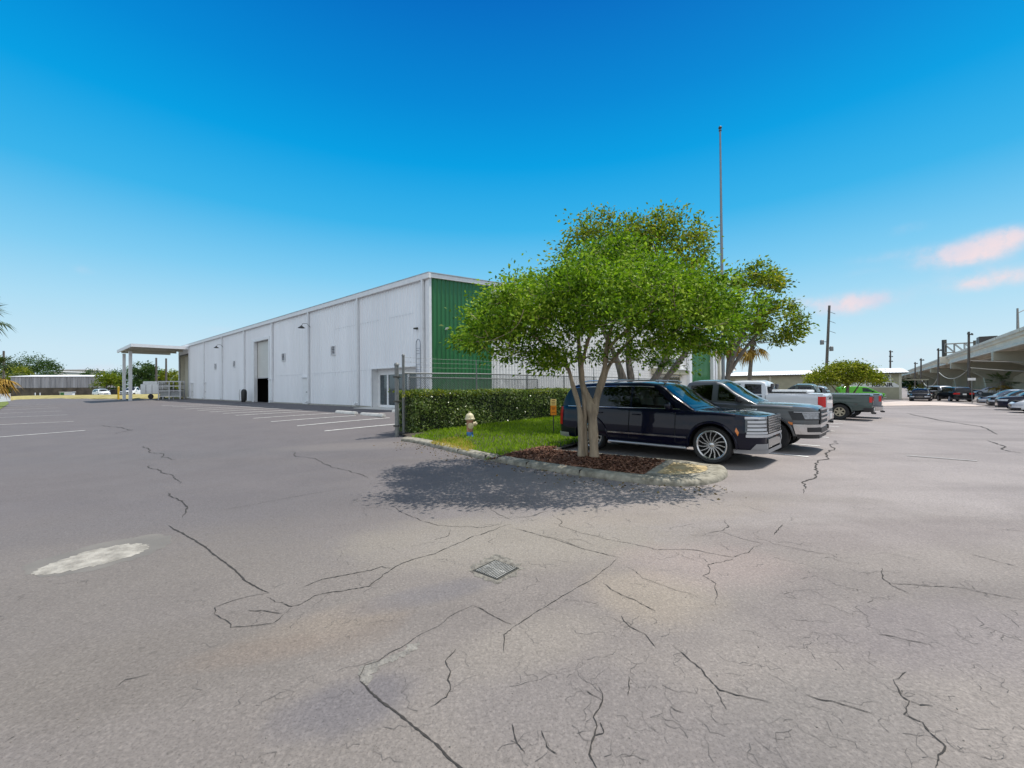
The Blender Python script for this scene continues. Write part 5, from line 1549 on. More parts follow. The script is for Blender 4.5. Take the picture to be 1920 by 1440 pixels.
def put_at(name, label, cat, c, S, heading, group=None):
    """the same, with the middle of the wheelbase given"""
    h = Vector((math.cos(heading), math.sin(heading))); l = Vector((-h.y, h.x))
    f = Vector((c.x, c.y)) + h * S['axf'] + l * (S['hwmax'] - .03)
    return put(name, label, cat, f.to_3d(), S, heading, 1, 'f', group)
def tail_centre(px, py, S, heading, zt, side):
    """middle of the wheelbase when the tail corner stands at a given spot, zt above the ground"""
    p = G(px, py, zt)
    h = Vector((math.cos(heading), math.sin(heading))); l = Vector((-h.y, h.x))
    return p.to_2d() - h * S['top'][0][0] - l * side * (S['hwmax'] - .08)
WT = pickup_spec(M['white_truck'], L=5.4, wb=3.5, w=.98, h=1.84, bed_h=1.34, hood=1.22, wr=.40, cover='roll', front='x', hl=M['chrome'], crew=True, cab_back=-.95)
put_at('pickup_truck', 'white pickup truck with folded white bed cover and large red tail light', 'pickup truck', tail_centre(1547, 793, WT, HD_IN, .36, 1), WT, HD_IN)
GTK = pickup_spec(M['green_truck'], tl=(.09, .36, .09), L=5.4, wb=3.24, w=.945, h=1.80, bed_h=1.27, hood=1.16, wr=.40, lip_m=M['green_truck'], rim_m=M['tan_rim'], cover=None, front='x', hl=M['plastic_black'], wstyle='spoke', wn=6)
ct = G(1574, 787)
gt = put('pickup_truck', 'grey-green pickup truck with tan wheels parked nose in beyond the white truck', 'pickup truck', ct, GTK, HD_IN, 1, 'r')
M['slate_truck'] = paint('slate_grey_truck_paint', (.16, .17, .19), .5, .3)
ST = pickup_spec(M['slate_truck'], tl=(.09, .38, .09), L=5.6, wb=3.4, w=.96, h=1.72, bed_h=1.30, hood=1.18, front='x', hl=M['chrome'], cover=None)
put_at('pickup_truck', 'slate grey pickup truck whose tail shows just beyond the grey-green truck', 'pickup truck', gt.location.to_2d() + RW.to_2d() * 2.85 + HF.to_2d() * .10, ST, HD_IN)

# ---------------------------------------------------------------- plainer cars farther off
def car_spec(pt, kind='sedan', L=4.7, w=.92, h=1.46, rim_m=None):
    wb = L * .59; axf, axr = wb / 2, -wb / 2; x1 = axf + L * .19; x0 = x1 - L
    b = h * .635
    if kind == 'sedan':
        roof = [(x0 + .42, b + .06), (x0 + .9, b + .22), (axr + .25, h - .06), (axr + .9, h), (.35, h - .02), (.62, h - .10), (1.05, b + .18), (axf - .12, b + .0)]
        top = [(x0, b - .06), (x0 + .12, b + .03), (x0 + .5, b + .06), (axr + .4, b + .02), (.6, b - .01), (axf - .2, b - .03), (axf + .3, b - .12), (x1 - .12, b - .24), (x1, b - .34)]
        rg = (x0 + .55, axr + .18); wl0 = axr - .05
    else:
        roof = [(x0 + .04, b + .05), (x0 + .22, b + .30), (x0 + .45, h - .10), (x0 + .75, h - .02), (axr + 1.0, h), (.15, h - .03), (.42, h - .10), (.95, b + .2), (axf - .18, b + .0)]
        top = [(x0, b), (x0 + .15, b + .04), (axr, b + .05), (.6, b), (axf - .25, b - .02), (axf + .2, b - .07), (x1 - .16, b - .16), (x1 - .04, b - .24), (x1, b - .30)]
        rg = (x0 + .10, x0 + .42); wl0 = x0 + .50
    z = b + .07; zt = h - .12
    wins = [[(wl0, z), (-.25, z), (-.25, zt), (wl0 + .38, zt - .03)], [(-.18, z), (axf - .48, z - .02), (.34, zt), (-.18, zt)]]
    def det(root, k):
        X1, X0, wrap = k['x1'], k['x0'], k['wrap']
        zf = float(k['top'](X1 - .1))
        for s in (-1, 1):
            mb = MB(); mb.grid(wrap(zf - .20, zf - .06, X1 - .42, .42, s, .012, taper=-.05)); mb.build('headlight', M['lamp_clear'], root, smooth=60)
            mb = MB(); mb.grid(wrap(b - .22, b - .04, X0 + .24, .38, s, .012, 'r')); mb.build('tail_light', M['lamp_red'], root, smooth=60)
            mb = MB(); mb.grid(wrap(.22, .34, X1 - .35, 0, s, .012)); mb.build('front_lip', M['plastic_black'], root, smooth=60)
            mb = MB(); mb.grid(wrap(.24, .38, X0 + .30, 0, s, .012, 'r')); mb.build('rear_lip', M['plastic_black'], root, smooth=60)
        mb = MB(); mb.box((X1 + .012, 0, zf - .19), (.03, .70, .17), bev=.02); g = mb.build('grille', M['plastic_black'], root)
        mb = MB(); mb.box((X1 + .03, 0, zf - .12), (.01, .66, .015)); mb.box((X1 + .03, 0, zf - .2), (.01, .66, .012)); mb.build('grille_bar', M['chrome'], g)
        plate(root, X0 - .008, b - .20)
    return dict(paint=pt, sill=.25, belt=b, hwmax=w, wr=.33, arch=.385, axf=axf, axr=axr, ww=.22, rim=.235, wstyle='spoke', wn=7, rim_m=rim_m or M['silver'], lip=.012,
                top=top, hw=[(x0, w - .22), (x0 + .15, w - .08), (x0 + .5, w - .02), (axr, w), (axf, w), (x1 - .5, w - .05), (x1 - .22, w - .16), (x1 - .05, w - .34), (x1, w - .46)],
                low=[(x0, .34), (x0 + .5, .25), (x1 - .4, .23), (x1, .22)], roof=roof, rw=w - .30, crown=.04, windows=wins, windshield=(axf - .24, .48), rear_glass=rg,
                doors=[(-.22, axf - .44), (axr + .30, -.22)], mirror=(axf - .58, z - .02, pt), details=det)
P = {k: paint(k + '_car_paint', c, m, .25) for k, c, m in (('black', (.010, .011, .013), .2), ('charcoal', (.035, .037, .042), .5), ('silver', (.36, .37, .39), .7), ('white', (.68, .69, .70), .1),
     ('deep_blue', (.005, .007, .024), .1), ('steel_blue', (.13, .16, .21), .6))}
HW_ = TH + math.pi / 2                      # heading away from the bridge, noses towards the lane
GR = 'cars parked along the bridge side of the lane'
def nose(px, py, S, heading, side, zt=0.0):
    p = G(px, py, zt)
    h = Vector((math.cos(heading), math.sin(heading))); l = Vector((-h.y, h.x))
    return p.to_2d() - h * (S['top'][-1][0] - .1) - l * side * (S['hwmax'] - .25)
S_ = car_spec(P['white'], 'sedan'); put_at('parked_car', 'white sedan nearest the right edge of the photo, parked under the bridge side', 'car', nose(1903, 774, S_, HW_, 1), S_, HW_, GR)
S_ = car_spec(P['deep_blue'], 'suv', L=4.75, h=1.70, w=.94); put_at('parked_car', 'dark blue SUV parked between the white sedan and the silver-grey cars', 'SUV', nose(1876, 769, S_, HW_, 1), S_, HW_, GR)
S_ = car_spec(P['charcoal'], 'sedan', h=1.45); put_at('parked_car', 'charcoal sedan parked between the dark blue SUV and the steel blue sedan', 'car', nose(1858, 763.5, S_, HW_, 1), S_, HW_, GR)
S_ = car_spec(P['steel_blue'], 'sedan', h=1.44); put_at('parked_car', 'steel blue sedan farthest along the right-hand row of nose-out cars', 'car', nose(1839, 760.5, S_, HW_, 1), S_, HW_, GR)
GR2 = 'cars at the far end of the lane'
def rear(px, py, S, heading, zt=0.0):
    p = G(px, py, zt); h = Vector((math.cos(heading), math.sin(heading)))
    return p.to_2d() - h * (S['top'][0][0])
def face(px, py, S, heading):
    p = G(px, py); h = Vector((math.cos(heading), math.sin(heading)))
    return p.to_2d() - h * (S['top'][-1][0])
LA = math.atan2(VX.y, VX.x)                 # along the lane, away from the camera
S_ = car_spec(P['black'], 'suv', L=4.6, h=1.62); put_at('parked_car', 'black SUV with a white number plate seen from behind by the tallest pole', 'SUV', rear(1809, 753.5, S_, LA + .25), S_, LA + .25, GR2)
S_ = car_spec(P['silver'], 'suv', L=4.6, h=1.70); put_at('parked_car', 'silver SUV with pale windows left of the black SUV', 'SUV', rear(1779, 748.5, S_, LA + .45), S_, LA + .45, GR2)
S_ = car_spec(P['charcoal'], 'sedan', L=4.7, h=1.46); put_at('parked_car', 'charcoal sedan with tail towards the lane, between the silver SUV and the oncoming car', 'car', rear(1757, 746.5, S_, LA + .15), S_, LA + .15, GR2)
S_ = car_spec(P['black'], 'sedan', L=4.6, h=1.44, w=.92); put_at('parked_car', 'dark sedan facing the camera beside the low building corner', 'car', face(1724, 752.5, S_, LA + math.pi - .12), S_, LA + math.pi - .12, GR2)
S_ = car_spec(P['white'], 'sedan', L=4.6, h=1.46, w=.92); put_at('parked_car', 'pale sedan just behind the dark sedan that faces the camera', 'car', face(1716, 744.5, S_, LA + math.pi - .1), S_, LA + math.pi - .1, GR2)
S_ = car_spec(P['silver'], 'sedan', L=4.5, h=1.42); put_at('parked_car', 'light grey sedan half hidden behind the palm under the bridge', 'car', G(1862, 741).to_2d(), S_, LA + 1.3, GR2)

# ---------------------------------------------------------------- green van
M['lime'] = paint('lime_green_van_paint', (.10, .42, .02), .0, .35)
def van_details(root, k):
    X1, X0, wrap = k['x1'], k['x0'], k['wrap']
    for s in (-1, 1):
        mb = MB(); mb.grid(wrap(.58, .72, X1 - .3, .40, s, .014)); mb.build('headlight', M['lamp_clear'], root, smooth=60)
        mb = MB(); mb.grid(wrap(.32, .48, X1 - .40, 0, s, .03)); mb.build('front_bumper', M['silver'], root, smooth=60)
        mb = MB(); mb.grid(wrap(.7, .97, X0 + .1, .70, s, .014, 'r')); mb.build('tail_light', M['lamp_red'], root, smooth=60)
        mb = MB(); mb.grid(wrap(.40, .56, X0 + .2, 0, s, .05, 'r')); mb.build('rear_bumper', M['silver'], root, smooth=60)
    mb = MB(); mb.box((X1 + .015, 0, .62), (.03, .7, .14), bev=.01); mb.build('grille', M['plastic_black'], root)
VAN = dict(paint=M['lime'], sill=.34, belt=1.0, hwmax=.96, wr=.34, arch=.40, axf=1.5, axr=-1.5, ww=.22, rim=.22, wstyle='spoke', wn=8, rim_m=M['chrome'], lip=.02,
    top=[(-2.5, 1.0), (-1.0, 1.02), (1.0, 1.0), (1.5, .97), (2.05, .88), (2.28, .80), (2.36, .72)], hw=[(-2.5, .88), (-2.3, .94), (0, .96), (1.6, .95), (2.0, .88), (2.25, .74), (2.36, .58)],
    low=[(-2.5, .42), (-2.0, .34), (2.0, .32), (2.36, .32)], roof=[(-2.48, 1.0), (-2.44, 1.35), (-2.32, 1.66), (-2.0, 1.74), (-.2, 1.75), (.3, 1.70), (.6, 1.58), (1.62, .96)],
    rw=.74, crown=.03, windows=[[(-.1, 1.08), (1.1, 1.06), (.45, 1.55), (-.1, 1.58)]], windshield=(1.5, .66), doors=[(-.15, 1.05), (-1.2, -.15)], mirror=(.95, 1.08, M['plastic_black']), handle=M['plastic_black'], details=van_details)
vh = math.atan2(-.36, .93)
put('delivery_van', 'lime green cargo van parked along the low beige building behind the yellow-green shrub', 'van', G(1648, 751), VAN, vh, -1, 'f')
# ================================================================ trees behind the cars
def Tpos(px, Y):
    p = AT(px, 740, Y); return Vector((p.x, p.y, Hf(p.x, p.y)))
b = Tpos(1190, 17.0)
tree('shade_tree', 'big olive green tree with thick grey limbs rising behind the navy SUV', 'tree', b, [
    [(-.35, 0, 0, .24), (-.30, 0, .9, .20), (-.42, 0, 1.7, .16), (-.75, 0, 2.8, .12), (-1.3, .2, 4.2, .08), (-1.8, .3, 5.8, .04)],
    [(-.1, 0, 0, .22), (-.05, 0, .9, .18), (-.1, .1, 1.8, .14), (-.2, .2, 3.2, .11), (.0, .3, 5.0, .07), (.1, .3, 7.2, .03)],
    [(.1, 0, 0, .24), (.15, 0, .8, .20), (.45, 0, 1.4, .17), (.95, -.1, 2.2, .14), (1.5, -.1, 3.4, .11), (1.9, 0, 5.2, .07), (2.0, 0, 7.0, .03)],
    [(.25, 0, .7, .18), (.8, .1, 1.3, .15), (1.4, .2, 2.0, .12), (2.4, .2, 3.3, .09), (3.3, .2, 4.6, .05)],
    [(.2, .1, .8, .15), (.75, .2, 1.6, .11), (1.15, .3, 2.4, .08), (1.4, .3, 3.0, .05)],
], [((-1.25, 0, 7.0), (1.75, 1.8, 1.75), 2.2), ((1.2, 0, 7.0), (1.75, 1.9, 1.8), 2.6), ((.1, 0, 5.6), (3.2, 2.6, 1.7), 2.6), ((-2.6, 0, 5.6), (1.2, 1.4, 1.1), .8), ((2.6, 0, 4.6), (1.6, 1.6, 1.2), 1.0)],
    330, 62, .145, M['bark'], M['leaf_back'], cl_r=.42, seed=9, twig=.02, shell=.55)
b = Tpos(1365, 22.5)
tree('shade_tree', 'olive and rust tinged tree leaning right over the palms beside the flagpole', 'tree', b, [
    [(-.2, 0, 0, .17), (-.15, 0, 1.2, .14), (.1, 0, 2.6, .12), (.7, 0, 4.2, .09), (1.3, 0, 5.6, .05), (1.5, 0, 6.8, .02)],
    [(.0, 0, 2.2, .10), (.8, .1, 3.4, .09), (1.8, .1, 4.6, .06), (2.6, .1, 5.2, .03)],
    [(.5, 0, 3.8, .07), (.2, .1, 5.0, .05), (.0, .1, 6.2, .02)],
], [((1.6, 0, 6.9), (1.25, 1.5, 1.35), 2.4), ((2.75, 0, 5.3), (1.25, 1.3, 1.15), 1.6), ((.5, 0, 4.8), (1.5, 1.4, 1.2), 1.4), ((3.3, 0, 4.35), (.75, .9, .75), .6)],
    150, 50, .19, M['bark'], M['leaf_back'], cl_r=.42, seed=12, twig=.02, shell=.6)

# ---------------------------------------------------------------- palms
M['frond'] = leaf_mat('palm_frond', [(0, (.035, .06, .015)), (.5, (.085, .12, .03)), (1, (.20, .22, .07))], trans=.2, rough=.45)
M['frond_dry'] = leaf_mat('dry_palm_frond', [(0, (.16, .09, .012)), (.5, (.36, .21, .03)), (1, (.55, .37, .09))], trans=.2, rough=.6)
def fan_frond(mb, o, az, elv, L, R_, n=15, droop=.3):
    d = Vector((math.cos(az) * math.cos(elv), math.sin(az) * math.cos(elv), math.sin(elv)))
    s = Vector((-math.sin(az), math.cos(az), 0)); up = s.cross(d) * -1
    e = o + d * L - Vector((0, 0, L * droop * .3))
    mb.tube([o, o.lerp(e, .5) + Vector((0, 0, .06 * L)), e], [.022, .016, .012], 4, cap=False)
    for i in range(n):
        a = -1.75 + 3.5 * i / (n - 1)
        v = d * math.cos(a) + s * math.sin(a)
        r = R_ * (1 - .25 * abs(a) / 1.75) * random.uniform(.85, 1.1)
        t = e + v * r - Vector((0, 0, droop * r * (.5 + .5 * random.random())))
        m_ = e + v * r * .55 - Vector((0, 0, droop * r * .12)) 
        w = v.cross(Vector((0, 0, 1)));
        if w.length < 1e-3: w = s.copy()
        w = w.normalized() * r * .055
        mb.add([e, m_ + w, t, m_ - w], [(0, 1, 2, 3)])
def palm(base, h, label, R_=1.1, L=.8, ng=22, nd=12, r=.15, lean=(0, 0), group=None, seed=1, dry='frond_dry'):
    random.seed(seed)
    root = empty('fan_palm', base, 0, label, 'palm', group)
    mb = MB(); top = Vector((lean[0], lean[1], h))
    pts = [Vector((lean[0] * t ** 2, lean[1] * t ** 2, h * t)) for t in np.linspace(0, 1, 14)]
    mb.tube(pts, [r * (1.15 - .25 * t) * (1 + .05 * (i % 2)) for i, t in enumerate(np.linspace(0, 1, 14))], 10)
    tr = mb.build('trunk', M['bark_palm'], root, smooth=180)
    mb = MB()
    for i in range(26):
        a = random.uniform(0, 6.28); z = h - random.uniform(0, .55)
        mb.tube([top + Vector((math.cos(a) * r * .8, math.sin(a) * r * .8, z - h)), top + Vector((math.cos(a) * r * 1.7, math.sin(a) * r * 1.7, z - h + .28))], [.04, .015], 4)
    mb.build('leaf_boot', M['bark_palm'], root)
    if ng:
        mb = MB()
        for i in range(ng): fan_frond(mb, top, i * 2.4 + random.random() * .4, random.uniform(-.25, 1.35), L * random.uniform(.85, 1.2), R_, droop=random.uniform(.2, .5))
        mb.build('crown', M['frond'], root)
    if nd:
        mb = MB()
        for i in range(nd): fan_frond(mb, top - Vector((0, 0, .12)), i * 2.4 + 1 + random.random(), random.uniform(-1.0, -.25), L * random.uniform(.7, 1.0), R_ * .9, droop=random.uniform(.5, .9))
        mb.build('dry_frond_skirt', M[dry], root)
    return root
b = Tpos(1404, 29); palm(b, AT(1411, 641, 29).z - b.z, 'fan palm with a slim leaning trunk in front of the low white-roofed building', R_=.95, L=.62, ng=18, nd=9, r=.125, lean=(.35, 0), seed=3)
b = Tpos(1363, 27); palm(b, AT(1372, 640, 27).z - b.z, 'fan palm with yellowed fronds standing against the warehouse corner by the flagpole', R_=.9, L=.6, ng=8, nd=16, r=.14, lean=(.3, 0), seed=4)
b = Tpos(1873, 33); b.x += 1.2; 
pb = G(1880, 745); palm(Vector((pb.x * 1.05, pb.y * 1.05, Hf(pb.x, pb.y))), 2.3, 'short dark palm growing under the bridge on the right', R_=1.2, L=1.0, ng=16, nd=5, r=.2, seed=5)
b = AT(-36, 740, 25); palm(Vector((b.x, b.y, Hf(b.x, b.y))), AT(-36, 590, 25).z, 'tall fan palm reaching in from the left edge of the photo', R_=.95, L=.65, ng=24, nd=8, r=.16, seed=6, dry='frond')
b = AT(-20, 740, 44); palm(Vector((b.x, b.y, Hf(b.x, b.y))), AT(-20, 697, 44).z, 'fan palm with dry orange fronds above the white fence on the left', R_=1.7, L=1.3, ng=14, nd=26, r=.22, seed=7)

# ================================================================ low building on the right
bl, br = AT(1340, 740, 68).to_2d(), G(1691, 749).to_2d()
bd = (br - bl); BL_ = bd.length; bang = math.atan2(bd.y, bd.x)
SB = empty('repair_shop', (bl.x, bl.y, Hf(br.x, br.y)), bang, 'long low beige workshop with a white metal roof behind the parked trucks', 'building')
EV = 3.48
DEP = 12.0
mb = MB()
opens = [(BL_ - 24.6, 3.6), (BL_ - 19.4, 4.4), (BL_ - 31, 4.0)]
opens = sorted((x, x + w) for x, w in opens)
cur = 0
for a, b in opens + [(BL_, BL_)]:
    if a > cur: mb.span((cur, 0, -.2), (a, .25, EV))
    if b > a: mb.span((a, 0, 3.1), (b, .25, EV))
    cur = b
mb.span((0, DEP - .25, -.2), (BL_, DEP, EV)); mb.span((0, .251, -.2), (.25, DEP - .251, EV)); mb.span((BL_ - .25, .251, -.2), (BL_, DEP - .251, EV))
mb.build('wall', M['beige'], SB)
for a, b in opens:
    mb = MB(); mb.span((a + .001, .12, 2.35), (b - .001, .2, 3.099)); dd = mb.build('garage_door', M['beige_light'], SB)
    mb = MB(); mb.span((a + .001, .10, 2.28), (b - .001, .22, 2.349)); mb.build('door_bar', M['dark_steel'], dd)
    mb = MB(); mb.span((a, 5, -.1), (b, 5.05, 3.1)); mb.span((a - .05, .26, -.1), (a - .001, 5, 3.1)); mb.span((b + .001, .26, -.1), (b + .05, 5, 3.1)); mb.span((a, .26, 3.11), (b, 5, 3.16)); mb.build('bay_interior', M['dark_room'], dd)
for x in [BL_ - .26] + [b + .2 for a, b in opens]:
    mb = MB(); mb.span((x, -.06, -.2), (x + .26, -.003, EV)); mb.build('corner_post', M['beige_light'], SB)
mb = MB()
prof = [(-.6, EV + .06), (DEP / 2, EV + .80), (DEP + .6, EV + .06), (DEP + .6, EV - .02), (DEP / 2, EV + .72), (-.6, EV - .02)]
xs_ = np.arange(-.4, BL_ + .45, .31)
for yA, zA, yB, zB in ((-.6, EV + .06, DEP / 2, EV + .80), (DEP / 2, EV + .80, DEP + .6, EV + .06)):
    lo, hi = [], []
    for x in xs_:
        for q, h in ((0, 0), (.20, 0), (.23, .03), (.28, .03)):
            lo.append((x + q, yA, zA + h)); hi.append((x + q, yB, zB + h))
    mb.grid([lo, hi])
mb.build('roof', M['white_roof'], SB)
mb = MB(); mb.span((-.4, -.6, EV - .10), (BL_ + .5, -.55, EV + .05)); mb.build('eave_fascia', M['dark_steel'], SB)
mb = MB(); mb.add([(BL_ + .52, y, z) for y, z in prof] + [(BL_ + .57, y, z) for y, z in prof], [(0, 1, 2, 3, 4, 5), (11, 10, 9, 8, 7, 6)] + [(i, (i + 1) % 6, 6 + (i + 1) % 6, 6 + i) for i in range(6)]); mb.build('gable_trim', M['dark_steel'], SB)
# painted sign on the wall: two white fields with black words
sgx = BL_ - 1.0
mb = MB(); mb.span((sgx - 3.4, -.03, 2.23), (sgx, -.004, 3.28)); sg = mb.build('sign_board', M['plate'], SB)
mb = MB(); mb.add([(sgx - 5.2, -.035, 1.60), (sgx + 1.05, -.035, 1.60), (sgx + .25, -.035, 2.24), (sgx - 5.2, -.035, 2.24), (sgx - 5.2, -.006, 1.60), (sgx + 1.05, -.006, 1.60), (sgx + .25, -.006, 2.24), (sgx - 5.2, -.006, 2.24)],
    [(0, 1, 2, 3), (0, 4, 5, 1), (1, 5, 6, 2), (2, 6, 7, 3), (3, 7, 4, 0)]); mb.build('sign_band', M['plate'], SB)
RX = Matrix.Rotation(rad(90), 4, 'X')
for s, z, sz in (('MOBILE', 3.08, .36), ('AUTO', 2.75, .36), ('TRUCK', 2.42, .36)):
    text('sign_letters', s, sz, M['black'], sg, Matrix.Translation((sgx - .15, -.034, z)) @ RX, .003, .012, 'RIGHT')
text('sign_letters', 'REPAIR', .68, M['black'], sg, Matrix.Translation((sgx + .15, -.038, 1.92)) @ RX, .003, .03, 'RIGHT')
def on_shop(x, y, z=0):
    c, s = math.cos(bang), math.sin(bang)
    return Vector((bl.x + x * c - y * s, bl.y + x * s + y * c, SB.location.z + z))
p = on_shop(BL_ - 26.5, 4.5, EV + .62)
ac = empty('rooftop_unit', p, bang, 'small dark air handling unit on the white roof', 'air conditioner')
mb = MB(); mb.box((0, 0, .40), (.9, .8, .55), bev=.03); mb.build('casing', M['dark_steel'], ac)
mb = MB(); mb.box((0, 0, .07), (1.0, .9, .12)); mb.build('curb_base', M['galv'], ac)
mb = MB(); mb.lathe([(0, .69), (.3, .69), (.3, .66)], (0, 0, 0), 16); mb.build('fan_grille', M['galv'], ac)
p = on_shop(BL_ - 20.6, 5.0, EV + .68)
ds = empty('satellite_dish', p, bang, 'grey satellite dish on the white roof near the leaning pole', 'satellite dish')
mb = MB(); mb.tube([(0, 0, 0), (0, 0, .5)], .04); mb.build('mast', M['galv'], ds)
mb = MB(); mb.lathe([(0, 0), (.25, .03), (.45, .10), (.58, .19)], n=20); o_ = mb.build('dish', M['galv'], ds, smooth=60, loc=(0, 0, .62)); o_.rotation_euler = (.9, 0, .9)
mb = MB(); mb.tube([(0, 0, .55), (-.3, -.45, .75)], .015); mb.build('feed_arm', M['galv'], ds)
for dx, hh in ((-30.5, 1.5), (-29.4, 2.1)):
    p = on_shop(BL_ + dx, 6.0, EV + .75); o_ = empty('vent_stack', p, 0, ('shorter' if hh < 2 else 'taller') + ' of two thin vent stacks on the white roof behind the palm trunk', 'vent pipe')
    mb = MB(); mb.tube([(0, 0, 0), (0, 0, hh)], .10, 10); mb.build('pipe', M['dark_steel'], o_, smooth=60); mb = MB(); mb.lathe([(.10, 0), (.2, .04), (0, .14)], (0, 0, hh), 10); mb.build('cap', M['dark_steel'], o_)
# carport and shrubs at the corner of the workshop
p = on_shop(BL_ + .3, 1.0)
cpq = empty('carport', p, bang, 'small flat beige carport roof at the right end of the workshop', 'carport')
mb = MB(); mb.span((.1, 0, 2.50), (2.4, 3.6, 2.64)); mb.build('roof', M['beige'], cpq)
for x, y in ((2.3, .2), (2.3, 3.4)): mb = MB(); mb.tube([(x, y, -.1), (x, y, 2.495)], .06); mb.build('post', M['dark_steel'], cpq)

# ---------------------------------------------------------------- shrubs
def bush(base, lobes, n, leaf, mat, label, cat='shrub', name='shrub', h0=.0, seed=3, group=None, trunk=True):
    rng = np.random.default_rng(seed)
    root = empty(name, base, 0, label, cat, group)
    w = np.array([l[2] for l in lobes], float); w /= w.sum()
    C, D = [], []
    for i, c in enumerate(rng.multinomial(n, w)):
        d = rng.normal(size=(c, 3)); d /= np.linalg.norm(d, axis=1, keepdims=True)
        d[:, 2] = np.where(d[:, 2] < -.3, -d[:, 2] * .6, d[:, 2])
        # clump the leaves into tufts
        k = rng.integers(0, max(3, c // 26), c); dd = d[k % len(d)] + rng.normal(size=(c, 3)) * .16
        r = (.62 + .42 * rng.random((c, 1)) ** .7)
        C.append(np.array(lobes[i][0]) + dd * r * np.array(lobes[i][1])); D.append(dd + rng.normal(size=(c, 3)) * .7)
    C = np.vstack(C); D = np.vstack(D)
    leaf_quads(C, D, leaf * rng.uniform(.6, 1.4, len(C)), 'crown', mat, root, wide=.55)
    if trunk:
        mb = MB()
        for l in lobes:
            c, r, _ = l
            mb.tube([(c[0] * .15, c[1] * .15, -.05), (c[0] * .4, c[1] * .4, c[2] * .45), (c[0] * .9, c[1] * .9, c[2])], [max(.05, c[2] * .045), max(.04, c[2] * .035), .02], 6)
        mb.build('trunk', M['bark'], root, smooth=180)
    return root
b = G(1588, 757); b = Vector((b.x * .985, b.y * .985, Hf(b.x, b.y)))
k_ = b.y / FPX
bush(b, [((0, 0, 50 * k_), (54 * k_, 1.7, 27 * k_), 3), ((-38 * k_, 0, 42 * k_), (34 * k_, 1.6, 20 * k_), 1.6), ((32 * k_, 0, 44 * k_), (32 * k_, 1.5, 19 * k_), 1.8), ((5 * k_, 0, 67 * k_), (30 * k_, 1.3, 12 * k_), 1)],
     15000, .20, M['leaf_yellow'], 'broad yellow-green domed tree in front of the workshop wall and green van', 'tree', 'ornamental_tree', seed=8)
b = on_shop(BL_ + 1.6, 2.2); bush(b, [((0, 0, 1.1), (.8, .8, 1.0), 1), ((.8, .5, .7), (.7, .7, .6), 1)], 1300, .16, M['leaf_yellow'], 'light green shrub under the carport at the workshop corner', seed=9)
mbp = on_shop(BL_ + 2.9, 1.0)
mk = empty('motor_scooter', mbp, bang + 1.2, 'dark motor scooter parked by the shrub at the workshop corner', 'scooter')
mb = MB(); mb.box((0, 0, .55), (1.0, .3, .25), bev=.08); mb.box((-.3, 0, .8), (.7, .28, .12), bev=.05); mb.box((.5, 0, .75), (.12, .38, .6), ry=-.3, bev=.04); mb.build('body', M['plastic_black'], mk, smooth=60)
for x in (-.6, .65): mb = MB(); mb.lathe([(.15, -.05), (.27, -.06), (.3, 0), (.27, .06), (.15, .05)], (x, 0, .3), 18, 'Y'); mb.build('wheel', M['black'], mk, smooth=60)
mb = MB(); mb.tube([(.6, 0, .35), (.42, 0, 1.05)], .03); mb.tube([(.42, -.32, 1.1), (.42, .32, 1.1)], .02); mb.build('handlebar', M['silver'], mk)

# ================================================================ bridge
D0 = 13.0
c_local = W2S(Vector((0, 0)))
yB0 = c_local[1] - D0                       # near edge of the deck in the site grid
ZG = -.4
def sh(px, py, D):                          # height above eye of a line parallel to the site grid
    return None
HT_, HG_ = EYE + .485 * D0, EYE + .343 * D0
OV = empty('highway_bridge', tuple(S2W(0, 0, ZG)), TH, 'long concrete highway bridge on hammerhead piers along the right side', 'bridge')
XA, XB = 40.0, 620.0
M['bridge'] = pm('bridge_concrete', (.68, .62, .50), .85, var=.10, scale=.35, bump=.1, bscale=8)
M['bridge_dk'] = pm('darker_bridge_concrete', (.47, .43, .32), .9, var=.15, scale=.3)  # darker concrete tone for piers, parapet joints and abutment wall
yb1 = yB0 - 14.0
top_, gb = HT_ - ZG, HG_ - ZG
mb = MB(); mb.span((XA, yb1, gb + 1.25), (XB, yB0 - .15, gb + 1.55)); mb.build('deck', M['bridge'], OV)
mb = MB()
p = [(yB0, gb + 1.45), (yB0 + .02, top_), (yB0 - .18, top_), (yB0 - .40, gb + 1.56), (yB0 - .4, gb + 1.45)]
mb.grid([[(XA, y, z) for y, z in p], [(XB, y, z) for y, z in p]]); mb.build('parapet', M['bridge'], OV)
mb = MB()
p = [(yb1, gb + 1.56), (yb1, top_), (yb1 + .2, top_), (yb1 + .3, gb + 1.56)]
mb.grid([[(XA, y, z) for y, z in p], [(XB, y, z) for y, z in p]]); mb.build('parapet', M['bridge'], OV)
for i in range(5):
    y = yB0 - .55 - i * 3.1
    mb = MB()
    p = [(y + .28, gb), (y + .28, gb + .22), (y + .10, gb + .40), (y + .10, gb + .95), (y + .36, gb + 1.1), (y + .36, gb + 1.245), (y - .36, gb + 1.245), (y - .36, gb + 1.1), (y - .10, gb + .95), (y - .10, gb + .40), (y - .28, gb + .22), (y - .28, gb)]
    mb.grid([[(XA, a, z) for a, z in p + p[:1]], [(XB, a, z) for a, z in p + p[:1]]]); mb.build('girder', M['bridge'], OV)
sp = 41.0
x_first = None
zc = 82.0 * 13.0 / 18.0                     # first bent seen, forward distance
r_ = ray(1862, 670)
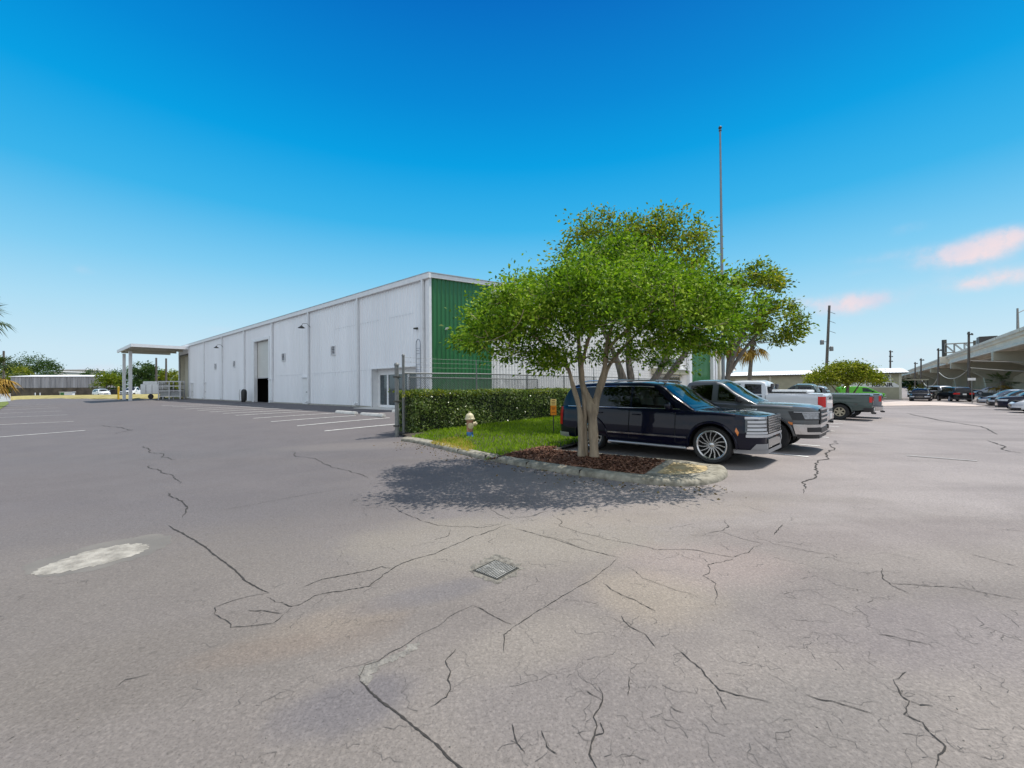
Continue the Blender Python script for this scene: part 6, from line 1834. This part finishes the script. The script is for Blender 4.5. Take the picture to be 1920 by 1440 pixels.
for i in range(-1, 9):
    z = zc + i * 31.5
    # find local x for this forward distance on the near deck edge
    # world = P0 + VX*x + UY*yB0 ; forward = y
    x = (z - P0.y - UY.y * (yB0 - .3)) / VX.y
    if x < XA: continue
    mb = MB()
    ys_ = [yB0 - .2, yB0 - 1.6, yB0 - 3.4, yB0 - 5.0, yB0 - 5.6]
    zs_ = [gb - 1.25, gb - 1.35, gb - 2.1, gb - 3.3, -1.0]
    ym = (yB0 + yb1) / 2
    left = list(zip(ys_, zs_)); right = [(2 * ym - y, q) for y, q in left[::-1]]
    poly = left + right + [(yb1 + .2, gb - .02), (yB0 - .2, gb - .02)]
    n_ = len(poly)
    vs = [(x, y, q) for y, q in poly] + [(x + 1.5, y, q) for y, q in poly]
    mb.add(vs, [tuple(range(n_)), tuple(range(n_, 2 * n_))] + [(k, (k + 1) % n_, n_ + (k + 1) % n_, n_ + k) for k in range(n_)])
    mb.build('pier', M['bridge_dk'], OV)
mb = MB()
for x in np.arange(XA + 8, XB, 12.0): mb.span((x, yB0 + .0, gb + 1.47), (x + .05, yB0 + .035, top_ - .01))
mb.build('parapet_joint', M['bridge_dk'], OV)
def on_bridge(px, dy=.6):
    """spot on the deck edge seen at picture column px"""
    r = ray(px, 700); t = r.x / r.y
    q = P0 + UY * (yB0 - dy)
    x = (t * q.y - q.x) / (VX.x - t * VX.y)
    p = q + VX * x
    return Vector((p.x, p.y, ZG + gb + 1.55)), x
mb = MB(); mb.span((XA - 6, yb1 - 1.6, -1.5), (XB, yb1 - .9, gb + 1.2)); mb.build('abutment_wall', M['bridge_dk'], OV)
# lamp post on the bridge
p, x = on_bridge(1910)
lp = empty('bridge_lamp', p, TH, 'tall thin lamp post standing on the bridge parapet', 'street lamp')
hh = AT(1910, 578, p.y).z - p.z
mb = MB(); mb.tube([(0, 0, 0), (0, 0, hh)], [.14, .09], 8); mb.build('post', M['galv'], lp, smooth=60)
mb = MB(); mb.tube([(0, 0, hh - .6), (1.2, -.8, hh - .1), (2.0, -1.4, hh)], .05, 6); mb.box((2.2, -1.5, hh), (.7, .3, .12)); mb.build('lamp_arm', M['galv'], lp)
# overhead sign gantry
p, x = on_bridge(1776, .3)
sgn = empty('sign_gantry', p, TH, 'overhead sign gantry of lattice truss across the bridge', 'sign gantry')
zt = AT(1776, 637, p.y).z - p.z
mb = MB(); mb.box((0, .5, -.6), (3.4, 1.6, 1.5), bev=.05); mb.build('pedestal', M['bridge'], sgn)
mb = MB(); mb.tube([(0, .4, .1), (0, .4, zt)], .42, 12); mb.build('post', M['dark_steel'], sgn, smooth=60)
mb = MB(); 
for z in (zt - 1.0, zt - 3.0):
    for dx in (-.7, .7): mb.tube([(dx, .4, z), (dx, -22, z)], .10, 6)
for k in range(14):
    y = .4 - k * 1.6
    for dx in (-.7, .7): mb.tube([(dx, y, zt - 1.0), (dx, y - 1.6, zt - 3.0)], .07, 5); mb.tube([(dx, y, zt - 3.0), (dx, y, zt - 1.0)], .07, 5)
mb.build('truss', M['galv'], sgn)
mb = MB(); mb.box((-1.0, -11, zt - 1.9), (.15, 14, 2.6)); 
for k in range(8): mb.box((-.88, -4.6 - k * 1.8, zt - 1.9), (.12, .12, 3.2))
mb.build('sign_back', M['dark_steel'], sgn)
# truck box on the bridge
p, x = on_bridge(1851, 4.2)
bt = empty('box_truck', p, TH, 'dark box truck driving on the bridge, only its top showing', 'truck')
zt = AT(1851, 631.5, p.y).z - p.z
mb = MB(); mb.span((-1.6, -1.2, .9), (1.2, 1.2, zt), bev=.05); mb.build('cargo_box', M['plastic_black'], bt)
mb = MB(); mb.span((1.3, -1.1, .5), (2.9, 1.1, zt - .6), bev=.2); mb.build('cab', P['charcoal'], bt)
for xx in (-1.0, 2.2):
    for s in (-1, 1): mb = MB(); mb.lathe([(0, -.14), (.46, -.14), (.48, 0), (.46, .14), (0, .14)], (xx, s * 1.0, .48), 16, 'Y'); mb.build('wheel', M['black'], bt)

# ---------------------------------------------------------------- poles and cables on the right
def pole(px, pt, Y, label, r=.15, arms=0, lean=0.0, dish=False, group='wooden utility poles on the right', base_py=742):
    p = AT(px, base_py, Y); z0 = Hf(p.x, p.y)
    t = AT(pt[0], pt[1], Y)
    o = empty('utility_pole', (p.x, p.y, z0), 0, label, 'utility pole', group)
    tx, th_ = t.x - p.x, t.z - z0
    mb = MB(); mb.tube([(0, 0, -.1), (tx, 0, th_)], [r, r * .72], 10); mb.build('shaft', M['wood_pole'], o, smooth=60)
    for i in range(arms):
        h = th_ - .35 - i * 1.1
        fx = tx * h / th_
        mb = MB(); mb.box((fx, -.16, h), (1.9, .10, .11), rz=.5); a = mb.build('cross_arm', M['wood_pole'], o)
        mb = MB()
        for q in (-.85, -.45, .45, .85): mb.lathe([(.05, 0), (.06, .06), (.03, .14), (0, .15)], (fx + q * math.cos(.5), -.16 + q * math.sin(.5), h + .055), 8)
        mb.build('insulator', M['dark_steel'], a)
    return o, Vector((t.x, t.y, t.z))
o, tA = pole(1547, (1555, 573), 58, 'grey leaning utility pole with transformer hardware behind the yellow-green tree', r=.21)
for hx, hz in ((-.75, 7.6), (.55, 6.7)):
    mb = MB(); mb.lathe([(0, 0), (.22, .0), (.24, .06), (.24, .55), (.16, .65), (0, .67)], (hx + .35, -.1, hz), 12); mb.build('transformer', M['galv'], o, smooth=60)
    mb = MB(); mb.tube([(.3, 0, hz + .4), (hx + .35, -.1, hz + .4)], .04); mb.build('bracket', M['dark_steel'], o)
for hz in (9.6, 11.0, 12.3):
    mb = MB(); mb.tube([(.5, 0, hz), (1.9, .4, hz - .35)], .03, 5); mb.build('wire_stub', M['dark_steel'], o)
o2, t2 = pole(1669, (1669.5, 657), 95, 'short dark utility pole rising behind the workshop roof', r=.2, arms=3)
_, t3 = pole(1816.5, (1816.5, 622), 52, 'tallest dark utility pole standing before the bridge', r=.15, arms=1)
_, t4 = pole(1759, (1759.5, 653), 66, 'second utility pole along the bridge, left of the tallest', r=.14, arms=1)
_, t5 = pole(1726.5, (1727, 672), 76, 'third utility pole along the bridge, beside the far cars', r=.15, arms=1)
_, t6 = pole(1715.5, (1716, 679), 95, 'farthest utility pole along the bridge near the workshop corner', r=.16, arms=1)
def cable(a, b, sag, label, r=.045, mat='galv'):
    o = empty('utility_cable', a, 0, label, 'cable', 'cables strung between the poles by the bridge')
    d = b - a
    mb = MB(); mb.tube([d * t - Vector((0, 0, sag * 4 * t * (1 - t))) for t in np.linspace(0, 1, 17)], r, 5); mb.build('wire', M[mat], o, smooth=60)
M['cable_grey'] = pm('pale_cable_sheath', (.34, .33, .29), .6)
zc_ = lambda v, dz: Vector((v.x, v.y, v.z - dz))
t2n = Vector((t3.x * 1.0 + 17, t3.y - 17, t3.z))
cable(zc_(t3, 3.6), zc_(t2n, 3.0), .9, 'upper of two thick cables sagging from the tallest pole to the right', .05, 'cable_grey')
cable(zc_(t3, 4.5), zc_(t2n, 3.6), 1.3, 'lower of two thick cables sagging from the tallest pole to the right', .06, 'cable_grey')
cable(zc_(t4, 3.8), zc_(t3, 4.5), 1.2, 'thick cable sagging between the two tallest poles by the bridge', .05, 'cable_grey')
cable(zc_(t5, 3.8), zc_(t4, 4.3), 1.6, 'thick cable sagging between the second and third poles by the bridge', .06, 'cable_grey')
# small things under the bridge
def signboard(px, py, Y, w, h, label, post=2.2):
    p = AT(px, py, Y); o = empty('notice_board', (p.x, p.y, Hf(p.x, p.y)), math.atan2(-p.x, p.y), label, 'sign', 'white notices under the bridge')
    z = p.z - Hf(p.x, p.y)
    mb = MB(); mb.box((0, 0, z), (w, .04, h)); mb.build('panel', M['plate'], o)
    mb = MB(); mb.tube([(0, .05, 0), (0, .05, z)], .03); mb.build('post', M['galv'], o)
signboard(1822, 711, 42, .55, .26, 'small white notice hung beside the tallest pole')
signboard(1743, 724, 62, .58, .18, 'small white notice below the sagging cable between the far poles')
ub = G(1835, 752); o = empty('utility_trailer', (ub.x, ub.y, ub.z), LA + .2, 'dark low utility trailer parked right of the black SUV', 'trailer')
mb = MB(); mb.span((-1.3, -.75, .45), (1.3, .75, .52)); 
for y in (-.75, .72): mb.span((-1.3, y, .52), (1.3, y + .03, .95))
mb.build('bed', M['dark_steel'], o)
for s in (-.85, .85): mb = MB(); mb.lathe([(0, -.09), (.28, -.09), (.31, 0), (.28, .09), (0, .09)], (0, s, .31), 16, 'Y'); mb.build('wheel', M['black'], o)
mb = MB(); mb.tube([(1.3, 0, .48), (2.3, 0, .45)], .05); mb.build('tow_bar', M['dark_steel'], o)
# concrete apron at the street end of the lane
ap = [G(*q) for q in ((1600, 760), (1640, 755.5), (1690, 752.5), (1770, 754.5), (1850, 761), (1830, 762.5), (1740, 760.5), (1660, 761.5))]
mb = MB(); mb.v = [(q.x, q.y, q.z + .03) for q in ap]; mb.f = [tuple(range(len(ap)))]
tag(mb.build('concrete_apron', pm('pinkish_concrete', (.50, .42, .37), .9, var=.15, scale=1.5)), 'pale pinkish concrete apron at the far end of the lane', 'pavement', kind='structure')

# ================================================================ far left
near = [G(*q) for q in ((-60, 752), (20, 751), (45, 749), (60, 748.3), (130, 748.1), (230, 748.1), (300, 747.6), (345, 747.2))]
rows = []
for k, (f, z) in enumerate(((0, .02), (.03, .12), (.35, .42), (.8, .62), (1.0, .60))):
    rows.append([(q.x * (1 + .20 * f), q.y * (1 + .20 * f), q.z + z) for q in near])
mb = MB(); mb.grid(rows)
M['dry_lawn'] = pm('dry_yellow_lawn', (.34, .27, .07), .95, var=.35, scale=.6, bump=.4, bscale=12, col2=(.42, .36, .14))
tag(mb.build('dry_grass_verge', M['dry_lawn']), 'strip of dry yellow grass along the far edge of the lot', 'verge', kind='structure')
mb = MB(); gl = [G(*q) for q in ((-70, 775), (0, 768), (17, 757), (12, 750), (-60, 752))]; mb.v = [(q.x, q.y, q.z + .045) for q in gl]; mb.f = [tuple(range(len(gl)))]
tag(mb.build('grass_verge', pm('green_verge_grass', (.12, .15, .02), .95, var=.35, scale=3, bump=.4, bscale=20)), 'green grass verge at the left edge of the lot', 'verge', kind='structure')

def ground_run(px0, py0, px1, py1):
    a, b = G(px0, py0), G(px1, py1); d = b - a
    return a, d.to_2d().length, math.atan2(d.y, d.x)
def run_at(px0, Y0, px1, Y1):
    a, b = AT(px0, 740, Y0), AT(px1, 740, Y1); d = b - a
    return Vector((a.x, a.y, Hf(a.x, a.y))), d.to_2d().length, math.atan2(d.y, d.x)
a, L_, an = run_at(20, 121, 186, 126)
kz = a.y / FPX
LS = empty('storage_shed', a, an, 'long weathered grey metal shed beyond the yellow verge', 'shed')
hS, h0S = (734 - 706) * kz + EYE, (734 - 727.5) * kz + EYE
mb = MB(); corr(mb, 'x', 0, L_, h0S, hS, -1, pitch=.9, dep=.10); mb.add([(0, 0, h0S), (0, 8, h0S), (0, 8, hS), (0, 0, hS), (L_, 0, h0S), (L_, 8, h0S), (L_, 8, hS), (L_, 0, hS)], [(0, 1, 2, 3), (5, 4, 7, 6)])
mb.build('metal_wall', pm('weathered_grey_sheet', (.36, .35, .35), .7, var=.35, scale=.5, stretch=(3, 1, .2)), LS)
mb = MB(); mb.span((0, .02, -.2), (L_, .3, h0S)); mb.build('base_wall', pm('stained_brown_wall', (.11, .09, .065), .9, var=.5, scale=.6), LS)
mb = MB(); mb.add([(-.3, -.3, hS + .05), (L_ + .3, -.3, hS + .05), (L_ + .3, 8.3, hS + .7), (-.3, 8.3, hS + .7), (-.3, -.3, hS - .08), (L_ + .3, -.3, hS - .08)], [(0, 1, 2, 3), (0, 4, 5, 1)]); mb.build('roof', M['white_roof'], LS)
mb = MB(); mb.span((L_ - .5, -.14, h0S), (L_ + .05, -.105, hS - .1)); mb.build('end_trim', M['trim_white'], LS)
for i, (p0, p1) in enumerate(((66, 0), (75, 0))):
    p = G(p0, 745.1); o = empty('gate_bollard', p, 0, ('left' if i == 0 else 'right') + ' one of two white posts before the grey shed', 'bollard', 'white posts before the shed')
    mb = MB(); mb.tube([(0, 0, -.1), (0, 0, 1.15)], .10, 12); mb.build('post', M['trim_white'], o, smooth=60)
    mb = MB(); mb.lathe([(.10, 1.15), (.11, 1.17), (.06, 1.25), (0, 1.27)], n=12); mb.build('cap', M['trim_white'], o, smooth=60)
p = G(126, 745.0); o = empty('utility_cabinet', p, an, 'white framed utility box with a green door in front of the shed', 'utility box')
mb = MB(); mb.span((-1.2, -.4, 0), (1.3, .4, 1.25), bev=.03); mb.build('box', M['trim_white'], o)
mb = MB(); mb.span((-1.1, -.43, .1), (-.35, -.405, 1.2)); mb.build('green_door', M['green_metal'], o)
mb = MB(); mb.span((-1.35, -.5, 1.251), (1.45, .5, 1.35)); mb.build('lid', M['trim_white'], o)
a, L_, an2 = ground_run(-30, 757, 20, 752.5)
WF = empty('white_fence', a, an2, 'short white board fence under the dry palm at the left edge', 'fence')
mb = MB()
for i in range(int(L_ / .16)): mb.span((i * .16, 0, .05), (i * .16 + .15, .03, 1.3 + .02 * (i % 2)))
mb.build('board_panel', M['trim_white'], WF)
for i in range(int(L_ / 2.4) + 1): mb = MB(); mb.span((i * 2.4, .035, 0), (i * 2.4 + .1, .13, 1.25)); mb.build('post', M['trim_white'], WF)
# chain fence with dark screen, bollard, vehicles behind the canopy
a, L_, an3 = run_at(198, 120, 335, 124)
CF = empty('screened_fence', a, an3, 'low dark screened fence across the back of the verge', 'fence')
mb = MB(); mb.span((0, 0, .05), (L_, .02, 1.5)); mb.build('dark_screen', pm('dark_fence_screen', (.05, .05, .045), .9, var=.5, scale=.8), CF)
for i in range(int(L_ / 3) + 1): mb = MB(); mb.tube([(i * 3, -.05, 0), (i * 3, -.05, 1.7)], .035); mb.build('post', M['galv'], CF)
mb = MB(); mb.tube([(0, -.05, 1.6), (L_, -.05, 1.6)], .03); mb.build('top_rail', M['galv'], CF)
p = G(222, 748.2); o = empty('yellow_bollard', p, 0, 'yellow steel bollard at the edge of the dry grass', 'bollard')
mb = MB(); mb.tube([(0, 0, -.1), (0, 0, 1.9)], .13, 12); mb.build('post', pm('yellow_bollard_paint', (.55, .36, .02), .6, var=.2), o, smooth=60)
mb = MB(); mb.lathe([(.13, 1.9), (.10, 2.0), (0, 2.05)], n=12); mb.build('cap', pm('faded_yellow_paint', (.48, .38, .10), .6), o, smooth=60)
S_ = pickup_spec(paint('white_work_truck_paint', (.66, .67, .68), .05, .35), front='x', h=1.9, bed_h=1.3, crew=False)
put_at('pickup_truck', 'white pickup truck facing the lot behind the canopy posts', 'pickup truck', G(251, 745.0).to_2d(), S_, -1.35)
S_ = car_spec(P['white'], 'suv', L=4.6, h=1.7)
put_at('parked_car', 'white car parked at the right end of the grey shed', 'car', G(191, 744.6).to_2d(), S_, -.5)
p = G(290, 748.2); o = empty('box_trailer', p, an3 - .25, 'white towable equipment trailer beside the canopy', 'trailer')
mb = MB(); mb.span((-1.3, -.9, .75), (1.3, .9, 2.15), bev=.12); mb.span((-1.1, -.7, 2.16), (1.0, .7, 2.55), bev=.06); mb.build('body', M['trim_white'], o, smooth=40)
for q in (-.45, .45): mb = MB(); mb.span((q - .02, -.925, .85), (q + .02, -.905, 2.05)); mb.build('panel_seam', M['galv'], o)
for s in (-.95, .95): mb = MB(); mb.lathe([(0, -.1), (.34, -.1), (.38, 0), (.34, .1), (0, .1)], (.3, s, .38), 16, 'Y'); mb.build('wheel', M['black'], o)
mb = MB(); mb.tube([(1.2, 0, .6), (2.7, 0, .55)], .06); mb.tube([(2.6, 0, .1), (2.6, 0, .9)], .04); mb.build('tow_bar', M['dark_steel'], o)
p = G(323, 748.6); o = empty('pipe_rack', p, an3, 'white and grey steel pipe rack with shelves beside the bay', 'rack')
mb = MB()
for x in (-1.35, -.1, 1.2):
    for y in (-.5, .5): mb.span((x - .06, y - .05, 0), (x + .06, y + .05, 2.5))
mb.build('upright', M['silver'], o)
for z in (.35, 1.1, 1.75, 2.38):
    mb = MB(); mb.span((-1.42, -.56, z), (1.3, -.445, z + .12)); mb.span((-1.42, .445, z), (1.3, .56, z + .12)); mb.build('shelf_beam', M['silver'], o)
mb = MB()
for i in range(14): mb.tube([(-1.4, -.35 + .1 * (i % 7), 1.33 + .75 * (i // 7)), (1.28, -.35 + .1 * (i % 7), 1.33 + .75 * (i // 7))], .045, 6)
mb.build('stored_pipe', M['dark_steel'], o)
mb = MB(); mb.span((-1.25, -.4, .48), (1.1, .4, 1.05)); mb.build('grey_bin', pm('grey_bin', (.28, .29, .29), .8), o)
# pale buildings far behind, trees
for (px0, px1, pt, pb, Y, lab) in ((105, 162, 696.5, 742, 230, 'pale flat-roofed building far behind the grey shed'), (92, 118, 699.5, 742, 190, 'lower beige building behind the left end of the grey shed')):
    a, b = AT(px0, 740, Y), AT(px1, 740, Y); z = AT(px0, pt, Y).z
    o = empty('distant_building', (a.x, a.y, Hf(a.x, a.y)), 0, lab, 'building')
    w_ = b.x - a.x
    mb = MB(); mb.span((0, 0, -.3), (w_, 10, z + .3)); mb.build('wall', M['beige_light'], o)
    mb = MB(); mb.span((-.4, -.4, z + .301), (w_ + .4, 10.4, z + .75)); mb.build('roof', M['white_roof'] if px0 < 1000 else M['dark_steel'], o)
def far_tree(px, pw, pt, Y, mat, label, n=1500, leaf=.55, seed=1, cat='tree', low=.22, group='trees along the far side of the lot'):
    p = AT(px, 740, Y); z0 = Hf(p.x, p.y); k = Y / FPX
    h = AT(px, pt, Y).z - z0; w = pw * k / 2
    rng = random.Random(seed)
    lobes = [((0, 0, h * .68), (w * .75, w * .75, h * .30), 2.2)]
    for i in range(4):
        a = rng.uniform(0, 6.28)
        lobes.append(((math.cos(a) * w * .5, math.sin(a) * w * .5, h * rng.uniform(.38, .66)), (w * .55, w * .55, h * .24), 1.2))
    lobes.append(((0, 0, h * .36), (w * .85, w * .85, h * .26), 1.6))
    bush((p.x, p.y, z0), lobes, int(n * 2.4), leaf * .72, M[mat], label, cat, 'tree', seed=seed, group=group)
far_tree(64, 74, 662, 165, 'leaf_dark', 'tall dark domed tree behind the left end of the grey shed', 2600, .75, 21)
far_tree(28, 50, 682, 150, 'leaf_yellow', 'yellowish tree between the dry palm and the domed tree', 1300, .6, 22)
far_tree(88, 34, 690, 150, 'leaf_dark', 'small dark tree right of the domed tree above the shed', 900, .5, 23)
far_tree(175, 38, 690, 150, 'leaf_dark', 'dense green tree above the right end of the shed', 1200, .55, 24)
far_tree(200, 46, 696, 112, 'leaf_back', 'broad olive tree behind the white car', 1300, .5, 25)
far_tree(220, 40, 692, 118, 'leaf_dark', 'dark tree left of the canopy posts', 1100, .6, 26)
far_tree(268, 52, 676, 108, 'leaf_dark', 'tall dark green tree framed by the canopy', 2200, .55, 27)
far_tree(290, 40, 690, 112, 'leaf_front', 'bright green tree right of the tall one under the canopy', 1300, .5, 28)
far_tree(318, 40, 692, 100, 'leaf_yellow', 'yellow-green tree beside the pipe rack', 1500, .5, 29)
far_tree(345, 30, 694, 110, 'leaf_dark', 'dark tree peeking past the warehouse end', 700, .5, 33)
far_tree(8, 40, 668, 160, 'leaf_dark', 'dark tree behind the dry palm at the left edge', 1200, .7, 31)
# far_tree(1485, 26, 686, 130, 'leaf_dark', 'small treetop above the workshop roof', 500, .6, 30)
for px, pt, lab in ((293, 671, 'thin utility pole at left of two seen under the canopy'), (311.5, 672, 'thicker utility pole at right of two seen under the canopy'), (7, 658, 'dark pole with a lamp arm above the left palm')):
    pole(px, (px, pt), 86, lab, r=.22, arms=0, group='utility poles on the far left')

# distant treeline: one mass of foliage on the horizon
def treeline(px0, px1, Y, hmin, hmax, n, label, seed):
    rng = np.random.default_rng(seed)
    px = rng.uniform(px0, px1, n)
    prof = hmin + (hmax - hmin) * (.5 + .28 * np.sin(px * .09 + seed) + .22 * np.sin(px * .23 + 2 * seed))
    hh = prof * rng.random(n) ** .7
    C = []
    for a, b in zip(px, hh):
        p = AT(a, 740, Y + rng.uniform(-4, 4)); C.append((p.x, p.y, Hf(p.x, p.y) + b))
    D = rng.normal(size=(n, 3)) + np.array([0, -.6, .6])
    C = np.array(C); s_ = 1.5 * rng.uniform(.6, 1.4, n)
    o = leaf_quads(C, D, s_, 'treeline', M['leaf_dark'], None, wide=.7)
    tag(o, label, 'treeline', kind='stuff')
treeline(-120, 430, 175, 2.5, 7.0, 5200, 'dark green treeline on the horizon behind the grey shed and canopy', 3)
treeline(1330, 1760, 230, 2.5, 6.0, 3000, 'low treeline on the horizon behind the workshop', 5)
